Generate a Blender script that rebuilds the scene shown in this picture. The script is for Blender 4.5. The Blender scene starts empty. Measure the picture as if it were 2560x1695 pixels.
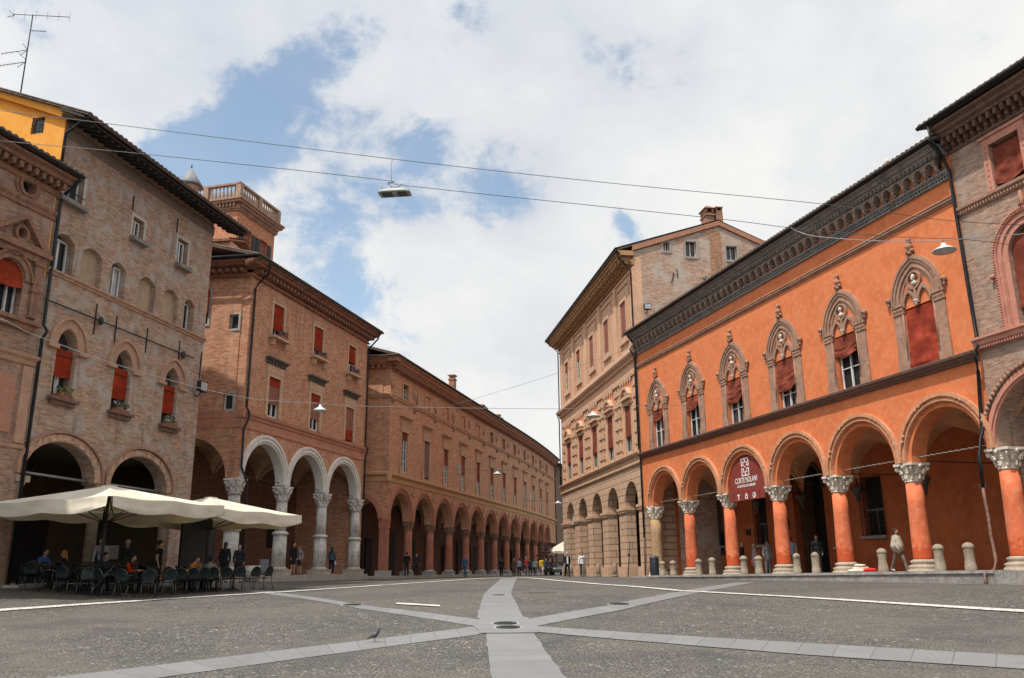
import bpy, bmesh, math, random
from math import sin, cos, pi, radians, sqrt, atan2
from mathutils import Vector, Matrix, noise
from mathutils.geometry import tessellate_polygon
random.seed(7)
scene = bpy.context.scene
COL = scene.collection
# ------------------------------------------------------------------ camera
cam = bpy.data.cameras.new('camera'); cam.sensor_width = 36.0; cam.lens = 36.0*2155.88/2560
cam.clip_start = 0.1; cam.clip_end = 4000
co = bpy.data.objects.new('camera', cam); COL.objects.link(co); scene.camera = co
PIT, ROL = radians(15.062), radians(-0.513)
_r0 = Vector((1,0,0)); _u0 = Vector((0,-sin(PIT),cos(PIT))); _f = Vector((0,cos(PIT),sin(PIT)))
_r = _r0*cos(ROL)+_u0*sin(ROL); _u = _u0*cos(ROL)-_r0*sin(ROL)
co.matrix_world = Matrix(((_r.x,_u.x,-_f.x,0),(_r.y,_u.y,-_f.y,0),(_r.z,_u.z,-_f.z,0),(0,0,0,1)))
scene.render.resolution_x = 1024; scene.render.resolution_y = 678
# ------------------------------------------------------------------ sun, sky, exposure
SUN_EL = radians(62); SUN_D = Vector((-0.70*cos(SUN_EL),-0.714*cos(SUN_EL),sin(SUN_EL))).normalized()
sl = bpy.data.lights.new('sun','SUN'); sl.energy = 3.5; sl.angle = radians(1.0); sl.color = (1.0,0.94,0.86)
so = bpy.data.objects.new('sun', sl); COL.objects.link(so); so.rotation_euler = SUN_D.to_track_quat('Z','Y').to_euler(); so.location = (0,0,60)
world = bpy.data.worlds.new('World'); scene.world = world; world.use_nodes = True
nt = world.node_tree; N = nt.nodes; L = nt.links; N.clear()
def wn(t, **k):
    n = N.new(t)
    for a, b in k.items(): setattr(n, a, b)
    return n
wo = wn('ShaderNodeOutputWorld'); bgS = wn('ShaderNodeBackground'); bgC = wn('ShaderNodeBackground'); mixw = wn('ShaderNodeMixShader')
sky = wn('ShaderNodeTexSky', sky_type='NISHITA'); sky.sun_disc = False; sky.sun_elevation = SUN_EL; sky.sun_rotation = atan2(-0.70,-0.714)
sky.air_density = 1.0; sky.dust_density = 0.6; sky.ozone_density = 1.6
tint = wn('ShaderNodeMix', data_type='RGBA', blend_type='MULTIPLY'); tint.inputs['Factor'].default_value = 1; L.new(sky.outputs[0], tint.inputs['A']); tint.inputs['B'].default_value = (.84,1.02,1.0,1); L.new(tint.outputs['Result'], bgS.inputs[0]); bgS.inputs[1].default_value = 0.15
tc = wn('ShaderNodeTexCoord')
def wmath(op, a, b=None, c=None, clamp=False):
    n = wn('ShaderNodeMath', operation=op); n.use_clamp = clamp
    for i, v in enumerate((a,b,c)):
        if v is None: continue
        if isinstance(v,(int,float)): n.inputs[i].default_value = v
        else: L.new(v, n.inputs[i])
    return n.outputs[0]
mp = wn('ShaderNodeMapping'); L.new(tc.outputs['Generated'], mp.inputs[0]); mp.inputs['Scale'].default_value = (1,1,1.35); mp.inputs['Location'].default_value = (3.1,1.7,0.4)
n1 = wn('ShaderNodeTexNoise'); n1.inputs['Scale'].default_value = 7.0; n1.inputs['Detail'].default_value = 9; n1.inputs['Roughness'].default_value = 0.63; n1.inputs['Distortion'].default_value = 0.15
L.new(mp.outputs[0], n1.inputs['Vector'])
n2 = wn('ShaderNodeTexNoise'); n2.inputs['Scale'].default_value = 2.6; n2.inputs['Detail'].default_value = 6; n2.inputs['Roughness'].default_value = 0.5
L.new(mp.outputs[0], n2.inputs['Vector'])
blue = None
# openings in the cloud deck: (direction, angular radius deg, strength)
GAPS = [((-0.321,1,0.576),3.8,.44),((-0.353,1,0.536),3.6,.6),((-0.273,1,0.608),3.0,.34),((-0.39,1,0.523),3,.5),((-0.25,1,0.659),2.6,.36),((-0.239,1,0.712),2.8,.36),((-0.414,1,0.502),3.0,.5),
        ((-0.039,1,0.471),4.2,.58),((-0.103,1,0.52),4.2,.56),((-0.139,1,0.451),2.8,.35),((-0.072,1,0.703),2.5,.45),((-0.206,1,0.398),4.0,.45),((-0.221,1,0.32),4.0,.42),((0.138,1,0.411),1.3,.6),((0.063,1,0.504),2,.15),
        ((0.454,1,0.705),2.5,.25),((0.596,1,0.673),2,.2),((-0.598,1,0.701),2.5,.2),((-0.455,1,0.468),2.2,.3),((-0.099,1,0.281),4,.15),((-1.2,0.3,0.9),22,0.5),((1.2,-0.6,0.8),20,0.5)]
for d, rad, st in GAPS:
    v = Vector(d).normalized()
    dp = wn('ShaderNodeVectorMath', operation='DOT_PRODUCT'); L.new(tc.outputs['Generated'], dp.inputs[0]); dp.inputs[1].default_value = v
    a = wmath('ARCCOSINE', dp.outputs['Value'])
    t = wmath('DIVIDE', a, radians(rad)); t = wmath('MULTIPLY', t, t); g = wmath('EXPONENT', wmath('MULTIPLY', t, -1.0)); g = wmath('MULTIPLY', g, st)
    blue = g if blue is None else wmath('ADD', blue, g)
blue = wmath('MULTIPLY', blue, wmath('ADD', wmath('MULTIPLY', n2.outputs['Fac'], 1.3), 0.35))
blue = wmath('MINIMUM', blue, 0.95)
dps = wn('ShaderNodeVectorMath', operation='DOT_PRODUCT'); L.new(tc.outputs['Generated'], dps.inputs[0]); dps.inputs[1].default_value = SUN_D
ts = wmath('DIVIDE', wmath('ARCCOSINE', dps.outputs['Value']), radians(42)); glow = wmath('EXPONENT', wmath('MULTIPLY', wmath('MULTIPLY', ts, ts), -1.0))
cl = wmath('MULTIPLY', wmath('SUBTRACT', n1.outputs['Fac'], 0.5), 4.4)
cl = wmath('ADD', cl, 1.34); cl = wmath('SUBTRACT', cl, wmath('MULTIPLY', blue, 1.75))
cr = wn('ShaderNodeMapRange'); cr.interpolation_type = 'SMOOTHSTEP'; L.new(cl, cr.inputs['Value'])
cr.inputs['From Min'].default_value = 0.1; cr.inputs['From Max'].default_value = 0.78; cr.inputs['To Min'].default_value = 0.30; cr.inputs['To Max'].default_value = 1.0
ramp = wn('ShaderNodeValToRGB'); L.new(wmath('ADD', wmath('MULTIPLY', n2.outputs['Fac'],0.7), wmath('MULTIPLY', n1.outputs['Fac'],0.3)), ramp.inputs[0])
e = ramp.color_ramp.elements; e[0].position = 0.34; e[0].color = (0.60,0.64,0.71,1); e[1].position = 0.62; e[1].color = (0.90,0.895,0.88,1)
L.new(ramp.outputs[0], bgC.inputs[0]); L.new(wmath('MULTIPLY', wmath('ADD', wmath('MULTIPLY', glow, 1.1), 1.0), 0.86), bgC.inputs[1])   # thin cloud is brighter round the sun
L.new(cr.outputs[0], mixw.inputs[0]); L.new(bgS.outputs[0], mixw.inputs[1]); L.new(bgC.outputs[0], mixw.inputs[2]); L.new(mixw.outputs[0], wo.inputs[0])
vs = scene.view_settings; vs.view_transform = 'Standard'; vs.look = 'None'; vs.exposure = 0.25; vs.gamma = 1.0
scene.render.engine = 'CYCLES'
scene.cycles.max_bounces = 6; scene.cycles.diffuse_bounces = 4; scene.cycles.caustics_reflective = False; scene.cycles.caustics_refractive = False

# ------------------------------------------------------------------ object helpers
def tag(o, label=None, cat=None, group=None, kind=None):
    if label: o['label'] = label
    if cat: o['category'] = cat
    if group: o['group'] = group
    if kind: o['kind'] = kind
    return o
def empty(name, loc=(0,0,0), xdir=None, rz=0.0, **k):
    o = bpy.data.objects.new(name, None); COL.objects.link(o); o.empty_display_size = 0.3
    if xdir is not None: rz = atan2(xdir[1], xdir[0])
    o.location = loc; o.rotation_euler = (0,0,rz); o['label'] = ''
    del o['label']
    return tag(o, **k)
DEFORM = None
class MB:
    def __init__(s): s.v = []; s.f = []; s.sm = []
    def add(s, vs, fs, smooth=False):
        n = len(s.v); s.v += [tuple(v) for v in vs]
        for f in fs: s.f.append(tuple(i+n for i in f)); s.sm.append(smooth)
        return s
    def box(s, x0,x1,y0,y1,z0,z1):
        return s.add([(x0,y0,z0),(x1,y0,z0),(x1,y1,z0),(x0,y1,z0),(x0,y0,z1),(x1,y0,z1),(x1,y1,z1),(x0,y1,z1)],
              [(0,3,2,1),(4,5,6,7),(0,1,5,4),(1,2,6,5),(2,3,7,6),(3,0,4,7)])
    def obox(s, c, u, v, w):   # oriented box: centre + half vectors
        c,u,v,w = map(Vector,(c,u,v,w)); P = [c+a*u+b*v+d*w for d in (-1,1) for a,b in ((-1,-1),(1,-1),(1,1),(-1,1))]
        return s.add(P,[(0,3,2,1),(4,5,6,7),(0,1,5,4),(1,2,6,5),(2,3,7,6),(3,0,4,7)])
    def plate(s, outer, holes, y0, y1):    # polygon with holes in XZ, from y0 (front) to y1
        loops = [outer]+list(holes); flat = [p for l in loops for p in l]; n = len(flat)
        tri = tessellate_polygon([[Vector((p[0],p[1],0)) for p in l] for l in loops])
        V = [(p[0],y0,p[1]) for p in flat]+[(p[0],y1,p[1]) for p in flat]; Fc = []
        for a,b,c in tri:
            A,B,Cc = flat[a],flat[b],flat[c]
            ar = (B[0]-A[0])*(Cc[1]-A[1])-(Cc[0]-A[0])*(B[1]-A[1])
            if abs(ar) < 1e-9: continue
            if ar < 0: b,c = c,b
            Fc.append((a,b,c)); Fc.append((c+n,b+n,a+n))
        k = 0
        for li,l in enumerate(loops):
            m = len(l); ar = sum(l[i][0]*l[(i+1)%m][1]-l[(i+1)%m][0]*l[i][1] for i in range(m))
            ccw = ar > 0
            for i in range(m):
                a = k+i; b = k+(i+1)%m
                q = (a,a+n,b+n,b)
                if (li == 0) != ccw: q = q[::-1]
                Fc.append(q)
            k += m
        return s.add(V,Fc)
    def extr(s, prof, x0, x1, caps=True):   # profile [(y,z)...] along x
        n = len(prof); V = [(x0,p[0],p[1]) for p in prof]+[(x1,p[0],p[1]) for p in prof]
        Fc = [(i,(i+1)%n,(i+1)%n+n,i+n) for i in range(n)]
        if caps: Fc += [tuple(range(n))[::-1], tuple(range(n,2*n))]
        return s.add(V,Fc)
    def lathe(s, prof, c=(0,0), n=20, flutes=0, fd=0.0, smooth=True):  # [(r,z)]
        V = []; Fc = []
        for r,z in prof:
            for i in range(n):
                a = 2*pi*i/n; rr = r*(1-fd*(0.5+0.5*cos(flutes*a))) if flutes else r
                V.append((c[0]+rr*cos(a), c[1]+rr*sin(a), z))
        for j in range(len(prof)-1):
            for i in range(n):
                a = j*n+i; b = j*n+(i+1)%n; Fc.append((a,b,b+n,a+n))
        Fc.append(tuple(range(n))[::-1]); Fc.append(tuple((len(prof)-1)*n+i for i in range(n)))
        return s.add(V,Fc,smooth)
    def tube(s, pts, r, n=6, smooth=True):
        pts = [Vector(p) for p in pts]; V = []; Fc = []
        rs = r if isinstance(r,(list,tuple)) else [r]*len(pts)
        for i,p in enumerate(pts):
            d = (pts[min(i+1,len(pts)-1)]-pts[max(i-1,0)]).normalized()
            up = Vector((0,0,1)) if abs(d.z) < 0.9 else Vector((1,0,0))
            a = d.cross(up).normalized(); b = a.cross(d)
            for k in range(n): t = 2*pi*k/n; V.append(p+(a*cos(t)+b*sin(t))*rs[i])
        for j in range(len(pts)-1):
            for k in range(n):
                a = j*n+k; b = j*n+(k+1)%n; Fc.append((a,a+n,b+n,b))
        Fc.append(tuple(range(n))); Fc.append(tuple((len(pts)-1)*n+k for k in range(n))[::-1])
        return s.add(V,Fc,smooth)
    def ball(s, c, r, n=10, m=7, rot=None):
        if isinstance(r,(int,float)): r = (r,r,r)
        V = [];Fc = []
        for j in range(1,m):
            ph = pi*j/m
            for i in range(n):
                t = 2*pi*i/n; p = Vector((r[0]*sin(ph)*cos(t), r[1]*sin(ph)*sin(t), r[2]*cos(ph)))
                if rot: p = rot @ p
                V.append(Vector(c)+p)
        tp = Vector((0,0,r[2])); 
        if rot: tp = rot @ tp
        V.append(Vector(c)+tp); V.append(Vector(c)-tp); T = len(V)-2
        for j in range(m-2):
            for i in range(n):
                a = j*n+i; b = j*n+(i+1)%n; Fc.append((a,a+n,b+n,b))
        for i in range(n):
            Fc.append((T,i,(i+1)%n)); Fc.append((T+1,(m-2)*n+(i+1)%n,(m-2)*n+i))
        return s.add(V,Fc,True)
    def ring(s, xc, zc, r0, r1, y0, y1, a0=0.0, a1=pi, n=28, clamp=None, ez=1.0):  # arch band in XZ
        V = []; Fc = []
        for i in range(n+1):
            a = a0+(a1-a0)*i/n
            for r,y in ((r0,y0),(r1,y0),(r1,y1),(r0,y1)):
                x = r*cos(a)
                if clamp: x = max(-clamp,min(clamp,x))
                V.append((xc+x, y, zc+r*sin(a)*ez))
        for i in range(n):
            for k in range(4):
                a = i*4+k; b = i*4+(k+1)%4; Fc.append((a,b,b+4,a+4))
        Fc.append((3,2,1,0)); Fc.append((n*4,n*4+1,n*4+2,n*4+3))
        return s.add(V,Fc)
    def band(s, inner, outer, y0, y1):   # band between two equal-length polylines in XZ
        n = len(inner); V = []; Fc = []
        for i in range(n):
            V += [(inner[i][0],y0,inner[i][1]),(outer[i][0],y0,outer[i][1]),(outer[i][0],y1,outer[i][1]),(inner[i][0],y1,inner[i][1])]
        for i in range(n-1):
            for k in range(4):
                a = i*4+k; b = i*4+(k+1)%4; Fc.append((a,b,b+4,a+4))
        Fc.append((3,2,1,0)); Fc.append(((n-1)*4,(n-1)*4+1,(n-1)*4+2,(n-1)*4+3))
        return s.add(V,Fc)
    def grid(s, nu, nv, fn, smooth=True):
        V = [fn(i/nu,j/nv) for j in range(nv+1) for i in range(nu+1)]
        Fc = [(j*(nu+1)+i, j*(nu+1)+i+1, (j+1)*(nu+1)+i+1, (j+1)*(nu+1)+i) for j in range(nv) for i in range(nu)]
        return s.add(V,Fc,smooth)
    def build(s, name, mat, parent=None, **k):
        me = bpy.data.meshes.new(name)
        V = s.v if DEFORM is None else [DEFORM(v) for v in s.v]
        me.from_pydata(V,[],s.f); me.polygons.foreach_set('use_smooth', s.sm)
        bm = bmesh.new(); bm.from_mesh(me); bmesh.ops.recalc_face_normals(bm, faces=bm.faces); bm.to_mesh(me); bm.free()
        me.materials.append(mat); me.update()
        o = bpy.data.objects.new(name, me); COL.objects.link(o)
        if parent is not None: o.parent = parent
        return tag(o, **k)
def dup(o, parent=None):
    c = o.copy(); COL.objects.link(c); c.parent = parent
    for ch in list(o.children): dup(ch, c)
    return c
def arcpts(xc, zc, r, a0=pi, a1=0.0, n=24, ez=1.0): return [(xc+r*cos(a0+(a1-a0)*i/n), zc+r*sin(a0+(a1-a0)*i/n)*ez) for i in range(n+1)]
def gothic(xc, zs, hw, rise, n=12):   # pointed arch outline left spring -> apex -> right spring
    R = (hw*hw+rise*rise)/(2*hw); P = []
    am = math.acos((R-hw)/R)
    for i in range(n+1): a = pi-am*i/n; P.append((xc-hw+R+R*cos(a), zs+R*sin(a)))
    for i in range(n-1,-1,-1): a = am*i/n; P.append((xc+hw-R+R*cos(a), zs+R*sin(a)))
    return P
def rect(x0,x1,z0,z1): return [(x0,z0),(x1,z0),(x1,z1),(x0,z1)]

# ------------------------------------------------------------------ materials
MATS = {}
def newmat(name):
    m = bpy.data.materials.new(name); m.use_nodes = True; t = m.node_tree
    return m, t, t.nodes, t.links, t.nodes['Principled BSDF']
def rgb(c): return (c[0],c[1],c[2],1)
def noisen(N, L, vec, scale, detail=4, rough=0.55, dist=0.0):
    n = N.new('ShaderNodeTexNoise'); n.inputs['Scale'].default_value = scale; n.inputs['Detail'].default_value = detail
    n.inputs['Roughness'].default_value = rough; n.inputs['Distortion'].default_value = dist; L.new(vec, n.inputs['Vector']); return n.outputs['Fac']
def mixc(N, L, fac, a, b, mode='MIX'):
    m = N.new('ShaderNodeMix'); m.data_type = 'RGBA'; m.blend_type = mode
    for s, v in ((m.inputs['Factor'],fac),(m.inputs['A'],a),(m.inputs['B'],b)):
        if isinstance(v,(int,float)): s.default_value = v
        elif isinstance(v,tuple): s.default_value = rgb(v)
        else: L.new(v, s)
    return m.outputs['Result']
def mrange(N, L, v, a, b, c=0.0, d=1.0, smooth=True):
    m = N.new('ShaderNodeMapRange'); m.interpolation_type = 'SMOOTHSTEP' if smooth else 'LINEAR'
    L.new(v, m.inputs['Value']); m.inputs['From Min'].default_value = a; m.inputs['From Max'].default_value = b
    m.inputs['To Min'].default_value = c; m.inputs['To Max'].default_value = d; return m.outputs[0]
def bump(N, L, h, bs, st=0.3, dist=0.02):
    b = N.new('ShaderNodeBump'); b.inputs['Strength'].default_value = st; b.inputs['Distance'].default_value = dist
    L.new(h, b.inputs['Height']); L.new(b.outputs[0], bs.inputs['Normal'])
def wallvec(N, L):
    tc = N.new('ShaderNodeTexCoord'); sp = N.new('ShaderNodeSeparateXYZ'); L.new(tc.outputs['Object'], sp.inputs[0])
    ad = N.new('ShaderNodeMath'); ad.operation = 'ADD'; L.new(sp.outputs[0], ad.inputs[0]); L.new(sp.outputs[1], ad.inputs[1])
    cb = N.new('ShaderNodeCombineXYZ'); L.new(ad.outputs[0], cb.inputs[0]); L.new(sp.outputs[2], cb.inputs[1])
    return tc.outputs['Object'], cb.outputs[0], sp.outputs[2]
def brick(name, c1, c2, mortar, patch=None, pamt=0.5, bw=0.28, bh=0.075, dirt=(0.12,0.09,0.075), damt=0.5, pscale=0.35, mort=0.012):
    if name in MATS: return MATS[name]
    gn = lambda c, g: tuple(min(.8,x*g) for x in c)
    c1, c2, mortar, dirt = gn(c1,2.1), gn(c2,.85), gn(mortar,1.55), gn(dirt,1.2); patch = gn(patch,1.6) if patch else None
    m, t, N, L, bs = newmat(name); obj, wv, z = wallvec(N, L)
    b = N.new('ShaderNodeTexBrick'); b.inputs['Scale'].default_value = 1.0; b.inputs['Brick Width'].default_value = bw; b.inputs['Row Height'].default_value = bh
    b.inputs['Mortar Size'].default_value = mort; b.inputs['Mortar Smooth'].default_value = 0.3; b.inputs['Bias'].default_value = 0.0
    b.inputs['Color1'].default_value = rgb(c1); b.inputs['Color2'].default_value = rgb(c2); b.inputs['Mortar'].default_value = rgb(mortar)
    L.new(wv, b.inputs['Vector'])
    c = b.outputs['Color']
    mpn = N.new('ShaderNodeMapping'); mpn.inputs['Scale'].default_value = (1.6,6.0,1); L.new(wv, mpn.inputs[0])
    f1 = noisen(N,L,mpn.outputs[0],1.3,5,0.6)
    c = mixc(N,L, mrange(N,L,f1,0.35,0.7,0,0.55), c, tuple(x*0.72 for x in c1))
    f1b = noisen(N,L,mpn.outputs[0],2.9,4,0.7)
    mpg = N.new('ShaderNodeMapping'); mpg.inputs['Scale'].default_value = (3.2,11.0,1); L.new(wv, mpg.inputs[0])
    mph = N.new('ShaderNodeMapping'); mph.inputs['Scale'].default_value = (2.1,8.5,1); L.new(wv, mph.inputs[0]); fh = noisen(N,L,mph.outputs[0],1.0,6,0.8)
    c = mixc(N,L, mrange(N,L,fh,0.36,0.50,0.75,0), c, tuple(x*0.33 for x in c1)); c = mixc(N,L, mrange(N,L,fh,0.55,0.68,0,0.4), c, (min(.8,c1[0]*1.05),c1[1]*1.05,c1[2]*.95))
    fg = noisen(N,L,mpg.outputs[0],1.0,5,0.75); c = mixc(N,L, mrange(N,L,fg,0.34,0.49,0.85,0), c, tuple(x*0.45 for x in c1)); c = mixc(N,L, mrange(N,L,fg,0.54,0.70,0,0.6), c, mortar)
    c = mixc(N,L, mrange(N,L,f1b,0.5,0.75,0,0.45), c, tuple(min(1,x*1.35) for x in c2))
    if patch:
        f2 = noisen(N,L,obj,pscale*2.2,7,0.62,0.4)
        c = mixc(N,L, mrange(N,L,f2,0.46,0.64,0,pamt), c, patch)
    mp2 = N.new('ShaderNodeMapping'); mp2.inputs['Scale'].default_value = (2.2,0.25,1); L.new(wv, mp2.inputs[0])
    f3 = noisen(N,L,mp2.outputs[0],1.2,6,0.6)
    c = mixc(N,L, mrange(N,L,f3,0.52,0.78,0,damt), c, dirt)
    L.new(c, bs.inputs['Base Color']); bs.inputs['Roughness'].default_value = 0.9; bs.inputs['Specular IOR Level'].default_value = 0.2
    h = mixc(N,L,0.5,b.outputs['Fac'],f1b); bump(N,L,h,bs,0.45,0.015)
    MATS[name] = m; return m
def plaster(name, c, c2=None, c3=None, scale=0.7, rough=0.9, dirt=None, damt=0.4, bst=0.25, vert=False, wet=None, dsc=1.3):
    if name in MATS: return MATS[name]
    m, t, N, L, bs = newmat(name); obj, wv, z = wallvec(N, L)
    gn = lambda c: tuple(min(.82,x*1.28) for x in c)
    c = gn(c); c2 = gn(c2) if c2 else None; c3 = gn(c3) if c3 else None; dirt = gn(dirt) if dirt else None
    c2 = c2 or tuple(x*0.8 for x in c); c3 = c3 or tuple(min(1,x*1.18) for x in c)
    f1 = noisen(N,L,obj,scale,8,0.65,0.5); f2 = noisen(N,L,obj,scale*4.3,6,0.6,0.3)
    k = mixc(N,L, mrange(N,L,f1,0.38,0.64), c, c2)
    k = mixc(N,L, mrange(N,L,f2,0.45,0.7,0,0.65), k, c3)
    f4 = noisen(N,L,obj,scale*16,4,0.7); k = mixc(N,L, mrange(N,L,f4,0.35,0.7,0,0.22), k, tuple(x*0.75 for x in c))
    if dirt:
        mp2 = N.new('ShaderNodeMapping'); mp2.inputs['Scale'].default_value = (2.0,0.3,1); L.new(wv, mp2.inputs[0])
        f3 = noisen(N,L,mp2.outputs[0],dsc,7,0.65)
        k = mixc(N,L, mrange(N,L,f3,0.48,0.75,0,damt), k, dirt)
    if wet:   # repainted / damp band with a ragged edge near the foot: (z_top, colour)
        ad = N.new('ShaderNodeMath'); ad.operation = 'MULTIPLY_ADD'; L.new(f2, ad.inputs[0]); ad.inputs[1].default_value = 1.6; L.new(z, ad.inputs[2])
        k = mixc(N,L, mrange(N,L,ad.outputs[0],wet[0]+0.75,wet[0]+0.35,0,0.9), k, wet[1])
    L.new(k, bs.inputs['Base Color']); bs.inputs['Roughness'].default_value = rough; bs.inputs['Specular IOR Level'].default_value = 0.25
    h = mixc(N,L,0.5,f2,f4); bump(N,L,h,bs,bst,0.02); MATS[name] = m; return m
def rusticated(name, c, joint, w=1.35, h=0.46, j=0.03):
    if name in MATS: return MATS[name]
    m, t, N, L, bs = newmat(name); obj, wv, z = wallvec(N, L)
    b = N.new('ShaderNodeTexBrick'); b.inputs['Scale'].default_value = 1.0; b.inputs['Brick Width'].default_value = w; b.inputs['Row Height'].default_value = h
    b.inputs['Mortar Size'].default_value = j; b.inputs['Mortar Smooth'].default_value = 0.2
    b.inputs['Color1'].default_value = rgb(c); b.inputs['Color2'].default_value = rgb(tuple(x*0.86 for x in c)); b.inputs['Mortar'].default_value = rgb(joint); L.new(wv, b.inputs['Vector'])
    f1 = noisen(N,L,obj,1.1,7,0.65,0.3); k = mixc(N,L, mrange(N,L,f1,0.4,0.68,0,0.5), b.outputs['Color'], tuple(x*0.74 for x in c))
    L.new(k, bs.inputs['Base Color']); bs.inputs['Roughness'].default_value = 0.9
    inv = N.new('ShaderNodeMath'); inv.operation = 'SUBTRACT'; inv.inputs[0].default_value = 1.0; L.new(b.outputs['Fac'], inv.inputs[1])
    bump(N,L,inv.outputs[0],bs,0.9,0.05); MATS[name] = m; return m
def simple(name, c, rough=0.6, metal=0.0, var=0.15, scale=3.0, spec=0.4, trans=0.0):
    if name in MATS: return MATS[name]
    m, t, N, L, bs = newmat(name); tc = N.new('ShaderNodeTexCoord')
    f = noisen(N,L,tc.outputs['Object'],scale,5,0.6)
    k = mixc(N,L, mrange(N,L,f,0.35,0.7), tuple(x*(1-var) for x in c), tuple(min(1,x*(1+var)) for x in c))
    L.new(k, bs.inputs['Base Color']); bs.inputs['Roughness'].default_value = rough; bs.inputs['Metallic'].default_value = metal; bs.inputs['Specular IOR Level'].default_value = spec
    bump(N,L,f,bs,0.12,0.01); MATS[name] = m
    if trans:
        tr = N.new('ShaderNodeBsdfTranslucent'); L.new(k, tr.inputs[0]); mx = N.new('ShaderNodeMixShader'); mx.inputs[0].default_value = trans
        out = N['Material Output'] if 'Material Output' in N else [n for n in N if n.type == 'OUTPUT_MATERIAL'][0]
        L.new(bs.outputs[0], mx.inputs[1]); L.new(tr.outputs[0], mx.inputs[2]); L.new(mx.outputs[0], out.inputs[0])
    return m
M_glass = simple('window glass', (0.035,0.04,0.045), 0.08, 0, 0.1, 1.0, 0.6)
M_dark = simple('dark interior', (0.012,0.011,0.010), 0.8)
M_iron = simple('dark iron', (0.035,0.037,0.04), 0.55, 0.4, 0.3)
M_gutter = simple('gutter metal', (0.022,0.025,0.028), 0.5, 0.5, 0.3)
M_white = simple('white painted wood', (0.62,0.62,0.6), 0.5)
M_brownwood = simple('brown wood', (0.16,0.085,0.05), 0.6)
M_red = simple('red awning cloth', (0.36,0.045,0.018), 0.85, 0, 0.22, 2.0, 0.1, 0.25)
M_redd = simple('faded brown red awning cloth', (0.27,0.068,0.042), 0.85, 0, 0.35, 1.4, 0.1, 0.2)
M_tile = plaster('roof tiles', (0.10,0.075,0.06), (0.05,0.042,0.038), (0.20,0.125,0.09), 1.8)
M_tilered = plaster('red roof tiles', (0.26,0.13,0.08), (0.15,0.09,0.06), (0.4,0.22,0.14), 2.2)
M_terra = plaster('terracotta trim', (0.30,0.175,0.12), (0.21,0.125,0.09), (0.38,0.235,0.165), 1.6, dirt=(0.09,0.07,0.06), damt=0.4)
M_marble = plaster('weathered pale stone', (0.56,0.50,0.41), (0.42,0.37,0.30), (0.66,0.61,0.52), 3.0, dirt=(0.2,0.17,0.14), damt=0.4)
M_bust = simple('white marble', (0.54,0.49,0.41), 0.6)
M_ivault = plaster('vault plaster', (0.42,0.27,0.16), None, None, 0.6)

# ------------------------------------------------------------------ building parts
def quad_strip_roof(parent, x0, x1, ye, ze, yr, zr, mat=None, yb=None, zb=None, thick=0.10, per=0.26, name='roof'):
    ye -= .09; ze += .06
    b = MB(); n = int((x1-x0)/per)*6
    def row(y, z): return [(x0+(x1-x0)*i/n, y, z+0.085*abs(sin(pi*((x1-x0)*i/n)/per))**.8) for i in range(n+1)]
    A = row(ye,ze); B = row(yr,zr); V = A+B; m = n+1
    Fc = [(i,i+1,i+1+m,i+m) for i in range(n)]
    # front lip of the tiles
    lo = [(p[0],p[1],ze-0.03) for p in A]; k = len(V); V += lo; Fc += [(i,i+1,k+i+1,k+i) for i in range(n)]
    if yb is not None:
        Cc = row(yb,zb); k2 = len(V); V += Cc; Fc += [(m+i,m+i+1,k2+i+1,k2+i) for i in range(n)]
    b.add(V,Fc)
    sl = (zr-ze)/(yr-ye)
    b.extr([(ye+0.02,ze-0.03),(yr,zr-0.03),(yr,zr-0.03-thick),(ye+0.02,ze-0.03-thick)],x0,x1)
    if yb is not None: b.extr([(yr+0.003,zr-0.03),(yb,zb-0.03),(yb,zb-0.03-thick),(yr+0.003,zr-0.03-thick)],x0,x1)
    return b.build(name, mat or M_tile, parent)
def gutter(parent, x0, x1, y, z, r=0.09):
    b = MB(); P = [(y-r*cos(pi*i/8), z-r*sin(pi*i/8)) for i in range(9)]; Q = [(y+(r-0.015)*cos(pi*i/8), z-(r-0.015)*sin(pi*i/8)) for i in range(9)]
    b.extr(P+Q,x0,x1); return b.build('gutter', M_gutter, parent)
def downpipe(parent, pts, r=0.055, name='downpipe', mat=None):
    b = MB(); b.tube(pts,r,8)
    return b.build(name, mat or M_gutter, parent)
def modill(b, x0, x1, step, w, y0, y1, z0, z1):
    n = int((x1-x0)/step)
    for i in range(n+1):
        x = x0+(x1-x0)*(i+0.5)/(n+1); b.box(x-w/2,x+w/2,y0,y1,z0,z1)
def vault(parent, bays, zs, r, y0, y1, mat, rw=None, apex=None):
    # groin vault: each bay is the union of two crossing barrels
    b = MB(); D = y1-y0; rw = rw or r
    for (xa, xb) in bays:
        xm = (xa+xb)/2; h = (xb-xa)/2
        def fn(u,v,xa=xa,xb=xb):
            x = xa+(xb-xa)*u; y = y0+D*v; e = (apex or r)
            a = sqrt(max(0,1-((u-0.5)*2)**2)); c = sqrt(max(0,1-((v-0.5)*2)**2))
            return (x,y,zs+e*max(a,c))
        b.grid(24,20,fn)
    b.box(bays[0][0],bays[-1][1],y0,y1,zs+(apex or r)+0.05,zs+(apex or r)+0.2)
    return b.build('vault', mat, parent)
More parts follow.
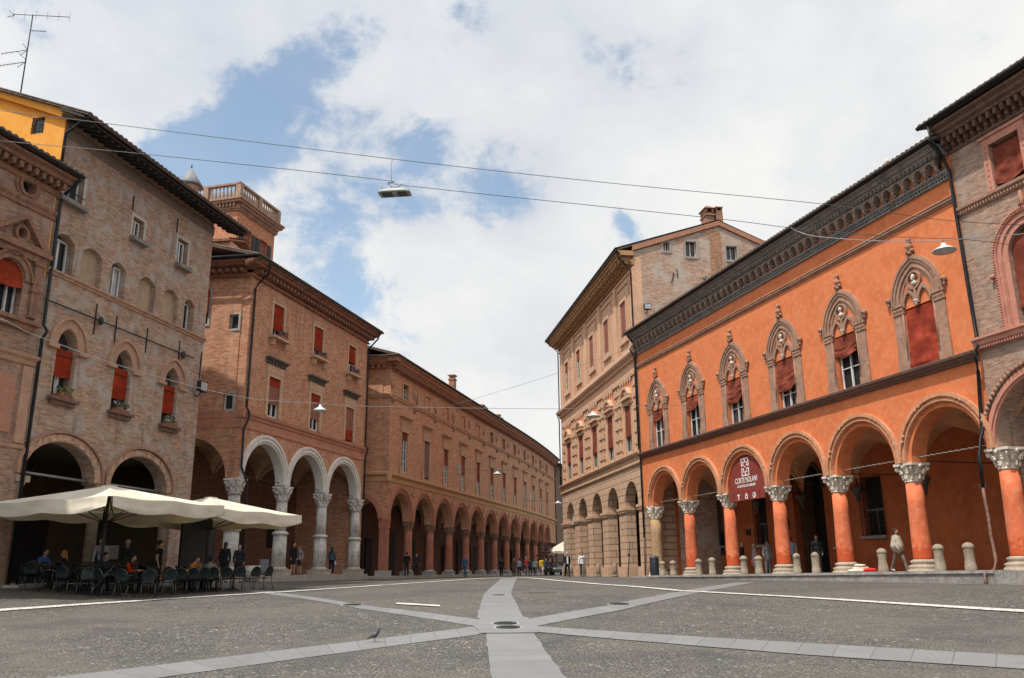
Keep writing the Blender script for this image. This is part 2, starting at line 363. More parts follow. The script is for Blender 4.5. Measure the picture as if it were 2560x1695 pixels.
def capital(b, x, y, z0, z1, r, w):
    h = z1-z0
    b.lathe([(r*1.08,z0),(r*1.12,z0+0.03*h),(r*1.0,z0+0.07*h),(r*0.98,z0+0.3*h),(r*1.12,z0+0.6*h),(r*1.5,z0+0.88*h)],(x,y),20)
    n = 8
    ab = []   # abacus with concave sides
    for k in range(4):
        a = pi/4+k*pi/2; c = w*1.18
        ab.append((x+c*cos(a-0.09), y+c*sin(a-0.09))); ab.append((x+c*cos(a+0.09), y+c*sin(a+0.09)))
        ab.append((x+w*0.80*cos(a+pi/4), y+w*0.80*sin(a+pi/4)))
    m = len(ab); V = [(p[0],p[1],z0+0.87*h) for p in ab]+[(p[0],p[1],z1) for p in ab]
    b.add(V,[tuple(range(m))[::-1],tuple(range(m,2*m))]+[(i,(i+1)%m,(i+1)%m+m,i+m) for i in range(m)])
    for k in range(n):
        a = 2*pi*k/n
        for rr,zz,sz in ((1.12,0.22,0.2),(1.3,0.5,0.22)):
            aa = a+(pi/n if zz > 0.4 else 0)
            b.ball((x+r*rr*cos(aa),y+r*rr*sin(aa),z0+zz*h),(r*0.22,r*0.22,h*0.13),6,5)
            b.ball((x+r*(rr+0.12)*cos(aa),y+r*(rr+0.12)*sin(aa),z0+(zz+0.1)*h),(r*0.16,r*0.16,h*0.05),6,4)
    for k in range(4):
        a = pi/4+k*pi/2; R = Matrix.Rotation(a,3,'Z')
        b.ball((x+w*0.96*cos(a),y+w*0.96*sin(a),z0+0.73*h),(w*0.17,w*0.10,h*0.15),8,6,R); b.ball((x+w*0.78*cos(a),y+w*0.78*sin(a),z0+0.60*h),(w*0.10,w*0.09,h*0.20),7,5,R)
        a2 = k*pi/2; b.ball((x+w*0.76*cos(a2),y+w*0.76*sin(a2),z0+0.83*h),w*0.14,7,5)
def column(parent, x, y, zf, zc0, zc1, r0, r1, w, mshaft, mcap=None, flutes=0, mid=None, base='attic', mbase=None, label=None):
    mcap = mcap or M_marble
    zb = zf+0.42
    sh = MB()
    if flutes:
        if mid:
            sh.lathe([(r0,zb),(r0*0.98,mid-0.02)],(x,y),96,flutes,0.16)
            sh.lathe([(r1*0.98,mid+0.16),(r1*0.93,zc0-0.06)],(x,y),96,flutes,0.16)
            sh.lathe([(r0*1.02,mid-0.03),(r0*1.16,mid+0.02),(r0*1.18,mid+0.08),(r0*1.05,mid+0.12),(r1*1.04,mid+0.17)],(x,y),28)
        else: sh.lathe([(r0,zb),(r1,zc0)],(x,y),96,flutes,0.14)
        sh.lathe([(r1*1.02,zc0-0.07),(r1*1.1,zc0-0.04),(r1*1.02,zc0)],(x,y),24)
    else:
        sh.lathe([(r0*1.03,zb),(r0,zb+0.08),(r0*0.995,zb+(zc0-zb)*0.33),(r0*0.4+r1*0.6,zb+(zc0-zb)*0.7),(r1,zc0)],(x,y),32)
    c = sh.build('column', mshaft, parent)
    if label: c['label'] = label
    cp = MB(); capital(cp,x,y,zc0,zc1,r1,w); cp.build('capital', mcap, c)
    bb = MB()
    if base == 'attic':
        bb.lathe([(r0*1.75,zf-0.25),(r0*1.72,zf+0.06),(r0*1.5,zf+0.09),(r0*1.62,zf+0.15),(r0*1.6,zf+0.2),(r0*1.3,zf+0.24),(r0*1.26,zf+0.29),(r0*1.4,zf+0.34),(r0*1.36,zf+0.38),(r0*1.1,zf+0.42),(r0*1.02,zf+0.44)],(x,y),26)
    else:
        q = r0*1.32; bb.box(x-q,x+q,y-q,y+q,zf-0.35,zf+0.22); bb.box(x-q*1.07,x+q*1.07,y-q*1.07,y+q*1.07,zf+0.225,zf+0.30)
        bb.lathe([(r0*1.3,zf+0.30),(r0*1.28,zf+0.36),(r0*1.12,zf+0.39),(r0*1.05,zf+0.44)],(x,y),24)
    bb.build('column_base', mbase or mcap, c)
    return c
def cloth(b, x0, x1, z0, z1, y, fold=0.03, seed=0, n=18, m=16, sag=0.0, back=0.0):
    def fn(u,v):
        x = x0+(x1-x0)*u; z = z0+(z1-z0)*v; q = 1-v
        d = fold*(noise.noise(Vector((u*2.2+seed*3.1,v*3.2+seed,seed*1.7)))*1.8*q + noise.noise(Vector((u*1.5+(1-v)*2.2+seed,v*9.0,seed*0.7)))*1.3*q)
        zz = z - sag*sin(pi*u)*q*q + sag*0.5*(u-0.5)*q
        return (x, y-abs(d)*1.0-back*q, zz)
    b.grid(n,m,fn)
    return b
def blindbox(parent, x0, x1, z0, z1, y, mat, fold=0.03, seed=0, sag=0.0, roll=True, name='blind', back=0.06):
    b = MB(); cloth(b,x0,x1,z0,z1,y,fold,seed,18,16,sag,back)
    # bottom bar
    if roll: b.tube([(x0,y-back-0.02,z0),(x1,y-back-0.02,z0)],0.02,6)
    return b.build(name, mat, parent)
def casement(parent, x0, x1, z0, z1, y, mat=None, cols=2, rows=2, fw=0.07, open_right=False):
    b = MB(); mat = mat or M_white
    b.box(x0,x0+fw,y-0.06,y,z0,z1); b.box(x1-fw,x1,y-0.06,y,z0,z1); b.box(x0+fw,x1-fw,y-0.06,y,z0,z0+fw); b.box(x0+fw,x1-fw,y-0.06,y,z1-fw,z1)
    for i in range(1,cols):
        x = x0+(x1-x0)*i/cols; b.box(x-fw*0.6,x+fw*0.6,y-0.075,y,z0+fw,z1-fw)
    for j in range(1,rows):
        z = z0+(z1-z0)*j/rows; b.box(x0+fw,x1-fw,y-0.05,y-0.002,z-0.018,z+0.018)
    return b.build('frame', mat, parent)
def pane(parent, pts, y, mat=None, name='window', **k):
    b = MB(); b.plate(pts,[],y,y+0.03); return b.build(name, mat or M_glass, parent, **k)
def surround(parent, x0, x1, z0, z1, mat, w=0.15, p=0.08, name='surround', sill=True, y=-0.0):
    b = MB()
    b.box(x0-w,x0,-p,0.03,z0,z1+w); b.box(x1,x1+w,-p,0.03,z0,z1+w); b.box(x0,x1,-p,0.03,z1,z1+w)
    if sill: b.box(x0-w-0.06,x1+w+0.06,-p-0.1,0.03,z0-0.12,z0-0.003)
    return b.build(name, mat, parent)
# ------------------------------------------------------------------ ground height field
KY = [-60,5,10,13,17.5,20,23,27,34,45,60,75,100,130,600]; KZ = [-1.66,-1.66,-1.61,-1.53,-1.33,-1.17,-.97,-.78,-.62,-.52,-.45,-.46,-.5,-.5,-.5]
_h = [KY[i+1]-KY[i] for i in range(14)]; _d = [(KZ[i+1]-KZ[i])/_h[i] for i in range(14)]; _m = [0]*15
for i in range(1,14):
    if _d[i-1]*_d[i] > 0:
        a, b = 2*_h[i]+_h[i-1], _h[i]+2*_h[i-1]; _m[i] = (a+b)/(a/_d[i-1]+b/_d[i])
def prof(y):
    i = 0
    while i < 13 and y > KY[i+1]: i += 1
    t = max(0,min(1,(y-KY[i])/_h[i]))
    return (2*t**3-3*t*t+1)*KZ[i]+(t**3-2*t*t+t)*_h[i]*_m[i]+(-2*t**3+3*t*t)*KZ[i+1]+(t**3-t*t)*_h[i]*_m[i+1]
def sst(t): t = min(1,max(0,t)); return t*t*(3-2*t)
def gz(x, y):
    z = prof(y); dF = -((x-8.73)*0.959+(y-56)*0.283)
    if y < 50: z += (-.5-z)*sst(1-dF/9)*.8*sst((50-y)/6)*sst((y-12)/8)
    dl = -11-x
    if dl > 0: z += min(.3,.02*dl**1.6)*sst((y-18)/6)
    return z
# ground sheet
def cobble():
    m, t, N, L, bs = newmat('cobblestones'); tc = N.new('ShaderNodeTexCoord'); o = tc.outputs['Object']
    wn_ = N.new('ShaderNodeTexNoise'); wn_.inputs['Scale'].default_value = 3.0; L.new(o, wn_.inputs['Vector'])
    ad = N.new('ShaderNodeVectorMath'); ad.operation = 'MULTIPLY_ADD'; L.new(wn_.outputs['Color'], ad.inputs[0]); ad.inputs[1].default_value = (.06,.06,0); L.new(o, ad.inputs[2])
    v = N.new('ShaderNodeTexVoronoi'); v.inputs['Scale'].default_value = 12.5; v.inputs['Randomness'].default_value = 0.9; L.new(ad.outputs[0], v.inputs['Vector'])
    v2 = N.new('ShaderNodeTexVoronoi'); v2.feature = 'DISTANCE_TO_EDGE'; v2.inputs['Scale'].default_value = 12.5; v2.inputs['Randomness'].default_value = 0.9; L.new(ad.outputs[0], v2.inputs['Vector'])
    sp = N.new('ShaderNodeSeparateColor'); L.new(v.outputs['Color'], sp.inputs[0])
    r = N.new('ShaderNodeValToRGB'); L.new(sp.outputs[0], r.inputs[0]); el = r.color_ramp.elements
    cs = [(0,(.075,.074,.075)),(.22,(.13,.125,.118)),(.42,(.17,.155,.138)),(.58,(.115,.117,.12)),(.74,(.205,.172,.137)),(.88,(.155,.158,.147)),(.965,(.22,.214,.195)),(1,(.38,.37,.34))]
    el[0].position = 0; el[0].color = rgb(cs[0][1]); el[1].position = 1; el[1].color = rgb(cs[-1][1])
    for p, c in cs[1:-1]: x = el.new(p); x.color = rgb(c)
    k = mixc(N,L, mrange(N,L,v2.outputs['Distance'],0.02,0.13,0.72,0), r.outputs[0], (.034,.033,.027))
    f = noisen(N,L,o,0.16,6,0.6,0.3); k = mixc(N,L, mrange(N,L,f,0.40,0.60,0,0.62), k, (.155,.141,.12))
    f2 = noisen(N,L,o,0.42,6,0.65,0.5); k = mixc(N,L, mrange(N,L,f2,0.48,0.66,0,0.55), k, (.07,.07,.074))
    f3 = noisen(N,L,o,0.9,7,0.7,0.6); k = mixc(N,L, mrange(N,L,f3,0.56,0.72,0,0.5), k, (.098,.103,.07))
    v3 = N.new('ShaderNodeTexVoronoi'); v3.inputs['Scale'].default_value = 2.2; L.new(o, v3.inputs['Vector'])   # scraps of paper and pale chips
    s3 = N.new('ShaderNodeSeparateColor'); L.new(v3.outputs['Color'], s3.inputs[0])
    sm = N.new('ShaderNodeMath'); sm.operation = 'MULTIPLY'; L.new(mrange(N,L,v3.outputs['Distance'],0.05,0.09,1,0), sm.inputs[0]); L.new(mrange(N,L,s3.outputs[0],0.93,0.95), sm.inputs[1])
    k = mixc(N,L, sm.outputs[0], k, (.5,.49,.45))
    L.new(k, bs.inputs['Base Color']); bs.inputs['Roughness'].default_value = 0.75; bs.inputs['Specular IOR Level'].default_value = 0.3
    bump(N,L, mrange(N,L,v2.outputs['Distance'],0.0,0.22), bs, 0.8, 0.03); return m
M_cob = cobble()
def slabmat():
    m, t, N, L, bs = newmat('granite slabs'); tc = N.new('ShaderNodeTexCoord'); uv = tc.outputs['UV']
    b = N.new('ShaderNodeTexBrick'); b.inputs['Scale'].default_value = 1.0; b.inputs['Brick Width'].default_value = 0.62; b.inputs['Row Height'].default_value = 40.0; b.offset = 0
    b.inputs['Mortar Size'].default_value = 0.009; b.inputs['Color1'].default_value = (.205,.207,.207,1); b.inputs['Color2'].default_value = (.165,.167,.167,1); b.inputs['Mortar'].default_value = (.09,.088,.085,1)
    L.new(uv, b.inputs['Vector'])
    f = noisen(N,L,tc.outputs['Object'],1.4,7,0.65,0.3); k = mixc(N,L, mrange(N,L,f,0.4,0.7,0,0.4), b.outputs['Color'], (.135,.132,.126))
    f2 = noisen(N,L,tc.outputs['Object'],60,3,0.6); k = mixc(N,L, mrange(N,L,f2,0.35,0.7,0,0.3), k, (.24,.242,.24))
    L.new(k, bs.inputs['Base Color']); bs.inputs['Roughness'].default_value = 0.65; bump(N,L,f2,bs,0.1,0.004); return m
M_slab = slabmat()
def whitestone():
    m, t, N, L, bs = newmat('white cobble strip'); tc = N.new('ShaderNodeTexCoord'); o = tc.outputs['Object']
    v2 = N.new('ShaderNodeTexVoronoi'); v2.feature = 'DISTANCE_TO_EDGE'; v2.inputs['Scale'].default_value = 9.0; L.new(o, v2.inputs['Vector'])
    v = N.new('ShaderNodeTexVoronoi'); v.inputs['Scale'].default_value = 9.0; L.new(o, v.inputs['Vector']); sp = N.new('ShaderNodeSeparateColor'); L.new(v.outputs['Color'], sp.inputs[0])
    k = mixc(N,L, mrange(N,L,sp.outputs[0],0.2,0.9), (.78,.77,.72), (.55,.53,.48))
    k = mixc(N,L, mrange(N,L,v2.outputs['Distance'],0.02,0.09,0.75,0), k, (.16,.145,.125))
    L.new(k, bs.inputs['Base Color']); bs.inputs['Roughness'].default_value = 0.6; bump(N,L, v2.outputs['Distance'], bs, 0.6, 0.02); return m
M_wst = whitestone()
def axis(bps):
    out = []
    for a, b, s in bps:
        n = max(1,int(round((b-a)/s))); out += [a+(b-a)*i/n for i in range(n)]
    return out+[bps[-1][1]]
XS = axis([(-900,-60,140),(-60,-22,3),(-22,20,0.5),(20,60,4),(60,900,140)]); YS = axis([(-500,-20,120),(-20,8,2),(8,70,0.5),(70,160,4),(160,1500,220)])
b = MB(); nx = len(XS)
b.add([(x,y,gz(x,y)) for y in YS for x in XS],[(j*nx+i,j*nx+i+1,(j+1)*nx+i+1,(j+1)*nx+i) for j in range(len(YS)-1) for i in range(nx-1)],True)
b.build('ground', M_cob, None, kind='structure')
def strip(name, left, right, mat, off, kind='structure', seg=0.5):
    # strip between two polylines of equal count, draped on the ground; uv.x runs along it in metres
    V = []; UV = []; Fc = []; s = 0
    rows = []
    for i in range(len(left)-1):
        a, b_, c, d = Vector(left[i]), Vector(right[i]), Vector(left[i+1]), Vector(right[i+1])
        ln = ((a+b_)/2-(c+d)/2).length; n = max(1,int(ln/seg))
        for k in range(n+(1 if i == len(left)-2 else 0)):
            t = k/n; rows.append((a.lerp(c,t), b_.lerp(d,t), s+ln*t))
        s += ln
    W = max(1,int(max((r[0]-r[1]).length for r in rows)/0.4))
    for p, q, u in rows:
        for j in range(W+1):
            w = p.lerp(q,j/W); w = w+Vector((noise.noise(Vector((w.x*2.3,w.y*2.3,off*9))),noise.noise(Vector((w.x*2.3,w.y*2.3,5)))))*(.035 if j in (0,W) else 0); V.append((w.x,w.y,gz(w.x,w.y)+off)); UV.append((u,5.0+(w-p).length))
    for i in range(len(rows)-1):
        for j in range(W): a = i*(W+1)+j; Fc.append((a,a+1,a+W+2,a+W+1))
    me = bpy.data.meshes.new(name); me.from_pydata(V,[],Fc); uvl = me.uv_layers.new(name='UVMap')
    for poly in me.polygons:
        poly.use_smooth = True
        for li in poly.loop_indices: uvl.data[li].uv = UV[me.loops[li].vertex_index]
    me.materials.append(mat); o = bpy.data.objects.new(name, me); COL.objects.link(o); o['kind'] = kind
    return o
strip('path', [(-0.6,18.85),(-0.34,13.55),(-0.25,10.5),(0.0,2.0)], [(0.4,19.0),(0.74,13.45),(0.95,10.5),(1.6,2.0)], M_slab, 0.0060)
strip('path', [(-0.83,19.95),(-2.34,18.6),(-4.31,16.75),(-6.3,14.65),(-7.8,13.0),(-10.6,10.0)], [(-0.6,18.85),(-2.18,17.3),(-3.78,15.6),(-5.33,13.8),(-6.6,12.4),(-9.2,9.4)], M_slab, 0.0080)
strip('path', [(-0.67,20.95),(-4.26,24.85),(-7.79,30.65),(-11.0,36.6)], [(-0.83,19.95),(-4.05,23.7),(-7.9,29.6),(-11.6,35.9)], M_slab, 0.0100)
strip('path', [(0.22,21.0),(2.46,23.95),(4.46,27.6),(9.32,37.6)], [(0.46,19.85),(2.7,22.8),(4.92,26.75),(10.0,36.9)], M_slab, 0.0120)
strip('path', [(0.46,19.85),(2.26,18.8),(5.5,17.0),(8.47,15.25),(14,12.0)], [(0.4,19.0),(1.95,17.85),(4.9,15.6),(7.66,13.85),(13,10.6)], M_slab, 0.0140)
strip('path', [(-0.89,21.3),(-0.97,28.6),(-0.83,41.5),(-0.81,61.0)], [(0.22,21.0),(-0.1,28.5),(0.08,45.2),(0.24,59.8)], M_slab, 0.0160)
strip('path', [(-0.83,19.6),(-0.83,21.4)], [(0.47,19.6),(0.30,21.4)], M_slab, 0.0180)
strip('path', [(-0.72,18.8),(-0.9,19.9)], [(0.47,18.8),(0.5,19.9)], M_slab, 0.0200)
def line_strip(pts, w, off):
    Lf = []; Rt = []
    for i, p in enumerate(pts):
        a = Vector(pts[max(0,i-1)]); c = Vector(pts[min(len(pts)-1,i+1)]); d = (c-a).normalized(); n = Vector((-d.y,d.x))*w/2
        j = Vector((random.uniform(-.01,.01),random.uniform(-.01,.01))); Lf.append(Vector(p)+n+j); Rt.append(Vector(p)-n+j)
    return strip('white_paving_line', Lf, Rt, M_wst, off)
line_strip([(-17.5,16.5),(-15.2,20.2),(-13.31,23.35),(-12.22,25.35),(-10.87,27.6),(-9.22,30.2),(-8.1,32.0),(-6.34,36.9),(-3.93,47.4),(-0.88,63.0)], 0.40, .022)
line_strip([(0.0,65.8),(2.2,46.6),(3.5,37.9),(5.52,30.0),(7.4,27.1),(9.03,25.0),(10.4,23.15),(11.91,21.15),(14.4,17.8)], 0.38, .024)
strip('white_paving_line', [(-3.32,25.25),(-2.02,24.4)], [(-3.25,24.85),(-1.96,24.0)], simple('worn white stone',(.62,.61,.58),.7), .026)
# ================================================================== ORANGE PALACE (right)
M_or = plaster('orange lime plaster', (0.53,0.16,0.06), (0.46,0.13,0.048), (0.58,0.215,0.10), 0.9, dirt=(0.40,0.18,0.10), damt=0.42, dsc=2.2)
M_orcol = plaster('orange column plaster', (0.54,0.14,0.06), (0.44,0.105,0.045), (0.58,0.22,0.12), 1.0, dirt=(0.40,0.17,0.10), damt=0.5, wet=(1.0,(0.47,0.075,0.024)), dsc=3.5)
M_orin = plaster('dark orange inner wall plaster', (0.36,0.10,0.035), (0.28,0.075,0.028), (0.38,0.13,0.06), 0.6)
M_orv = plaster('orange vault plaster', (0.46,0.23,0.115), (0.4,0.19,0.09), None, 0.6)
M_cornd = plaster('grey terracotta cornice', (0.20,0.19,0.18), (0.12,0.113,0.108), (0.31,0.28,0.25), 2.5)
M_corna = plaster('brown terracotta arches', (0.25,0.19,0.15), (0.15,0.12,0.10), (0.34,0.27,0.21), 2.5)
M_step = plaster('crumbling grey step render', (.25,.24,.225), (.16,.15,.14), (.33,.32,.30), 2.2, dirt=(.30,.13,.085), damt=.45, bst=.8)
M_pave = plaster('portico paving', (0.24,0.22,0.20), (0.19,0.175,0.16), None, 1.0)
T = empty('palace', (8.73,56,0), (0.283,-0.959), label='long orange plastered palace with round portico arches and pointed terracotta windows', cat='building')
FX = [0,4.55,9.15,13.85,18.5,23.1,27.65]; FC = [(FX[i]+FX[i+1])/2 for i in range(6)]
WC = [1.9,6.5,11.2,15.9,20.5,25.0]
fl = lambda x: -0.36+0.0094*x
out = [(-0.9,3.93)]
for c in FC: out += arcpts(c,3.93,1.82)
out += [(27.55,3.93),(27.55,15.3),(-0.9,15.3)]
holes = [rect(c-.78,c+.78,7.42,9.86) for c in WC]
b = MB(); b.plate(out,holes,0.0,0.7); b.build('wall', M_or, T)
for c in FC:
    b = MB(); b.ring(c,3.93,2.0,2.3,-0.11,0.02,clamp=2.29); b.ring(c,3.93,2.03,2.08,-0.15,-0.10,clamp=2.28); b.ring(c,3.93,2.2,2.34,-0.19,-0.10,clamp=2.295)
    for a in (24,62,118,156):
        for q in (-3,3): b.ball((c+2.2*cos(radians(a+q)),-0.15,3.93+2.2*sin(radians(a+q))),(.08,.06,.08),7,5)
    b.build('arch_moulding', plaster('pale terracotta arch trim',(0.46,0.225,0.125),(0.36,0.165,0.09),(0.52,0.29,0.18),1.8), T)
for i, x in enumerate(FX):
    if i == 0: column(T,x,.35,fl(x),3.14,3.92,.36,.34,.52,plaster('worn ochre stone',(0.33,0.21,0.11),(0.24,0.15,0.09),(0.42,0.30,0.18),1.6,dirt=(0.15,0.11,0.08)),mbase=M_marble,label='bare ochre stone column without orange plaster')
    else: column(T,x,.35,fl(x),3.2,3.92,.35,.305,.56,M_orcol,mbase=plaster('column base stone',(0.33,0.265,0.195),(0.23,0.185,0.14),(0.42,0.355,0.275),3.0,dirt=(.14,.11,.08),damt=.5))
vault(T,[(FX[i]+.03,FX[i+1]-.03) for i in range(6)],3.95,2.0,.7,5.0,M_orv)
b = MB(); dw = [(-0.55,0.15,1.5,4.3),(4.15,5.35,1.42,4.15),(14.05,15.55,1.55,4.35)]
hl = [rect(*w) for w in dw]+[rect(21.9,22.0,0.9,0.95)]
door = [(8.2,fl(9)-.2)]+[(x,z) for x,z in arcpts(9.55,4.15,1.4)]+[(10.95,fl(9)-.2)]
door = [(8.15,-.1)]+arcpts(9.55,4.2,1.4)+[(10.95,-.1)]
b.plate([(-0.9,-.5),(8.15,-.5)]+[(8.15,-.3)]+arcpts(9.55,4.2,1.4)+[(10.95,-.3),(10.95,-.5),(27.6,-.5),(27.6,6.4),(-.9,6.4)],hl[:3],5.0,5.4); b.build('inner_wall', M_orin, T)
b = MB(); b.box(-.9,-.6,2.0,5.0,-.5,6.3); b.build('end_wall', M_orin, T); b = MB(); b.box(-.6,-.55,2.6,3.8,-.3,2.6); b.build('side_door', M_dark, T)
b = MB(); b.box(-.9,-.55,.7,1.999,-.5,6.3); b.build('end_pier', rusticated('pale rusticated stucco',(0.50,0.33,0.20),(0.12,0.09,0.07),1.3,.42), T)
for x0,x1,z0,z1 in dw:
    w = pane(T,rect(x0,x1,z0,z1),5.3,M_dark,'barred_window'); g = MB()
    for k in range(1,8): g.tube([(x0+(x1-x0)*k/8,4.9,z0-.02),(x0+(x1-x0)*k/8,4.9,z1+.05)],.016,5)
    for k in range(0,14): zz = z0+(z1-z0)*k/13; g.tube([(x0-.12,4.88,zz),(x1+.12,4.88,zz)],.014,5)
    for xx in (x0-.1,x1+.1): g.tube([(xx,4.9,z0),(xx,4.9,z1)],.02,5)
    g.build('grille', M_iron, w); s = MB(); s.box(x0-.15,x1+.15,4.8,5.03,z0-.17,z0-.03); s.build('sill', simple('grey sill stone',(.30,.29,.27),.8), w)
    fr = MB(); fr.box(x0+.05,x1-.05,5.2,5.24,z0+(z1-z0)*.42,z0+(z1-z0)*.45); fr.box((x0+x1)/2-.03,(x0+x1)/2+.03,5.2,5.24,z0+.02,z0+(z1-z0)*.42); fr.build('frame', simple('grey frame',(.3,.3,.3)), w)
d = pane(T,[(8.2,-.3)]+arcpts(9.55,4.2,1.35)+[(10.9,-.3)],6.3,M_dark,'doorway')
b = MB(); b.box(8.0,8.15,5.4,6.5,-.4,5.7); b.box(10.95,11.1,5.4,6.5,-.4,5.7); b.box(8.0,11.1,5.4,6.5,5.7,5.85); b.build('reveal', M_brownwood, d)
b = MB(); b.plate(arcpts(9.55,4.2,1.62)+arcpts(9.55,4.2,1.40,0,pi),[],4.93,5.05); b.build('door_arch', simple('dark door surround',(.06,.05,.045)), d)
for x, z in ((4.55,3.6),(9.15,3.6),(13.85,3.6),(18.5,3.6),(23.1,3.6)):   # wall corbels of the vault
    b = MB(); b.lathe([(.02,z-.42),(.09,z-.3),(.13,z-.1),(.26,z+.15),(.34,z+.22),(.34,z+.36)],(x,4.93),12); b.build('corbel', simple('dark corbel stone',(.10,.085,.07),.8), T)
b = MB(); b.ball((7.4,4.97,2.45),(.26,.05,.42),14,8); b.build('oval_medallion', M_iron, T)
for x0,x1,z0,z1,m in ((21.6,22.0,3.2,3.36,simple('street plate stone',(.45,.38,.3))),(3.0,3.5,2.0,2.35,M_iron),(11.75,11.95,2.35,2.5,simple('house number tile',(.45,.5,.52))),(1.0,1.45,.9,2.3,M_iron),(-.2,.25,.9,2.3,M_iron)):
    b = MB(); b.box(x0,x1,4.94,5.02,z0,z1); b.build('plaque', m, T)
# platform
b = MB(); n = 56; V = []
for i in range(n+1):
    x = -0.9+28.7*i/n
    fy = -1.05+.07*noise.noise(Vector((x*1.3,0,3)))+.05*noise.noise(Vector((x*4.1,1,3)))
    top = fl(x)+.02*noise.noise(Vector((x*2.1,5,1)))
    V += [(x,fy,-1.2),(x,fy-.01,top-.11),(x,fy-.06,top-.10),(x,fy-.05,top),(x,5.0,fl(x)),(x,5.0,-1.2)]
Fc = []
for i in range(n):
    for k in range(6): a = i*6+k; c = i*6+(k+1)%6; Fc.append((a,c,c+6,a+6))
Fc += [(5,4,3,2,1,0), tuple(n*6+k for k in range(6))]
b.add(V,Fc); b.build('portico_step', M_step, T)
# mouldings
b = MB(); b.extr([(0.02,7.05),(-.10,7.07),(-.12,7.14),(-.22,7.18),(-.24,7.26),(-.32,7.29),(-.34,7.38),(-.30,7.41),(0.02,7.41)],-.9,27.5)
b.build('string_course', plaster('dark brown string course',(0.13,0.075,0.055),(0.09,0.055,0.045),(0.2,0.12,0.09),2), T)
b = MB(); b.extr([(0.02,13.13),(-.05,13.14),(-.06,13.20),(-.12,13.22),(-.13,13.28),(-.09,13.30),(-.14,13.34),(-.13,13.38),(0.02,13.38)],-.9,27.5); b.build('frieze_moulding', M_terra, T)
cor = MB()
cor.extr([(0.02,14.08),(-.10,14.08),(-.10,14.13),(0.02,14.13)],-.9,27.5); cor.extr([(0.02,14.22),(-.13,14.22),(-.13,14.27),(0.02,14.27)],-.9,27.5)
n = int(28.4/.15)
for i in range(n): x = -.88+i*.15; cor.box(x,x+.07,-.10,.02,14.131,14.219)
cor.extr([(0.02,14.28),(-.14,14.29),(-.20,14.40),(-.17,14.45),(0.02,14.45)],-.9,27.5)
for i in range(int(28.4/.2)): cor.ball((-.8+i*.2,-.19,14.36),(.07,.05,.06),6,4)
cor.extr([(0.02,15.0),(-.34,15.02),(-.36,15.10),(-.44,15.13),(-.46,15.20),(-.56,15.23),(-.60,15.32),(-.74,15.36),(-.76,15.42),(0.02,15.42)],-.9,27.5)
for i in range(int(28.4/.24)): cor.box(-.86+i*.24,-.76+i*.24,-.44,-.33,15.03,15.125)
c = cor.build('cornice', M_cornd, T)
ar = MB(); P = .595; na = int(28.3/P); outl = [(-.88,14.70)]
for i in range(na): outl += arcpts(-.88+P*(i+.5),14.70,.205,n=10)
outl += [(-.88+P*na,14.70),(-.88+P*na,15.0),(-.88,15.0)]
ar.plate(outl,[],-.30,.02)
for i in range(na): ar.ring(-.88+P*(i+.5),14.70,.20,.255,-.34,-.29,n=10)
for i in range(na+1):
    x = -.88+P*i; ar.box(x-.075,x+.075,-.30,.02,14.56,14.699); ar.ball((x,-.27,14.60),(.075,.085,.10),8,6); ar.ball((x,-.18,14.50),(.10,.12,.06),7,5)
ar.build('arched_frieze', M_corna, c)
gutter(c,-1.0,27.6,-.86,15.50,.085)
quad_strip_roof(T,-1.0,27.7,-.82,15.50,6.5,17.75,M_tile,13,15.5)
b = MB(); b.box(-.9,27.6,12.9,13.2,-.5,15.4); b.build('rear_wall', M_or, T)
for x in (20.45,24.1):
    b = MB(); b.lathe([(.09,15.85),(.13,15.95),(.06,16.1),(.045,16.3),(.09,16.36),(.085,16.45),(.02,16.55)],(x,.2),10); b.build('pinnacle', M_marble, T)
BL = [9.25,9.15,8.75,8.45,8.98,7.50]; SG = [.12,.15,.22,.2,.16,.12]
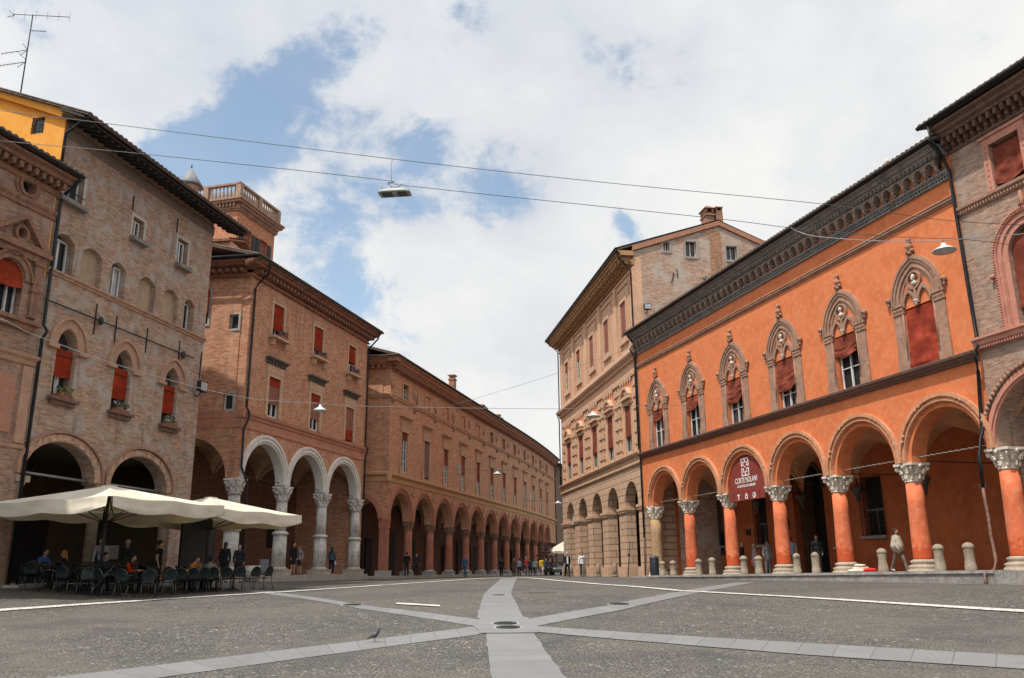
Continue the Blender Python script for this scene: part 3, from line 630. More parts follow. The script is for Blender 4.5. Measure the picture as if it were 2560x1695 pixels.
for i, c in enumerate(WC):
    w = pane(T,rect(c-.78,c+.78,7.42,9.86),.24,M_glass if i not in (1,4) else M_dark,'window')
    f = MB()
    for s in (-1,1):
        x0, x1 = sorted((c+s*.80,c+s*1.36)); f.box(x0,x1,-.06,.02,8.12,9.72)
        f.box(x0-.03,x1+.03,-.10,.02,7.42,7.78); f.box(x0-.02,x1+.02,-.08,.02,7.785,8.115)
        f.box(x0-.02,x1+.04,-.10,.02,9.72,9.78); f.box(x0-.01,x1+.01,-.08,.02,9.78,10.02); f.box(x0-.03,x1+.06,-.13,.02,10.02,10.12)
        for k in range(5): f.ball((x0+.06+k*.11,-.085,9.9),(.05,.03,.09),6,4)
        f.tube([(c+s*.83,-.07,7.8),(c+s*.83,-.07,9.75)],.03,6)
        f.ball((c+s*1.50,-.10,10.42),(.13,.10,.13),8,6); f.ball((c+s*1.50,-.10,10.25),(.06,.07,.12),6,4); f.ball((c+s*1.5,-.2,10.42),.05,6,4)
    f.band(gothic(c,10.12,1.12,1.50),gothic(c,10.12,1.37,1.80),-.12,.02)
    f.band(gothic(c,10.12,1.24,1.62),gothic(c,10.12,1.31,1.72),-.16,-.11)
    f.band(gothic(c,10.12,.98,1.34),gothic(c,10.12,1.12,1.50),-.07,.02); f.band(gothic(c,10.12,.93,1.27),gothic(c,10.12,.99,1.35),-.10,.02)
    f.band(gothic(c,10.12,.80,1.10),gothic(c,10.12,.93,1.27),-.04,.02)
    for s in (-1,1):
        f.band(gothic(c+s*.40,9.95,.30,.52),gothic(c+s*.40,9.95,.39,.68),-.10,.02)
        for q in gothic(c+s*.40,9.95,.29,.50,7): f.ball((q[0],-.07,q[1]),(.035,.05,.035),5,4)
    f.ring(c,10.86,.30,.37,-.12,.02,0,2*pi,26)
    f.box(c-.05,c+.05,-.12,.02,10.0,10.5)
    f.lathe([(.16,11.92),(.07,12.0),(.05,12.12),(.15,12.2),(.13,12.3),(.05,12.36),(.05,12.44),(.10,12.5),(.08,12.56),(.05,12.62)],(c,-.10),8)
    for s in (-1,1): f.ball((c+s*.13,-.1,12.05),(.10,.08,.08),7,5)
    f.build('surround', M_terra, w)
    g = MB(); g.lathe([(.03,9.82),(.07,9.86),(.06,9.92),(.11,10.0),(.12,10.05)],(c,-.10),10); g.build('corbel', M_bust, w)
    bs_ = MB(); bs_.ball((c,-.10,10.98),(.085,.10,.12),9,7); bs_.ball((c,-.08,10.72),(.16,.11,.10),9,6); bs_.lathe([(.06,10.72),(.045,10.9)],(c,-.09),8)
    if i in (0,5,3): bs_.ball((c-.01,-.16,10.9),(.05,.05,.07),6,5)
    bs_.build('bust', M_bust, w)
    cs = MB(); cloth(cs,c-.76,c+.76,BL[i],9.80,.03,.07,i*2.3+1,26,26,SG[i]*(1 if i != 5 else .3),.05)
    cs.build('blind', M_redd if i != 5 else simple('red brown creased cloth',(0.34,0.055,0.03),.85,0,.35,1.2,.1,.2), w)
    if i != 5: casement(w,c-.70 if i in (0,2) else c-.62,c+.70,7.46,BL[i]+.35,.18,M_white,2,2,.06)
    if i in (1,3,4):
        bb = MB(); bb.box(c-.77,c-.66,.03,.22,7.43,9.84); bb.build('shutter', simple('orange painted reveal',(.5,.14,.05)), w)
# tie rods
for i in range(6):
    b = MB(); x0, x1 = FX[i]+.1, FX[i+1]-.1
    if i in (3,4,5): b.tube([(x0+ (x1-x0)*k/40,.35+.02*cos(k*2.2),4.13+.02*sin(k*2.2)) for k in range(41)],.019,6)
    else: b.tube([(x0,.35,4.13),(x1,.35,4.13)],.02,5)
    b.build('tie_rod', simple('galvanised rod',(.3,.28,.25),.6,.3), T)
    if i: 
        b = MB(); b.tube([(FX[i],.7,4.05),(FX[i],5.0,4.05)],.02,5); b.build('tie_rod', M_iron, T)
downpipe(T,[(-.75,-.75,15.4),(-.80,-.3,14.9),(-.85,-.13,14.5),(-.9,-.10,8),(-.9,-.10,2.0)],.06)
downpipe(T,[(-.9,-.10,2.0),(-.92,-.12,-.35)],.055,mat=simple('rusty iron pipe',(.12,.07,.05),.8))
downpipe(T,[(27.45,-.75,15.4),(27.5,-.3,14.9),(27.55,-.14,14.3),(27.6,-.12,9.0),(27.65,-.14,7.6),(27.75,-.42,7.3),(27.72,-.40,6.95),(27.5,-.16,6.6),(27.32,-.14,5.2),(27.30,-.16,4.6),(27.42,-.40,4.2),(27.45,-.62,3.7),(27.42,-.62,2.6)],.062)
b = MB()
downpipe(T,[(27.42,-.62,2.6),(27.42,-.62,2.2),(27.44,-.60,1.6),(27.44,-.62,1.0),(27.46,-.60,.75),(27.5,-.62,.2),(27.48,-.72,-.1),(27.48,-1.13,-.25),(27.48,-1.15,-.75)],.05,mat=plaster('rusty patched pipe',(.16,.07,.045),(.22,.16,.13),(.1,.05,.04),9,rough=.6))
for z in (13.5,11.5,9.6): pass

# ------------------------------------------------------------------ pinkish brick palace at the far right
M_gbrick = brick('pink brown brick', (.26,.155,.11),(.22,.135,.10),(.23,.19,.155),(.215,.185,.155),0.6)
M_pink = plaster('pink terracotta', (0.42,0.19,0.135), (0.34,0.15,0.11), (0.48,0.25,0.185), 1.5,dirt=(.2,.12,.09),damt=.4)
T = empty('palace', (16.52,29.63,0), (0.306,-0.952), label='pinkish brick palace cut off by the right edge, with rope moulded portico arch', cat='building')
gx1 = 9.6; r_ = 2.2
out = [(0.0,3.95),(0.12,3.95)]+arcpts(2.36,3.95,r_)+[(4.7,3.95)]+arcpts(7.0,3.95,r_)+[(gx1,3.95),(gx1,15.9),(0.0,15.9)]
wq = rect(1.78,3.02,12.86,14.50); bigw = [(1.85,7.80)]+arcpts(2.75,10.3,.9)+[(3.65,7.80)]
bigw2 = [(6.2,7.80)]+arcpts(7.1,10.3,.9)+[(8.0,7.80)]; wq2 = rect(6.5,7.74,12.86,14.5)
b = MB(); b.plate(out,[wq,bigw,wq2,bigw2],0,.7); b.build('wall', M_gbrick, T)
for c in (2.36,7.0):
    b = MB(); b.ring(c,3.95,2.2,2.5,-.10,.02,clamp=2.32); b.ring(c,3.95,2.28,2.34,-.16,-.09,clamp=2.31)
    b.build('arch_moulding', M_pink, T)
    b = MB()
    for k in range(44):
        a = pi*(k+.5)/44; R = Matrix.Rotation(-a+.6,3,'Y'); 
        if abs(2.62*cos(a)) < 2.35: b.ball((c+2.62*cos(a),-.12,3.95+2.62*sin(a)),(.10,.10,.055),7,5,R)
    b.ring(c,3.95,2.70,2.78,-.10,.02,.5,pi-.5)
    b.build('rope_moulding', M_terra, T)
column(T,4.75,.35,-.12,3.22,3.94,.36,.31,.58,M_orcol,mbase=M_marble)
vault(T,[(0.1,4.7),(4.75,9.5)],3.97,2.3,.7,5.0,M_ivault)
b = MB(); b.plate(rect(-.0,gx1,-.6,7.2),[rect(.9,2.3,1.6,4.3)],5.0,5.3); b.build('inner_wall', M_orin, T)
w = pane(T,rect(.9,2.3,1.6,4.3),5.22,M_dark,'barred_window'); g = MB()
for k in range(9): g.tube([(.85+1.5*k/8,4.9,1.55),(.85+1.5*k/8,4.9,4.35)],.016,5)
for k in range(12): g.tube([(.75,4.88,1.6+2.7*k/11),(2.45,4.88,1.6+2.7*k/11)],.014,5)
g.build('grille', M_iron, w)
b = MB(); b.box(0.0,gx1,-1.05,5.0,-1.2,-.115); b.build('portico_step', M_step, T)
b = MB(); b.extr([(0.02,7.36),(-.10,7.38),(-.12,7.48),(-.22,7.52),(-.24,7.66),(-.32,7.70),(-.32,7.78),(0.02,7.78)],.0,gx1); modill(b,.05,gx1,.11,.06,-.20,.0,7.40,7.50); b.build('string_course', M_pink, T)
b = MB(); b.extr([(0.02,12.45),(-.06,12.46),(-.08,12.6),(-.16,12.66),(-.17,12.76),(0.02,12.76)],.0,gx1); modill(b,.05,gx1,.13,.06,-.12,.0,12.50,12.60); b.build('string_course', M_terra, T)
for c in (2.4,7.12):
    q = rect(c-.62,c+.62,12.86,14.5)
    w = pane(T,q,.35,M_glass,'window'); f = MB(); f.box(c-.90,c-.62,-.06,.02,12.78,14.78); f.box(c+.62,c+.90,-.06,.02,12.78,14.78); f.box(c-.62,c+.62,-.06,.02,14.5,14.78)
    f.box(c-.98,c+.98,-.12,.02,14.785,14.87)
    for k in range(8):
        for s in (-1,1): f.ball((c+s*.76,-.075,12.95+k*.22),.028,5,4)
    f.build('surround', M_pink, w); m = MB(); cloth(m,c-.60,c+.60,13.05,14.4,.12,.07,c,20,18,.15,.05); m.build('blind', M_redd, w)
for c in (2.75,7.1):
    w = pane(T,[(c-.9,7.80)]+arcpts(c,10.3,.9)+[(c+.9,7.80)],.40,M_glass,'window'); f = MB()
    for s in (-1,1):
        for a, e_, y in ((.9,1.12,-.04),(1.12,1.30,-.10),(1.30,1.46,-.15)):
            x0, x1 = sorted((c+s*a,c+s*e_)); f.box(x0,x1,y,.02,7.79,10.299)
    for a, e_, y in ((.9,1.12,-.04),(1.12,1.30,-.10),(1.30,1.46,-.15)): f.ring(c,10.3,a,e_,y,.02)
    f.build('surround', M_pink, w); f = MB()
    for s in (-1,1):
        for k in range(26): f.ball((c+s*1.40,-.17,7.85+k*.095),(.055,.05,.03),6,4,Matrix.Rotation(.6*s,3,'Y'))
        for k in range(40): f.ball((c+s*1.16,-.12,7.85+k*.062),.018,4,3)
    for k in range(48): a = pi*k/47; f.ball((c+1.40*cos(a),-.17,10.3+1.40*sin(a)),(.055,.05,.03),6,4,Matrix.Rotation(-a+.6,3,'Y'))
    for s in (-1,1): x0, x1 = sorted((c+s*1.34,c+s*1.45)); f.box(x0,x1,-.165,-.13,7.8,10.3)
    f.ring(c,10.3,1.34,1.45,-.165,-.13); f.ball((c-1.6,-.1,9.75),.10,8,6); f.lathe([(.14,11.8),(.06,11.95),(.13,12.05),(.05,12.15),(.08,12.25),(.03,12.33)],(c,-.1),8)
    f.build('rope_trim', M_pink, w)
    m = MB(); cloth(m,c-.85,c+.85,8.5,11.0,.14,.10,c+4,20,24,.25,.05); m.build('blind', M_redd, w); casement(w,c-.8,c+.8,7.85,8.9,.36,M_white,2,1)
b = MB(); b.extr([(0.02,14.98),(-.06,15.0),(-.09,15.1),(0.02,15.12)],.0,gx1)
for i in range(int(gx1/.3)):
    x = .1+i*.3; b.box(x,x+.13,-.42,.02,15.3,15.52); b.box(x+.01,x+.12,-.25,.02,15.14,15.295); b.ball((x+.065,-.4,15.36),(.06,.07,.10),6,5)
b.extr([(0.02,15.52),(-.46,15.53),(-.48,15.62),(-.62,15.68),(-.64,15.80),(-.80,15.86),(-.80,15.95),(0.02,15.95)],.0,gx1)
c = b.build('cornice', plaster('dark red brown cornice',(0.15,0.085,0.06),(0.08,0.055,0.045),(0.24,0.15,0.11),3), T)
gutter(c,-.35,gx1,-.96,16.12,.10)
quad_strip_roof(T,-.35,gx1,-.9,16.10,6.5,18.4,M_tile,13,16.1)
b = MB()
for k in range(9): b.tube([(.35+k,-.55,16.22),(.35+k,-.55,16.52)],.018,5)
for z in (16.38,16.5): b.tube([(.2,-.55,z),(gx1,-.55,z)],.018,5)
b.build('snow_guard', M_iron, T)
downpipe(T,[(.15,-.95,16.05),(.18,-.9,15.4),(.1,-.5,15.0),(-.15,-.3,14.75),(-.3,-.2,14.6)],.055)
b = MB(); b.box(0.0,.3,.72,13,-.5,15.9); b.build('side_wall', M_gbrick, T)
b = MB(); b.box(.3,gx1,12.7,13,-.5,15.9); b.build('rear_wall', M_gbrick, T)
# ================================================================== OCHRE PALACE with rusticated arcade
def yz(b, outer, holes, x0, x1, shear=0.0):   # plate in the YZ plane (outer given as (depth, z))
    t = MB(); t.plate(outer,holes,x0,x1); b.add([(v[1]+shear*v[0],v[0],v[2]) for v in t.v], t.f); return b
M_och = plaster('ochre stucco', (0.50,0.31,0.20), (0.42,0.255,0.16), (0.55,0.36,0.245), 0.8, dirt=(0.36,0.20,0.11), damt=0.4)
M_ochp = plaster('salmon panel stucco', (0.58,0.26,0.14), (0.46,0.18,0.08), (0.56,0.27,0.14), 0.9)
M_ocht = plaster('tan stone trim', (0.46,0.30,0.20), (0.385,0.25,0.165), (0.52,0.36,0.25), 1.4, dirt=(0.2,0.13,0.09))
M_rust = rusticated('pink tan rusticated blocks', (0.58,0.385,0.255), (0.17,0.115,0.08), 1.3, .46, .028)
M_gable = brick('grey brown brick gable', (.31,.19,.135),(.25,.165,.12),(.28,.245,.2),(.285,.26,.225),0.7,dirt=(.36,.20,.11),damt=.25)
T = empty('palace', (8.48,56.86,0), (0.158,-0.987), label='tall ochre stucco palace with rusticated arcade and brick gable, left of the orange palace', cat='building')
EC = [-2.78-4.7*k for k in range(5)]
out = [(-24.8,-1.0)]; 
for c in reversed(EC): out += [(c-1.52,-1.0)]+arcpts(c,4.35,1.52)+[(c+1.52,-1.0)]
out += [(0,-1.0),(0,6.9),(-24.8,6.9)]
b = MB(); b.plate(out,[],0,.72); b.build('arcade', M_rust, T)
hl = [rect(c-.72,c+.72,7.90,11.15) for c in EC]+[rect(c-.70,c+.70,16.05,18.7) for c in EC]
b = MB(); b.plate(rect(-24.8,0,6.9,21.2),hl,.05,.6); b.build('wall', M_och, T)
for k in range(6):   # imposts and plinth blocks on each pier
    x1 = 0.0 if k == 0 else EC[k-1]-1.52; x0 = -24.8 if k == 5 else EC[k]+1.52
    m = MB(); m.box(x0-.10,x1+.10 if k else x1,-.14,.78,4.02,4.2); m.box(x0-.05,x1+.05 if k else x1,-.09,.75,3.86,4.015); m.build('impost', M_ocht, T)
    m = MB(); m.box(x0-.12,x1+.12 if k else x1,-.16,.80,-1.0,.22); m.build('plinth', M_ocht, T)
m = MB(); m.extr([(0.04,6.82),(-.12,6.84),(-.14,6.94),(-.10,7.0),(-.12,7.36),(-.26,7.40),(-.32,7.52),(-.32,7.58),(0.04,7.6)],-24.95,.0); m.build('string_course', M_ocht, T)
m = MB(); m.extr([(0.04,13.95),(-.10,14.0),(-.12,14.2),(-.30,14.3),(-.36,14.42),(-.36,14.5),(-.14,14.56),(-.10,14.9),(0.04,14.92)],-24.95,.0); m.build('string_course', M_ocht, T)
m = MB()
for c in EC:
    for s in (-1,1):
        x = c+s*1.95
        for z0, z1 in ((7.62,7.9),): m.box(x-.34,x+.34,-.14,.05,z0,z1)
        m.box(x-.24,x+.24,-.07,.05,7.9,12.9)
        for k in range(6): m.box(x-.33,x+.33,-.13,.05,8.15+k*.8,8.5+k*.8)
        m.box(x-.36,x+.36,-.16,.05,12.9,13.1)
    m.box(c-1.4,c+1.4,-.08,.05,12.95,13.2)
    for k in range(5): m.box(c-1.3+k*.58,c-1.0+k*.58,-.13,-.0801,12.70,13.25)
m.build('quoined_pilasters', M_ocht, T)
for i, c in enumerate(EC):
    p = MB(); p.box(c-1.35,c+1.35,.01,.049,11.2,12.9); p.build('panel', M_ochp, T)
    w = pane(T,rect(c-.72,c+.72,7.9,11.15),.20,M_glass,'window'); f = MB()
    f.box(c-.90,c-.72,-.01,.05,7.9,11.15); f.box(c+.72,c+.90,-.01,.05,7.9,11.15); f.box(c-.95,c+.95,-.10,.05,11.155,11.5); f.box(c-1.08,c+1.08,-.28,.05,11.505,11.66)
    if i%2 == 0: f.extr([(0.05,11.665),(-.24,11.665),(-.24,11.66+.1),(.05,11.76)],c-1.05,c+1.05); f.ring(c,11.25,.98,1.18,-.28,.05,radians(28),radians(152))
    else: 
        f.ring(c,11.25,.98,1.18,-.28,.05,radians(28),radians(152))
    f.ball((c,-.1,11.95),(.3,.12,.16),8,6)
    f.build('surround', M_ocht, w); m = MB(); cloth(m,c-.70,c+.70,[8.9,8.75,8.95,9.2,9.3][i]+.1,11.1,.05,.03,i+20,12,14,.06,.04); m.build('blind', M_redd, w)
    casement(w,c-.68,c+.68,7.93,9.6,.17,simple('grey green painted frame',(.30,.32,.30)),2,1,.06)
    w = pane(T,rect(c-.70,c+.70,16.05,18.7),.18,M_glass,'window'); f = MB()
    f.box(c-.95,c-.70,-.06,.05,15.8,18.95); f.box(c+.70,c+.95,-.06,.05,15.8,18.95); f.box(c-.70,c+.70,-.06,.05,18.7,18.95); f.box(c-.70,c+.70,-.10,.05,15.8,16.045)
    f.box(c-1.05,c+1.05,-.12,.05,15.6,15.795)
    for s in (-1,1): x0, x1 = sorted((c+s*1.38,c+s*1.48)); f.box(x0,x1,-.03,.05,15.2,19.9)
    f.box(c-1.38,c+1.38,-.03,.05,19.8,19.9); f.build('surround', M_ocht, w)
    if i < 3: m = MB(); cloth(m,c-.68,c+.68,16.15,18.65,.05,.01,i+30,8,10); m.build('blind', simple('dark red roller blind',(.24,.055,.035)), w)
    else: m = MB(); cloth(m,c-.68,c+.68,17.9,18.65,.05,.01,i+30,8,6); m.build('blind', M_redd, w); casement(w,c-.68,c+.68,16.1,17.95,.15,M_white,2,3,.05)
m = MB()
for k in range(6):
    x = -.1-4.7*k; x = min(max(x,-24.5),-.35); m.box(x-.33,x+.33,-.06,.05,14.93,20.3)
m.box(-24.8,0,-.05,.05,20.3,20.45); m.build('pilasters', M_och, T)
b = MB(); b.extr([(0.05,20.6),(-.08,20.62),(-.10,20.8),(-.16,20.86),(-.18,20.95),(0.05,20.95)],-25.0,.05)
modill(b,-24.9,0,.62,.26,-.80,.02,20.96,21.25); modill(b,-24.9,0,.62,.18,-.5,.02,20.75,20.955)
b.extr([(0.05,21.26),(-.86,21.26),(-.88,21.42),(-1.02,21.48),(-1.06,21.6),(0.05,21.6)],-25.5,.12); c = b.build('cornice', plaster('brown ochre cornice',(0.34,0.19,0.09),(0.22,0.13,0.07),(0.42,0.25,0.13),2), T)
gutter(c,-25.6,.15,-1.15,21.80,.11)
quad_strip_roof(T,-25.6,.1,-1.1,21.66,6.5,24.25,M_tile,13.2,21.4,per=.3)
b = MB(); yz(b,[(.6,-1.0),(13,-1.0),(13,21.1),(6.5,23.85),(.02,21.6),(.02,21.25),(.6,21.2)],[rect(2.31,2.75,21.75,22.42),rect(3.96,4.75,21.4,22.55),rect(6.98,7.8,21.3,22.35)],-.45,.0); b.build('gable_wall', M_gable, T)
b = MB(); yz(b,[(.0,21.62),(6.5,23.88),(13,21.1),(13,21.5),(6.5,24.22),(.0,21.98)],[],-.03,.14); b.build('verge', plaster('orange verge brick',(.31,.15,.09),(.25,.12,.08),(.38,.2,.13),2), T)
b = MB(); yz(b,[(5.7,18.0),(6.6,18.0),(6.6,23.5),(5.8,23.4)],[],-.01,.025); b.build('chimney_breast', brick('orange brick',(.27,.13,.07),(.25,.13,.08),(.25,.19,.14)), T)
for y0,y1,z0,z1 in ((2.31,2.75,21.75,22.42),(3.96,4.75,21.4,22.55),(6.98,7.8,21.3,22.35)):
    b = MB(); b.box(-.34,-.30,y0,y1,z0,z1); w = b.build('window', M_glass, T); f = MB()
    f.box(-.28,-.24,y0,y0+.06,z0,z1); f.box(-.28,-.24,y1-.06,y1,z0,z1); f.box(-.28,-.24,(y0+y1)/2-.03,(y0+y1)/2+.03,z0,z1); f.box(-.28,-.241,y0+.06,y1-.06,z0,z0+.06); f.build('frame', M_white, w)
    f = MB(); f.box(-.01,.03,y0-.17,y0,z0-.15,z1+.15); f.box(-.01,.03,y1,y1+.17,z0-.15,z1+.15); f.box(-.01,.03,y0,y1,z1,z1+.15); f.box(-.01,.06,y0,y1,z0-.15,z0); f.build('surround', plaster('grey cement surround',(.28,.25,.22)), w)
b = MB(); b.box(-1.2,-.2,5.75,6.35,23.4,25.0); b.box(-1.25,-.15,6.5,7.0,23.4,25.15)
b.box(-1.3,-.1,5.68,6.42,24.75,24.85)
for y in (5.72,6.2): b.box(-1.25,-.15,y,y+.14,25.0,25.32)
b.add([(-1.35,5.6,25.3),(-.05,5.6,25.3),(-.05,6.5,25.3),(-1.35,6.5,25.3),(-.7,6.05,25.75)],[(0,1,4),(1,2,4),(2,3,4),(3,0,4),(3,2,1,0)])
for y in (6.5,6.9): b.box(-1.25,-.15,y,y+.1,25.15,25.38)
b.box(-1.3,-.1,6.46,7.04,25.38,25.44); b.build('chimney', M_tilered, T)
b = MB(); yz(b,[(2.6,22.5),(2.9,23.55),(3.3,23.8),(4.9,23.85),(5.0,23.0)],[],-3.2,-2.2); b.build('dormer', M_tilered, T)
for (y0,z0,y1,z1) in ((2.75,19.4,2.95,20.2),(3.2,19.8,3.2,20.4),(5.0,19.0,5.3,20.0),(5.05,19.9,5.3,19.6)):
    b = MB(); b.tube([(.04,y0,z0),(.05,y1,z1)],.03,5); b.build('wall_anchor', M_iron, T)
b = MB(); b.box(-24.8,-24.4,1.0,13,-1,21); b.box(-24.4,-.45,12.6,13,-1,21); b.build('rear_wall', M_och, T)
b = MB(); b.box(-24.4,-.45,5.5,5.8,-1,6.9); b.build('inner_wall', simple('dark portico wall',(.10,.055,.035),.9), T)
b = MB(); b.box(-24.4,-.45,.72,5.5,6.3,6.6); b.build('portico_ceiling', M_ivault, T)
downpipe(T,[(-.15,-1.12,21.7),(-.12,-1.0,21.2),(-.15,-.45,20.6),(-.16,-.14,20.2),(-.16,-.13,14.95),(-.16,-.42,14.5),(-.16,-.14,13.9),(-.16,-.13,7.7)],.055)
downpipe(T,[(-24.75,-1.1,21.7),(-24.75,-1.0,21.2),(-24.75,-.3,20.7),(-24.75,-.12,20.4),(-24.75,-.12,14.8),(-24.75,-.40,14.45),(-24.75,-.15,13.8),(-24.75,-.13,7.6)],.055)
b = MB(); b.plate(arcpts(EC[4],4.35,1.5)+[(EC[4]+1.5,4.0),(EC[4]-1.5,4.0)],[],.45,.5); b.build('lunette_sign', simple('pale lunette sign',(.5,.48,.44)), T)
b = MB(); b.box(-23.9,-23.5,-.06,-.003,1.15,2.6); b.build('notice_board', simple('grey notice board',(.3,.34,.35)), T)

# ================================================================== LEFT SIDE: brick house with white arches
M_cb = brick('red brown brick', (.37,.17,.092),(.31,.14,.088),(.30,.21,.155),(.37,.23,.155),0.45,damt=.55,pscale=.5)
M_cs = plaster('red brown band', (0.38,0.175,0.11), (0.31,0.14,0.09), (0.44,0.22,0.15), 1.6, dirt=(0.12,0.08,0.06), damt=0.35)
M_cv = plaster('tan vault plaster', (0.36,0.23,0.135), None, None, .7)
M_wh = plaster('white painted arch stone', (0.60,0.57,0.52), (0.5,0.47,0.43), (0.68,0.66,0.62), 1.6, dirt=(0.3,0.27,0.24), damt=0.35)
M_colw = plaster('worn white fluted stone', (0.56,0.54,0.50), (0.40,0.37,0.34), (0.66,0.65,0.62), 2.2, dirt=(0.10,0.09,0.08), damt=0.85, wet=(0.35,(0.36,0.24,0.15)), dsc=4.5)
M_stone = plaster('grey step stone', (0.33,0.31,0.285), (0.26,0.245,0.225), (0.42,0.40,0.37), 1.6)
T = empty('house', (-14.48,45,0), (0.258,0.966), label='red brown brick house with three white portico arches on fluted columns', cat='building')
x0, x1 = .35, 15.7; CX = [.47,5.35,10.26,15.15]; CC = [2.91,7.8,12.7]
out = [(x0,4.78)]
for c in CC: out += arcpts(c,4.85,2.1)
out += [(15.45,4.85),(15.45,4.0),(x1,4.0),(x1,16.2),(x0,16.2)]
cw = [3.35,8.28,13.2]
hl = [rect(c-.62,c+.62,8.5,10.78) for c in cw]+[rect(c-.60,c+.60,13.2,15.1) for c in cw]
b = MB(); b.plate(out,hl,0,.5); b.build('wall', M_cb, T)
for c in CC:
    b = MB(); b.ring(c,4.85,2.08,2.2,-.05,.52,clamp=2.44); b.ring(c,4.85,2.2,2.3,-.12,.02,clamp=2.44); b.ring(c,4.85,2.3,2.42,-.09,.02,clamp=2.44); b.ring(c,4.85,2.42,2.55,-.15,.02,clamp=2.445); b.build('arch_moulding', M_wh, T)
b = MB(); b.box(15.2,15.7,-.02,.5,-.6,4.0); b.build('end_pier', M_cb, T)
for x in CX: column(T,x,.2,-.10,4.05,4.80,.40,.33,.52,M_colw,M_colw,24,2.12,'block',plaster('pitted plinth stone',(0.42,0.37,0.31),(0.3,0.26,0.21),(0.52,0.48,0.42),2.6,dirt=(.15,.12,.1),damt=.6))
vault(T,[(.5,5.3),(5.4,10.2),(10.3,15.1)],4.85,2.3,.5,5.0,M_cv)
# side facing the square (sheared a little off square)
SH = -.12
so_ = [(0.5,4.85),(.7,4.85)]+arcpts(2.85,4.85,2.15)+[(8.5,4.85),(8.5,16.2),(0.5,16.2)]
b = MB(); yz(b,so_,[rect(.60,1.15,12.95,13.78),rect(.58,1.15,8.46,9.34),rect(2.4,3.7,13.3,15.2)],.35,.75,SH); b.build('side_wall', M_cb, T)
for z, w_ in ((13.35,.45),): pass
def sidewin(y0,y1,z0,z1,fr=M_white,mat=M_glass):
    b = MB(); b.box(.55+SH*y0,.58+SH*y0,y0,y1,z0,z1); w = b.build('window', mat, T); f = MB(); X = .45+SH*y0
    f.box(X,X+.05,y0,y0+.07,z0,z1); f.box(X,X+.05,y1-.07,y1,z0,z1); f.box(X,X+.049,y0+.07,y1-.07,z0,z0+.07); f.box(X,X+.049,y0+.07,y1-.07,z1-.07,z1); f.build('frame', fr, w)
    s = MB(); X = .35+SH*y0; s.box(X-.04,X+.02,y0-.12,y0,z0-.12,z1+.1); s.box(X-.05,X+.02,y1,y1+.12,z0-.12,z1+.1); s.box(X-.06,X+.02,y0,y1,z0-.12,z0); s.box(X-.04,X+.02,y0,y1,z1,z1+.1); s.build('surround', M_stone, w); return w
sidewin(.60,1.15,12.95,13.78,simple('green grey frame',(.35,.42,.42))); sidewin(.58,1.15,8.46,9.34)
w = sidewin(2.4,3.7,13.3,15.2,M_white,M_dark); b = MB(); b.box(-.12,-.08,2.35,3.75,13.9,15.3); b.build('blind', M_red, w)
# strings, cornice, roof
def wrap(prof, name, mat, xe=15.75, ye=8.5, mod=None):
    b = MB(); b.extr(prof,x0-.0,xe)
    t = MB(); t.extr([(-p[0],p[1]) for p in prof],0,ye)   # same profile returned along the side
    mn = min(p[0] for p in prof)
    V = [(x0 - v[1]*1.0 + SH*v[0], v[0], v[2]) for v in t.v]
    b.add([(2*x0-v[0]+2*SH*v[1] if False else v[0]-2*(v[0]-(x0+SH*v[1])), v[1], v[2]) for v in V], t.f)
    b.box(x0+mn,x0,mn,0,min(p[1] for p in prof)+.004,max(p[1] for p in prof)-.004)
    return b.build(name, mat, T)
wrap([(0.02,8.02),(-.06,8.05),(-.08,8.2),(-.16,8.26),(-.18,8.42),(0.02,8.46)],'string_course',M_cs)
wrap([(0.02,7.5),(-.05,7.5),(-.07,7.6),(-.03,7.64),(-.03,8.0),(0.02,8.0)],'string_course',M_cs)
wrap([(0.02,16.0),(-.06,16.02),(-.08,16.12),(0.02,16.14)],'cornice_fillet',M_cs)
b = MB(); b.extr([(0.02,16.35),(-.12,16.36),(-.14,16.42),(-.56,16.5),(-.62,16.62),(-.78,16.66),(-.80,16.74),(0.02,16.74)],x0-.78,16.3)
n = 25
modill(b,x0,15.9,.42,.16,-.50,.02,16.15,16.345); modill(b,x0,15.9,.14,.06,-.12,.02,15.9,15.995)
t = MB(); t.extr([(-.02,16.35),(.12,16.36),(.14,16.42),(.56,16.5),(.62,16.62),(.78,16.66),(.80,16.74),(-.02,16.74)],-.05,8.5); modill(t,.2,8.5,.42,.16,-.02,.50,16.15,16.345); modill(t,.1,8.5,.14,.06,-.02,.12,15.9,15.995)
b.add([(x0-v[1]+SH*v[0], v[0], v[2]) for v in t.v], t.f)
c = b.build('cornice', plaster('dark red cornice',(0.25,0.12,0.075),(0.15,0.08,0.055),(0.34,0.18,0.12),2.4,dirt=(.05,.04,.035),damt=.6), T)
gutter(c,x0-.9,16.45,-.88,16.86,.08)
g = MB(); g.tube([(x0-.9,-.9,16.82),(x0-.9+SH*8.5,8.5,16.82)],.08,8); g.build('gutter', M_gutter, c)
quad_strip_roof(T,x0-.85,16.35,-.83,16.80,4.6,18.5,M_tile,10,16.8)
b = MB(); n = 90
b.add([(x0-.86+SH*y, y, 16.80+.06*abs(sin(pi*y/.26))) for y in [-.8+9.8*i/240 for i in range(241)]]+[(4.0,max(y,3),18.2) for y in [-.8+9.8*i/240 for i in range(241)]],[(i,i+1,i+242,i+241) for i in range(240)]); b.build('side_roof', M_tilered, T)
b = MB(); b.box(-.3,15.7,8.6,9.0,-1,16.2); b.box(15.35,15.7,.5,8.6,-1,16.2); b.build('rear_wall', M_cb, T)
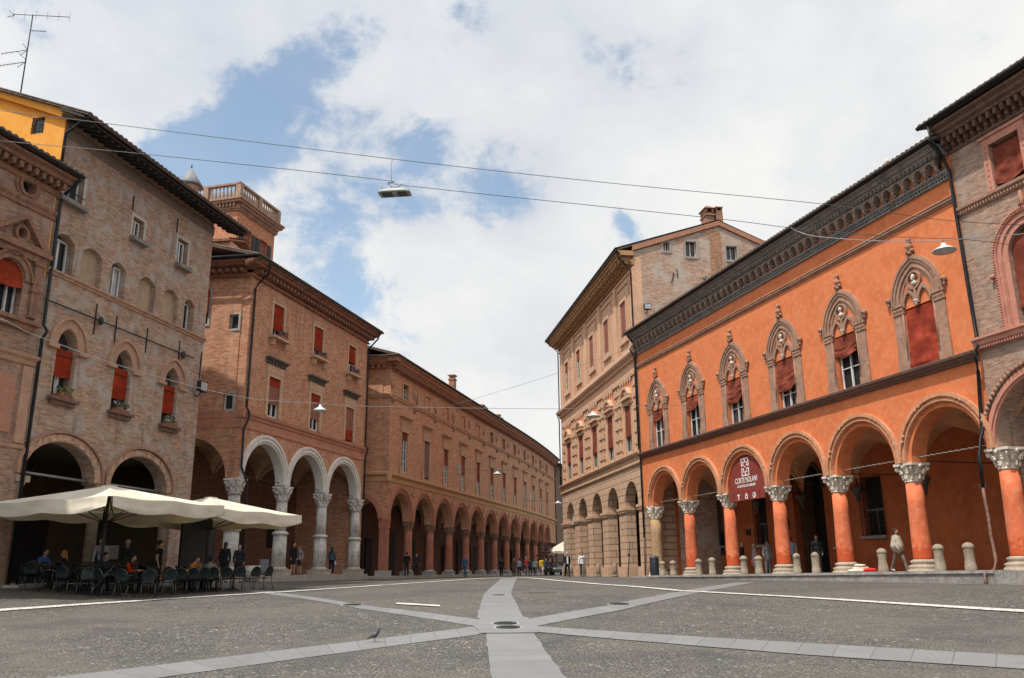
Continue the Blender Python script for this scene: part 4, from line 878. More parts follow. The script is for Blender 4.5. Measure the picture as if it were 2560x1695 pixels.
for i, c in enumerate(cw):
    w = pane(T,rect(c-.62,c+.62,8.5,10.78),.20,M_dark,'window'); f = MB()
    f.box(c-.86,c-.62,-.07,.02,8.5,11.0); f.box(c+.62,c+.86,-.07,.02,8.5,11.0); f.box(c-.62,c+.62,-.07,.02,10.78,11.0); f.box(c-.86,c-.62,-.12,.02,8.46,8.8) if False else None
    f.box(c-.90,c+.90,-.09,.02,11.003,11.45); f.build('surround', M_ocht, w)
    h = MB(); h.box(c-1.05,c+1.05,-.22,.02,11.66,11.74); h.box(c-1.12,c+1.12,-.34,.02,11.745,11.84); h.box(c-.98,c+.98,-.10,.02,11.46,11.655)
    for k in range(6): h.box(c-.88+k*.33,c-.76+k*.33,-.20,-.101,11.48,11.655)
    h.build('hood', plaster('dark weathered hood stone',(0.12,0.10,0.08),(.07,.06,.05),(.2,.17,.13),3), w)
    m = MB(); cloth(m,c-.60,c+.60,(9.25,9.2,8.62)[i],10.74,.03,.02,i+40,8,12); m.build('blind', simple('brown wooden roller blind',(.26,.10,.06),.7), w)
    if i == 2: m = MB(); cloth(m,c-.60,c+.60,8.6,9.3,.01,.01,i+44,8,12); m.build('blind', M_red, w)
    else: m = MB(); cloth(m,c-.60,c+.60,10.3,10.76,.01,.01,i+44,8,6); m.build('blind', M_red, w); casement(w,c-.56,c+.56,8.52,9.5,.14,M_white,2,1,.08)
    c2 = (3.33,8.28,13.25)[i]
    w = pane(T,rect(c2-.60,c2+.60,13.2,15.1),.30,M_dark,'window'); f = MB()
    f.box(c2-.78,c2-.60,-.06,.02,13.2,15.3); f.box(c2+.60,c2+.78,-.06,.02,13.2,15.3); f.box(c2-.60,c2+.60,-.06,.02,15.1,15.3); f.box(c2-.82,c2+.82,-.10,.02,15.303,15.38); f.build('surround', M_ocht, w)
    s = MB(); s.box(c2-.95,c2+.95,-.42,.02,12.98,13.1); s.box(c2-.75,c2-.6,-.28,.02,12.6,12.975); s.box(c2+.6,c2+.75,-.28,.02,12.6,12.975); s.build('sill', M_ocht, w)
    m = MB(); cloth(m,c2-.58,c2+.58,(13.62,13.68,14.0)[i],15.06,.03,.02,i+50,8,12,.03); m.build('blind', M_red, w)
    casement(w,c2-.56,c2+.56,13.22,13.9,.22,M_white,2,1,.06)
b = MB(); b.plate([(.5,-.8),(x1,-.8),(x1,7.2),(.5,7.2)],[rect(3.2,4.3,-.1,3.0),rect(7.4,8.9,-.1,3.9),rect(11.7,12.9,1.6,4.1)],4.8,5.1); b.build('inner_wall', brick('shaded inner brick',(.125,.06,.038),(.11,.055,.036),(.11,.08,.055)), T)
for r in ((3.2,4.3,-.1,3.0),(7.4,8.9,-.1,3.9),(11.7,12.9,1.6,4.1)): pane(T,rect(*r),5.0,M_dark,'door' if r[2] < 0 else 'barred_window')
b = MB(); b.box(-.9,x1,-.62,4.8,-1.2,-.10); b.build('portico_step', M_stone, T)
b = MB(); b.box(-.1,15.3,5.1,8.6,6.9,7.0); b.box(.22,.5,.5,4.8,7.1,7.25); b.build('portico_ceiling', M_cv, T)
b = MB(); b.box(-.9,.5,4.8,5.1,-.8,7.2); b.build('inner_wall', M_cv, T)
for i in range(3): b = MB(); b.tube([(CX[i],.25,5.0),(CX[i+1],.25,5.0)],.022,5); b.build('tie_rod', M_iron, T)
downpipe(T,[(x0+.4,-.85,16.8),(x0+.5,-.7,16.2),(x0+.32,-.2,15.6),(x0+.25,-.1,15.3),(x0+.22,-.1,8.6),(x0+.22,-.28,8.3),(x0+.2,-.28,8.0),(x0+.05,-.12,7.4),(x0+.02,-.16,5.4),(x0+.15,-.5,4.5),(x0+.15,-.5,0)],.06)
downpipe(T,[(15.95,-.85,16.8),(15.95,-.7,16.3),(15.8,-.2,15.7),(15.75,-.1,15.4),(15.75,-.1,8.6),(15.75,-.28,8.3),(15.75,-.12,7.6),(15.72,-.1,0)],.06)

# ================================================================== long arcaded palace down the street
M_db = brick('salmon brick', (.37,.18,.10),(.31,.145,.09),(.33,.21,.145),(.35,.20,.13),0.5,dirt=(.26,.13,.09),damt=.3)
M_dt = plaster('tan terracotta trim', (0.40,0.235,0.15), (0.33,0.19,0.12), (0.47,0.30,0.20), 1.6, dirt=(0.17,0.11,0.08), damt=0.4)
M_dpl = plaster('red plastered column', (0.33,0.13,0.085), (0.27,0.105,0.07), (0.38,0.17,0.12), 1.2, wet=(0.3,(0.22,0.12,0.08)))
T = empty('palace', (-9.26,62,0), (0.245,0.969), label='long salmon brick palace whose twelve arches run down the street', cat='building')
DEFORM = lambda v: (v[0], v[1]+0.5*(max(0,v[0]-38)/20)**2, v[2])
PI_ = 4.95; DC = [3.4+PI_*k for k in range(12)]; XE = 66.0; d0 = .85
out = [(d0,3.72),(1.42,3.72)]
for c in DC: out += arcpts(c,3.72,1.98,n=20)
out += [(XE,3.72),(XE,15.2),(d0,15.2)]
DW = [3.9+PI_*k for k in range(12)]
hl = [rect(c-.6,c+.6,7.25,10.3) for c in DW]+[rect(c-.55,c+.55,12.9,14.05) for c in DW]
b = MB()
for k in range(12):     # one bay at a time so the wall can bend
    xa = d0 if k == 0 else DC[k]-PI_/2; xb = DC[k]+PI_/2 if k < 11 else XE
    o_ = [(xa,3.72)]+arcpts(DC[k],3.72,1.98,n=20)+[(xb,3.72),(xb,15.2),(xa,15.2)]
    b.plate(o_,[hl[k],hl[12+k]],0,.6)
b.build('wall', M_db, T)
for k, c in enumerate(DC):
    b = MB(); b.ring(c,3.72,2.0,2.12,-.05,.02,n=20,clamp=2.47); b.ring(c,3.72,2.2,2.32,-.10,.02,n=20,clamp=2.47); b.ring(c,3.72,2.32,2.44,-.15,.02,n=20,clamp=2.472); b.build('arch_moulding', plaster('red terracotta arch trim',(0.35,0.155,0.10),(.28,.12,.08),(.42,.21,.14),2), T)
    x = c-PI_/2 if k else 1.2
    r = MB(); r.ring(x,5.93,.22,.30,-.10,.02,0,2*pi,18); r.build('roundel', M_dt, T) ; h = MB(); h.ball((x,-.03,5.93),(.13,.12,.16),8,6); h.build('roundel_head', M_dt, T)
    r = MB(); r.ring(x,13.65,.27,.37,-.10,.02,0,2*pi,18); r.ball((x,-.06,13.65),(.18,.16,.22),8,6); r.build('roundel', M_dt, T)
    r = MB(); r.lathe([(.03,12.15),(.15,12.28),(.19,12.4),(.22,12.52)],(x,-.06),10); r.build('corbel', M_terra, T)
    if k: column(T,x,.3,-.28,3.08,3.70,.34,.30,.44,M_dpl,plaster('brown capital stone',(0.24,0.15,0.10),(.16,.1,.07),(.32,.22,.16),3),base='block',mbase=M_stone)
b = MB(); b.box(.87,1.42,.02,.58,-.1,3.05); b.box(.80,1.49,-.05,.66,3.55,3.72); b.box(.83,1.46,-.02,.62,3.05,3.55); b.build('corner_pier', M_dpl, T)
b = MB(); b.box(.70,1.58,-.15,.75,-.9,.12); b.build('pier_base', M_stone, T)
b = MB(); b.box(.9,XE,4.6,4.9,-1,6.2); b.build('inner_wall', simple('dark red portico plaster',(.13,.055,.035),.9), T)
for k in range(12):
    b = MB(); b.box(DC[k]-.6,DC[k]+.6,4.55,4.61,-.2,2.7 if k%2 else 3.3); b.build('doorway', M_dark, T)
vault(T,[(DC[k]-PI_/2+.04,DC[k]+PI_/2-.04) for k in range(12)],3.75,2.1,.6,4.6,M_cv)
# side toward the square
SH = -.108; x0 = d0
b = MB(); yz(b,[(.6,3.72)]+arcpts(2.2,3.72,1.55)+[(4.6,3.72),(9,3.72),(9,15.2),(.6,15.2)],[rect(2.0,3.2,7.25,10.3)],d0,d0+.5,SH); b.build('side_wall', M_db, T)
b = MB(); b.box(d0+SH*3+.3,d0+SH*3+.34,2.0,3.2,7.25,10.3); b.build('window', M_glass, T)
b = MB(); yz(b,[(y,z) for y,z in arcpts(2.2,3.72,1.55)]+[(y,z) for y,z in arcpts(2.2,3.72,1.9,0,pi)],[],d0-.1,d0+.02,SH); b.build('arch_moulding', MATS['red terracotta arch trim'], T)
def wrapD(prof, name, mat, ye=9.0):
    b = MB(); n = 14; 
    for i in range(n): b.extr(prof,x0+(XE-x0)*i/n,x0+(XE-x0)*(i+1)/n,caps=(i in (0,n-1)))
    t = MB(); t.extr([(-p[0],p[1]) for p in prof],0,ye); b.add([(x0-v[1]+SH*v[0], v[0], v[2]) for v in t.v], t.f)
    mn = min(p[0] for p in prof); b.box(x0+mn,x0,mn,0,min(p[1] for p in prof)+.004,max(p[1] for p in prof)-.004)
    return b.build(name, mat, T)
wrapD([(0.02,6.36),(-.06,6.38),(-.08,6.5),(-.04,6.53),(-.05,6.72),(-.12,6.76),(-.26,6.84),(-.28,7.0),(-.22,7.05),(0.02,7.08)],'string_course',plaster('ochre tan string course',(.45,.27,.14),(.38,.22,.11),(.5,.33,.19),1.5,dirt=(.2,.12,.07)))
wrapD([(0.02,12.52),(-.10,12.56),(-.12,12.64),(-.08,12.68),(-.16,12.74),(-.16,12.82),(0.02,12.84)],'string_course',M_dt)
b = MB(); n = 14; P_ = [(0.02,14.95),(-.44,14.96),(-.46,15.06),(-.60,15.12),(-.62,15.3),(-.76,15.36),(-.78,15.48),(0.02,15.48)]
for i in range(n): b.extr(P_,x0-.0+(XE-x0)*i/n,x0+(XE-x0)*(i+1)/n,caps=(i in (0,n-1)))
modill(b,x0,XE,.44,.2,-.42,.02,14.72,14.945); modill(b,x0,XE,.44,.12,-.22,.02,14.58,14.715)
t = MB(); t.extr([(-p[0],p[1]) for p in P_],0,9); modill(t,.2,9,.44,.2,-.02,.42,14.72,14.945); b.add([(x0-v[1]+SH*v[0], v[0], v[2]) for v in t.v], t.f); b.box(x0-.78,x0,-.78,0,15.13,15.475); b.box(x0-.44,x0,-.44,0,14.97,15.126)
c = b.build('cornice', plaster('brown red cornice',(0.29,0.135,0.085),(.2,.1,.065),(.36,.19,.12),2.2), T)
for i in range(14): gutter(c,x0-.85+(XE-x0+.85)*i/14,x0-.85+(XE-x0+.85)*(i+1)/14,-.84,15.60,.08)
quad_strip_roof(T,x0-.8,XE,-.8,15.52,5.0,17.4,M_tile,11,15.4,per=.3)
b = MB(); b.add([(x0-.82,-.8,15.55),(x0-.82+SH*9,9,15.55),(5,5,17.45)],[(0,1,2)]); b.box(x0-.95,x0-.8,-.8,6,15.5,15.6); b.build('side_roof', M_tile, T)
for k in range(12):
    c = DW[k]
    w = pane(T,rect(c-.6,c+.6,7.25,10.3),.13,M_glass,'window'); f = MB()
    f.box(c-.86,c-.6,-.05,.02,7.12,10.3); f.box(c+.6,c+.86,-.05,.02,7.12,10.3); f.box(c-.95,c-.60,-.09,-.051,7.12,7.7); f.box(c+.60,c+.95,-.09,-.051,7.12,7.7)
    f.box(c-.88,c+.88,-.13,.02,10.303,10.62); f.box(c-.80,c+.80,-.09,.02,10.623,11.3); f.box(c-1.0,c+1.0,-.17,.02,11.303,11.42); f.box(c-1.15,c+1.15,-.32,.02,11.425,11.55); f.build('surround', M_dt, w)
    if k in (1,): m = MB(); cloth(m,c-.58,c+.58,7.4,10.2,.02,.01,60+k,8,12); m.build('blind', simple('mauve brown roller blind',(.17,.10,.09),.8), w)
    else:
        zz = 9.75 if k == 0 else (8.95,8.6,8.5,8.7,8.8,8.4,9.9,9.7,9.2,8.9)[(k-2)%10]
        m = MB(); cloth(m,c-.58,c+.58,zz,10.24,.03,.02,60+k,8,10,.03); m.build('blind', M_redd, w); casement(w,c-.56,c+.56,7.28,zz+.1,.11,M_white,2,3,.07)
    w = pane(T,rect(c-.55,c+.55,12.9,14.05),.25 if k not in (1,2,3,4) else .05,M_glass if k not in (1,2,3,4) else M_db,'window'); f = MB()
    f.box(c-.72,c-.55,-.06,.02,12.9,14.2); f.box(c+.55,c+.72,-.06,.02,12.9,14.2); f.box(c-.55,c+.55,-.06,.02,14.05,14.2); f.build('surround', M_dt if k not in (1,2,3,4) else M_db, w)
    if k == 0: casement(w,c-.52,c+.52,12.92,13.75,.22,M_white,2,2,.06)
for x, z in ((27.6,20.3),(38.5,19.3),(39.6,19.2),(46.0,19.4),(47.2,19.2)):
    y = 4.0; z = z*.985; b = MB(); 
    if x < 30: b.box(x-.35,x+.35,y-.3,y+.3,16.5,z-.35); b.box(x-.42,x+.42,y-.37,y+.37,z-.35,z-.2); b.box(x-.3,x+.3,y-.25,y+.25,z-.2,z+.1); b.box(x-.45,x+.45,y-.4,y+.4,z+.1,z+.2)
    else: b.box(x-.45,x+.45,y-.35,y+.35,16.5,z-.5); [b.box(x-.4+q*.3,x-.3+q*.3,y-.3,y+.3,z-.5,z-.2) for q in range(3)]; b.box(x-.5,x+.5,y-.4,y+.4,z-.2,z-.05)
    b.build('chimney', M_tilered, T)
b = MB(); b.box(17.0,17.9,-.05,.02,8.6,9.4); b.build('plaque', simple('grey wall plaque',(.3,.27,.22)), T)
b = MB(); b.box(46.0,46.5,-.05,.02,8.3,9.0); b.build('plaque', simple('white wall plaque',(.5,.47,.42)), T)
for x in (6.0,10.6,15.5): b = MB(); b.box(x+.35,x+.55,-.02,.02,12.95,13.9); b.build('wall_slit', M_dark, T)
b = MB()
for i in range(14): xa = .2+65.8*i/14; b.box(xa,xa+65.8/14-.001,-.55,4.7,-1.2,-.28)
b.build('portico_step', M_stone, T)
b = MB(); b.box(0,1.0,.6,4.7,-1.2,-.285); b.box(-.2,.85,.0,4.7,-1.2,-.30); b.build('portico_step', M_stone, T)
b = MB(); b.box(.9,XE,10.8,11,-1,15); b.box(XE-.2,XE,.6,10.8,-1,15); b.build('rear_wall', M_db, T)
b = MB(); b.box(.80,.95,.6,4.6,5.9,6.1); b.build('portico_ceiling', M_cv, T)
DEFORM = None

# ================================================================== tall brick house with lancet windows
M_bb = brick('grey tan weathered brick', (.275,.168,.11),(.25,.16,.115),(.275,.235,.19),(.255,.235,.21),0.75,dirt=(.10,.08,.07),damt=.6,pscale=.6)
M_bt = plaster('tan brick arch trim', (0.36,0.215,0.145), (0.28,0.17,0.12), (0.44,0.28,0.19), 2.4, dirt=(0.17,0.12,0.1), damt=0.4)
M_yel = plaster('amber yellow plaster', (0.66,0.29,0.05), (0.60,0.25,0.04), (0.70,0.34,0.08), 0.7)
M_blank = plaster('tan blocked window plaster', (0.34,0.25,0.165), (0.28,0.20,0.135), (0.40,0.31,0.21), 1.0, dirt=(.18,.13,.09),damt=.4)
T = empty('house', (-14.8,40,0), (0.21,0.978), label='tall weathered brick house with three pointed windows under red blinds and deep dark eaves', cat='building')
def seg(x0,x1,z0,zt,rise,n=8): return [(x0,z0)]+[(x0+(x1-x0)*i/n, zt+rise*sin(pi*i/n)) for i in range(n+1)]+[(x1,z0)]
rw1 = (-10.35,-9.15,13.88,14.95); rw2 = (-6.05,-5.3,13.88,14.75); rw3 = (-2.8,-1.98,13.85,15.05)
seg6 = [(-10.27,-9.2,'w'),(-8.75,-7.6,'b'),(-7.02,-6.12,'o'),(-5.18,-4.08,'b'),(-3.45,-2.32,'b'),(-1.82,-1.02,'w')]
lan = [(-8.93,.53,6.32),(-5.63,.53,6.38),(-2.25,.52,6.36)]
out = [(-10.5,3.35)]+arcpts(-8.45,3.42,1.86,ez=.70)+[(-6.55,3.35),(-5.75,3.35)]+arcpts(-3.80,3.42,1.9,ez=.70)+[(-1.87,3.35),(-1.35,3.3),(-1.35,-.9),(0,-.9),(0,17.2),(-10.5,17.2)]
hl = [rect(*rw1),rect(*rw2),rect(*rw3)]+[seg(a,c_,10.93,12.2,.25) for a,c_,k in seg6]+[[(x-h,z)]+gothic(x,8.2,h,.75,8)+[(x+h,z)] for x,h,z in lan]
b = MB(); b.plate(out,hl,0,.55); b.build('wall', M_bb, T)
for r, si, fr in ((rw1,13.72,0),(rw2,13.75,1),(rw3,13.72,1)):
    w = pane(T,rect(*r),.4,M_dark if r is rw1 else M_glass,'window')
    if r is rw1:
        casement(w,r[0]+.35,r[1]-.02,r[2]+.03,r[3]-.08,.28,M_white,1,1,.07); g = MB(); g.box(r[0]+.40,r[1]-.05,.30,.32,r[2]+.05,r[3]-.1); g.build('glass_leaf', M_glass, w); g = MB(); g.tube([(r[0]-.1,-.12,r[2]+.25),(r[1],-.12,r[2]+.22)],.02,5); g.build('rail', M_iron, w)
    else: casement(w,r[0]+.02,r[1]-.1,r[2]+.03,r[3]-.08,.22,M_white,2,1,.07)
    s = MB(); s.box(r[0]-.14,r[1]+.14,-.28,.05,si-.12,si+.05); s.build('sill', simple('grey stone sill',(.22,.20,.18),.8), w)
    s = MB(); s.box(r[0]-.13,r[0],-.015,.02,r[2],r[3]+.13); s.box(r[1],r[1]+.13,-.015,.02,r[2],r[3]+.13); s.box(r[0],r[1],-.015,.02,r[3],r[3]+.13); s.build('surround', plaster('light cement patch',(.40,.37,.32),(.33,.3,.26),None,2), w)
for a, c_, k in seg6:
    P = seg(a,c_,10.93,12.2,.25)
    if k == 'b': pane(T,P,.22,M_blank,'blocked_window'); continue
    w = pane(T,P,.42,M_glass if k == 'w' else M_dark,'window')
    if k == 'w': casement(w,a+.02,c_-.03,10.96,12.3,.36,M_white,2 if c_ < -8 else 1,1,.085)
    else: casement(w,a+.4,c_-.03,10.96,12.3,.30,M_white,1,1,.07); g = MB(); g.box(a+.46,c_-.09,.34,.36,11.0,12.25); g.build('curtain', simple('white net curtain',(.5,.5,.5)), w)
for i, (x, h, z) in enumerate(lan):
    w = pane(T,[(x-h,z)]+gothic(x,8.2,h,.75,8)+[(x+h,z)],.42,M_glass,'window')
    f = MB(); f.band(gothic(x,8.2,h+.02,.78),gothic(x,8.2,h+.40,1.10),-.04,.02); f.band(gothic(x,8.2,h+.40,1.10),gothic(x,8.2,h+.50,1.22),-.12,.02)
    f.box(x-h-.55,x-h,-.14,.02,8.06,8.195); f.box(x+h,x+h+.55,-.14,.02,8.06,8.195); f.build('surround', M_bt, w)
    m = MB(); cloth(m,x-h+.02,x+h-.02,(7.15,6.95,6.95)[i],8.17,.16,.03,70+i,10,12,.05); m.build('blind', M_red, w)
    m = MB(); m.box(x-h+.02,x+h-.02,.10,.125,7.92,7.97); m.build('blind_bar', M_redd, w)
    m = MB(); m.box(x-.72,x+.72,-.24,.03,z-.14,z-.03); m.box(x-.62,x+.62,-.14,.03,z-.3,z-.143); m.build('sill', plaster('mossy brick sill',(.16,.09,.065),(.1,.065,.05),(.22,.14,.1),4), w)
    if i == 0: m = MB(); m.grid(8,12,lambda u,v,x=x,z=z: (x-.12+.28*u*(.5+.5*v)+.05*(1-v), .30+.03*sin(u*20), z+.05+.9*v)); m.build('curtain', simple('white curtain',(.6,.6,.58)), w)
for c, a in ((-8.45,1.86),(-3.8,1.9)):
    b = MB(); b.ring(c,3.42,a,a+.34,-.05,.02,ez=.72,clamp=a+.30); b.build('arch_moulding', brick('radial arch brick',(.40,.24,.16),(.33,.20,.14),(.26,.2,.16),None,0,.09,.30), T)
    b = MB(); b.ring(c,3.42,a+.34,a+.44,-.14,.02,ez=.74,clamp=a+.38); b.build('arch_label', M_terra, T)
    b = MB(); b.tube([(c-a,.3,3.5),(c+a,.3,3.48)],.05,6); b.build('tie_rod', simple('grey tie rod',(.25,.25,.25)), T)
for x in (-10.3,-6.15,-1.55):
    b = MB(); b.box(x-.32,x+.32,-.08,.5,3.12,3.34); b.lathe([(.21,-.6),(.21,2.7),(.25,2.75),(.23,2.9),(.32,3.115)],(x,.22),20); b.build('column', plaster('dark stone column',(.30,.24,.17),(.2,.16,.12),(.38,.31,.23),2), T)  # columns in a darker stone tone
b = MB(); b.extr([(0.02,10.70),(-.05,10.72),(-.07,10.8),(-.14,10.84),(-.14,10.90),(0.02,10.92)],-10.5,0.0); b.build('string_course', M_bt, T)
b = MB(); b.tube([(-10.5,-.12,9.66),(-5,-.12,9.70),(-.9,-.12,9.73)],.03,6); [b.ball((x,-.13,9.69),(.14,.08,.18),8,6) for x in (-7.45,-1.75)]; b.build('iron_bar', M_iron, T)
for x, z0, z1 in ((-7.65,9.1,10.35),(-6.4,9.1,10.2),(-4.35,9.15,10.25),(-1.95,9.15,10.3),(-.15,8.9,10.2),(-6.2,14.95,15.6),(-3.0,15.2,15.9)):
    b = MB(); b.box(x-.014,x+.014,-.05,-.003,z0,z1); b.build('wall_anchor', M_iron, T)
# eaves
b = MB(); b.extr([(0.0,17.2),(-1.10,16.70),(-1.10,16.62),(0.0,17.06)],-10.9,1.35)
for i in range(30): x = -10.75+i*.41; b.add([(x-.05,-1.02,16.60),(x+.05,-1.02,16.60),(x+.05,0,17.0),(x-.05,0,17.0),(x-.05,-1.02,16.50),(x+.05,-1.02,16.50),(x+.05,0,16.85),(x-.05,0,16.85)],[(0,1,2,3),(4,7,6,5),(0,4,5,1),(1,5,6,2),(3,7,4,0)])
b.build('eaves', simple('dark timber eaves',(.05,.042,.036),.9), T)
b = MB(); b.extr([(0.02,16.2),(-.05,16.22),(-.07,16.62),(0.02,16.72)],-10.5,0); b.build('eaves_band', plaster('grey brown band',(.17,.14,.12)), T)
quad_strip_roof(T,-10.9,1.35,-1.18,16.74,5.2,19.3,M_tile,12,16.6,per=.30,thick=.06)
b = MB(); yz(b,[(.55,-.9),(12,-.9),(12,16.5),(5.2,19.2),(0,17.1),(0,16.8),(.55,16.8)],[],-.45,0.0); b.build('side_wall', M_bb, T)
b = MB(); yz(b,[(0.0,10.5),(12,10.5),(12,16.5),(5.2,19.15),(0,17.08)],[rect(.95,1.50,16.42,17.10)],-10.55,-10.2); b.build('yellow_side_wall', M_yel, T)
b = MB(); b.box(-10.44,-10.4,.95,1.5,16.42,17.1); w = b.build('window', M_glass, T); f = MB()
for k in range(5): f.tube([(-10.57,.97+k*.127,16.42),(-10.57,.97+k*.127,17.1)],.012,4)
for k in range(5): f.tube([(-10.58,.95,16.5+k*.14),(-10.58,1.5,16.5+k*.14)],.012,4)
f.build('grille', M_iron, w)
b = MB(); yz(b,[(-.9,16.86),(5.2,19.3),(5.2,19.0),(-.05,16.85)],[],-10.75,-10.551); b.build('verge', M_yel, T)
b = MB(); b.box(-10.5,0,11.6,12,-.9,16.4); b.build('rear_wall', M_bb, T)
b = MB(); b.tube([(-10.8,-1.25,16.7),(-10.75,-.9,16.55),(-10.6,-.15,16.25),(-10.58,-.10,16.0),(-10.58,-.1,14.2)],.055,8); b.build('downpipe', M_gutter, T)
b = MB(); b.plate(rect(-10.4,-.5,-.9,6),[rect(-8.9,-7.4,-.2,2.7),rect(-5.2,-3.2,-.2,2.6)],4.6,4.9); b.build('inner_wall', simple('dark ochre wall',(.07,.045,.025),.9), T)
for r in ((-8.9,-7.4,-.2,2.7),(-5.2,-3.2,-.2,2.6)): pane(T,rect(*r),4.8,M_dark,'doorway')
b = MB(); b.box(-.56,-.46,.6,4.6,-.3,4.75); b.build('portico_shade_panel', simple('dark ochre wall',(.07,.045,.025),.9), T)  # dark panel added over the brick end wall to paint in portico shade
b = MB(); b.box(-10.4,-.5,.55,4.6,4.75,4.95); b.build('portico_ceiling', simple('dark grey plaster',(.13,.105,.075),.9), T)  # ceiling plaster in one even dark tone
b = MB(); b.box(-10.5,0,-.6,4.6,-1.2,-.30); b.build('portico_step', M_stone, T)

# ================================================================== palace at the left edge
M_ab = brick('dark red weathered brick', (.205,.115,.075),(.22,.135,.095),(.28,.22,.17),(.25,.185,.145),0.6,dirt=(.10,.07,.055),damt=.6,pscale=.8)
M_at = plaster('red brown terracotta', (0.235,0.12,0.075), (0.15,0.085,0.06), (0.34,0.20,0.13), 2.0, dirt=(0.07,0.05,0.04), damt=0.65)
T = empty('palace', (-16.98,29.83,0), (0.272,0.962), label='stained brick palace at the left edge with round oculus windows and a pediment', cat='building')
A0 = -9.0; wc = [-1.62,-5.2]
def circ(x,z,r,n=20): return [(x+r*cos(2*pi*i/n),z+r*sin(2*pi*i/n)) for i in range(n)]
hl = []
for c in wc: hl += [circ(c+.22,13.50,.30),circ(c+.22,11.70,.20),[(c-.62,8.75)]+arcpts(c,10.05,.62)+[(c+.62,8.75)]]
out = [(A0,-.9),(A0,3.0),(-6.8,3.0),(-6.8,-.9),(-6.6,-.9),(-6.6,2.9)]+arcpts(-4.0,2.9,2.5,ez=.55)+[(-1.4,2.9),(-1.4,-.9),(-.02,-.9),(-.02,14.3),(A0,14.3)]
b = MB(); b.plate([(A0,-.9),(-6.6,-.9),(-6.6,2.9)]+arcpts(-4.0,2.9,2.5,ez=.55)+[(-1.4,2.9),(-1.4,-.9),(-.02,-.9),(-.02,14.3),(A0,14.3)],hl,0,.5); b.build('wall', M_ab, T)
for c in wc:
    for z, r in ((13.50,.30),(11.70,.20)):
        w = pane(T,circ(c+.22,z,r+.02),.3,M_glass,'round_window'); f = MB(); f.ring(c+.22,z,r,r+.12,-.10,.02,0,2*pi,24); f.ring(c+.22,z,r+.12,r+.26 if r > .25 else r+.15,-.05,.02,0,2*pi,24); f.build('surround', M_at, w)
    w = pane(T,[(c-.62,8.75)]+arcpts(c,10.05,.62)+[(c+.62,8.75)],.35,M_glass,'window'); f = MB(); f.ring(c,10.05,.64,.84,-.08,.02); f.ring(c,10.05,.84,.92,-.14,.02)
    for s in (-1,1):
        x0_, x1_ = sorted((c+s*.94,c+s*1.28)); f.box(x0_,x1_,-.12,.02,8.8,10.75); f.box(x0_-.05,x1_+.05,-.16,.02,10.75,10.85); f.box(x0_-.05,x1_+.05,-.16,.02,9.75,9.83)
    f.box(c-1.4,c+1.4,-.14,.02,10.853,11.10); f.box(c-1.5,c+1.5,-.26,.02,11.104,11.26)
    f.build('surround', M_at, w)
    p = MB(); p.plate([(c-1.45,11.27),(c+1.45,11.27),(c+.22,12.42)],[[(c-1.05,11.36),(c+1.05,11.36),(c+.2,12.22)]],-.24,.02); p.build('pediment', M_at, w)
    m = MB(); cloth(m,c-.60,c+.60,9.75,10.6,.10,.10,80+c,14,12,.1,.08); m.build('blind', simple('orange red gathered blind',(.33,.05,.02),.85,0,.2,2,.1,.2), w)
    casement(w,c-.58,c+.58,8.78,10.0,.30,M_white,3,1,.07)
    s = MB(); s.box(c-1.35,c+1.35,-.34,.02,8.50,8.64); s.box(c-1.25,c+1.25,-.22,.02,8.3,8.495); s.build('sill', M_at, w)
b = MB(); b.extr([(0.02,12.70),(-.06,12.72),(-.08,12.82),(-.05,12.85),(-.12,12.95),(-.13,13.05),(0.02,13.07)],A0,-.0); b.build('string_course', M_at, T)
b = MB(); b.extr([(0.02,7.1),(-.08,7.15),(-.10,7.3),(-.2,7.38),(-.22,7.48),(0.02,7.5)],A0,-.0); b.build('string_course', M_bt, T)
b = MB(); b.extr([(0.02,4.2),(-.06,4.22),(-.08,4.36),(0.02,4.38)],A0,-.0); b.build('string_course', M_bt, T)
b = MB(); b.box(-.55,-.12,-.10,.02,4.39,7.09); b.build('pilaster', M_bt, T); b = MB(); b.box(-3.6,-2.9,-.10,.02,4.39,7.09); b.build('pilaster', M_bt, T)
b = MB(); b.box(-2.6,-.75,-.05,.02,4.7,6.7); b.build('panel', plaster('faded red panel',(.34,.14,.09),(.27,.16,.12),(.4,.2,.13),1.4), T)
b = MB(); b.extr([(0.02,13.65),(-.08,13.68),(-.12,13.8),(-.18,13.84),(0.02,13.86)],A0,.0); b.extr([(0.02,14.1),(-.5,14.12),(-.55,14.26),(-.7,14.3),(-.72,14.38),(0.02,14.38)],A0,.15); modill(b,A0,0,.34,.16,-.44,.02,13.88,14.095)
c = b.build('cornice', M_at, T); gutter(c,A0,.25,-.84,14.50,.09); quad_strip_roof(T,A0,.2,-.8,14.48,4.5,16.0,M_tile,9,14.4,per=.28)
b = MB(); b.box(-.35,-.02,.5,9,-.9,14.3); b.box(A0,A0+.4,.5,9,-.9,14.3); b.box(A0,-.02,8.7,9,-.9,14.3); b.build('side_wall', M_ab, T)
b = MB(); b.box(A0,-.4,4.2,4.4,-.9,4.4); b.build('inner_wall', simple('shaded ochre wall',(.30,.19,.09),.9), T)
b = MB(); b.box(A0,-.4,.5,4.2,4.35,4.5); b.build('portico_ceiling', simple('dark grey plaster',(.13,.105,.075),.9), T)  # same dark plaster on this ceiling
downpipe(T,[(.12,-.84,14.45),(.1,-.6,14.1),(.02,-.15,13.7),(.02,-.12,13.4),(.02,-.12,8.7),(.04,-.3,8.45),(.02,-.14,8.2),(.02,-.12,-.4)],.06)

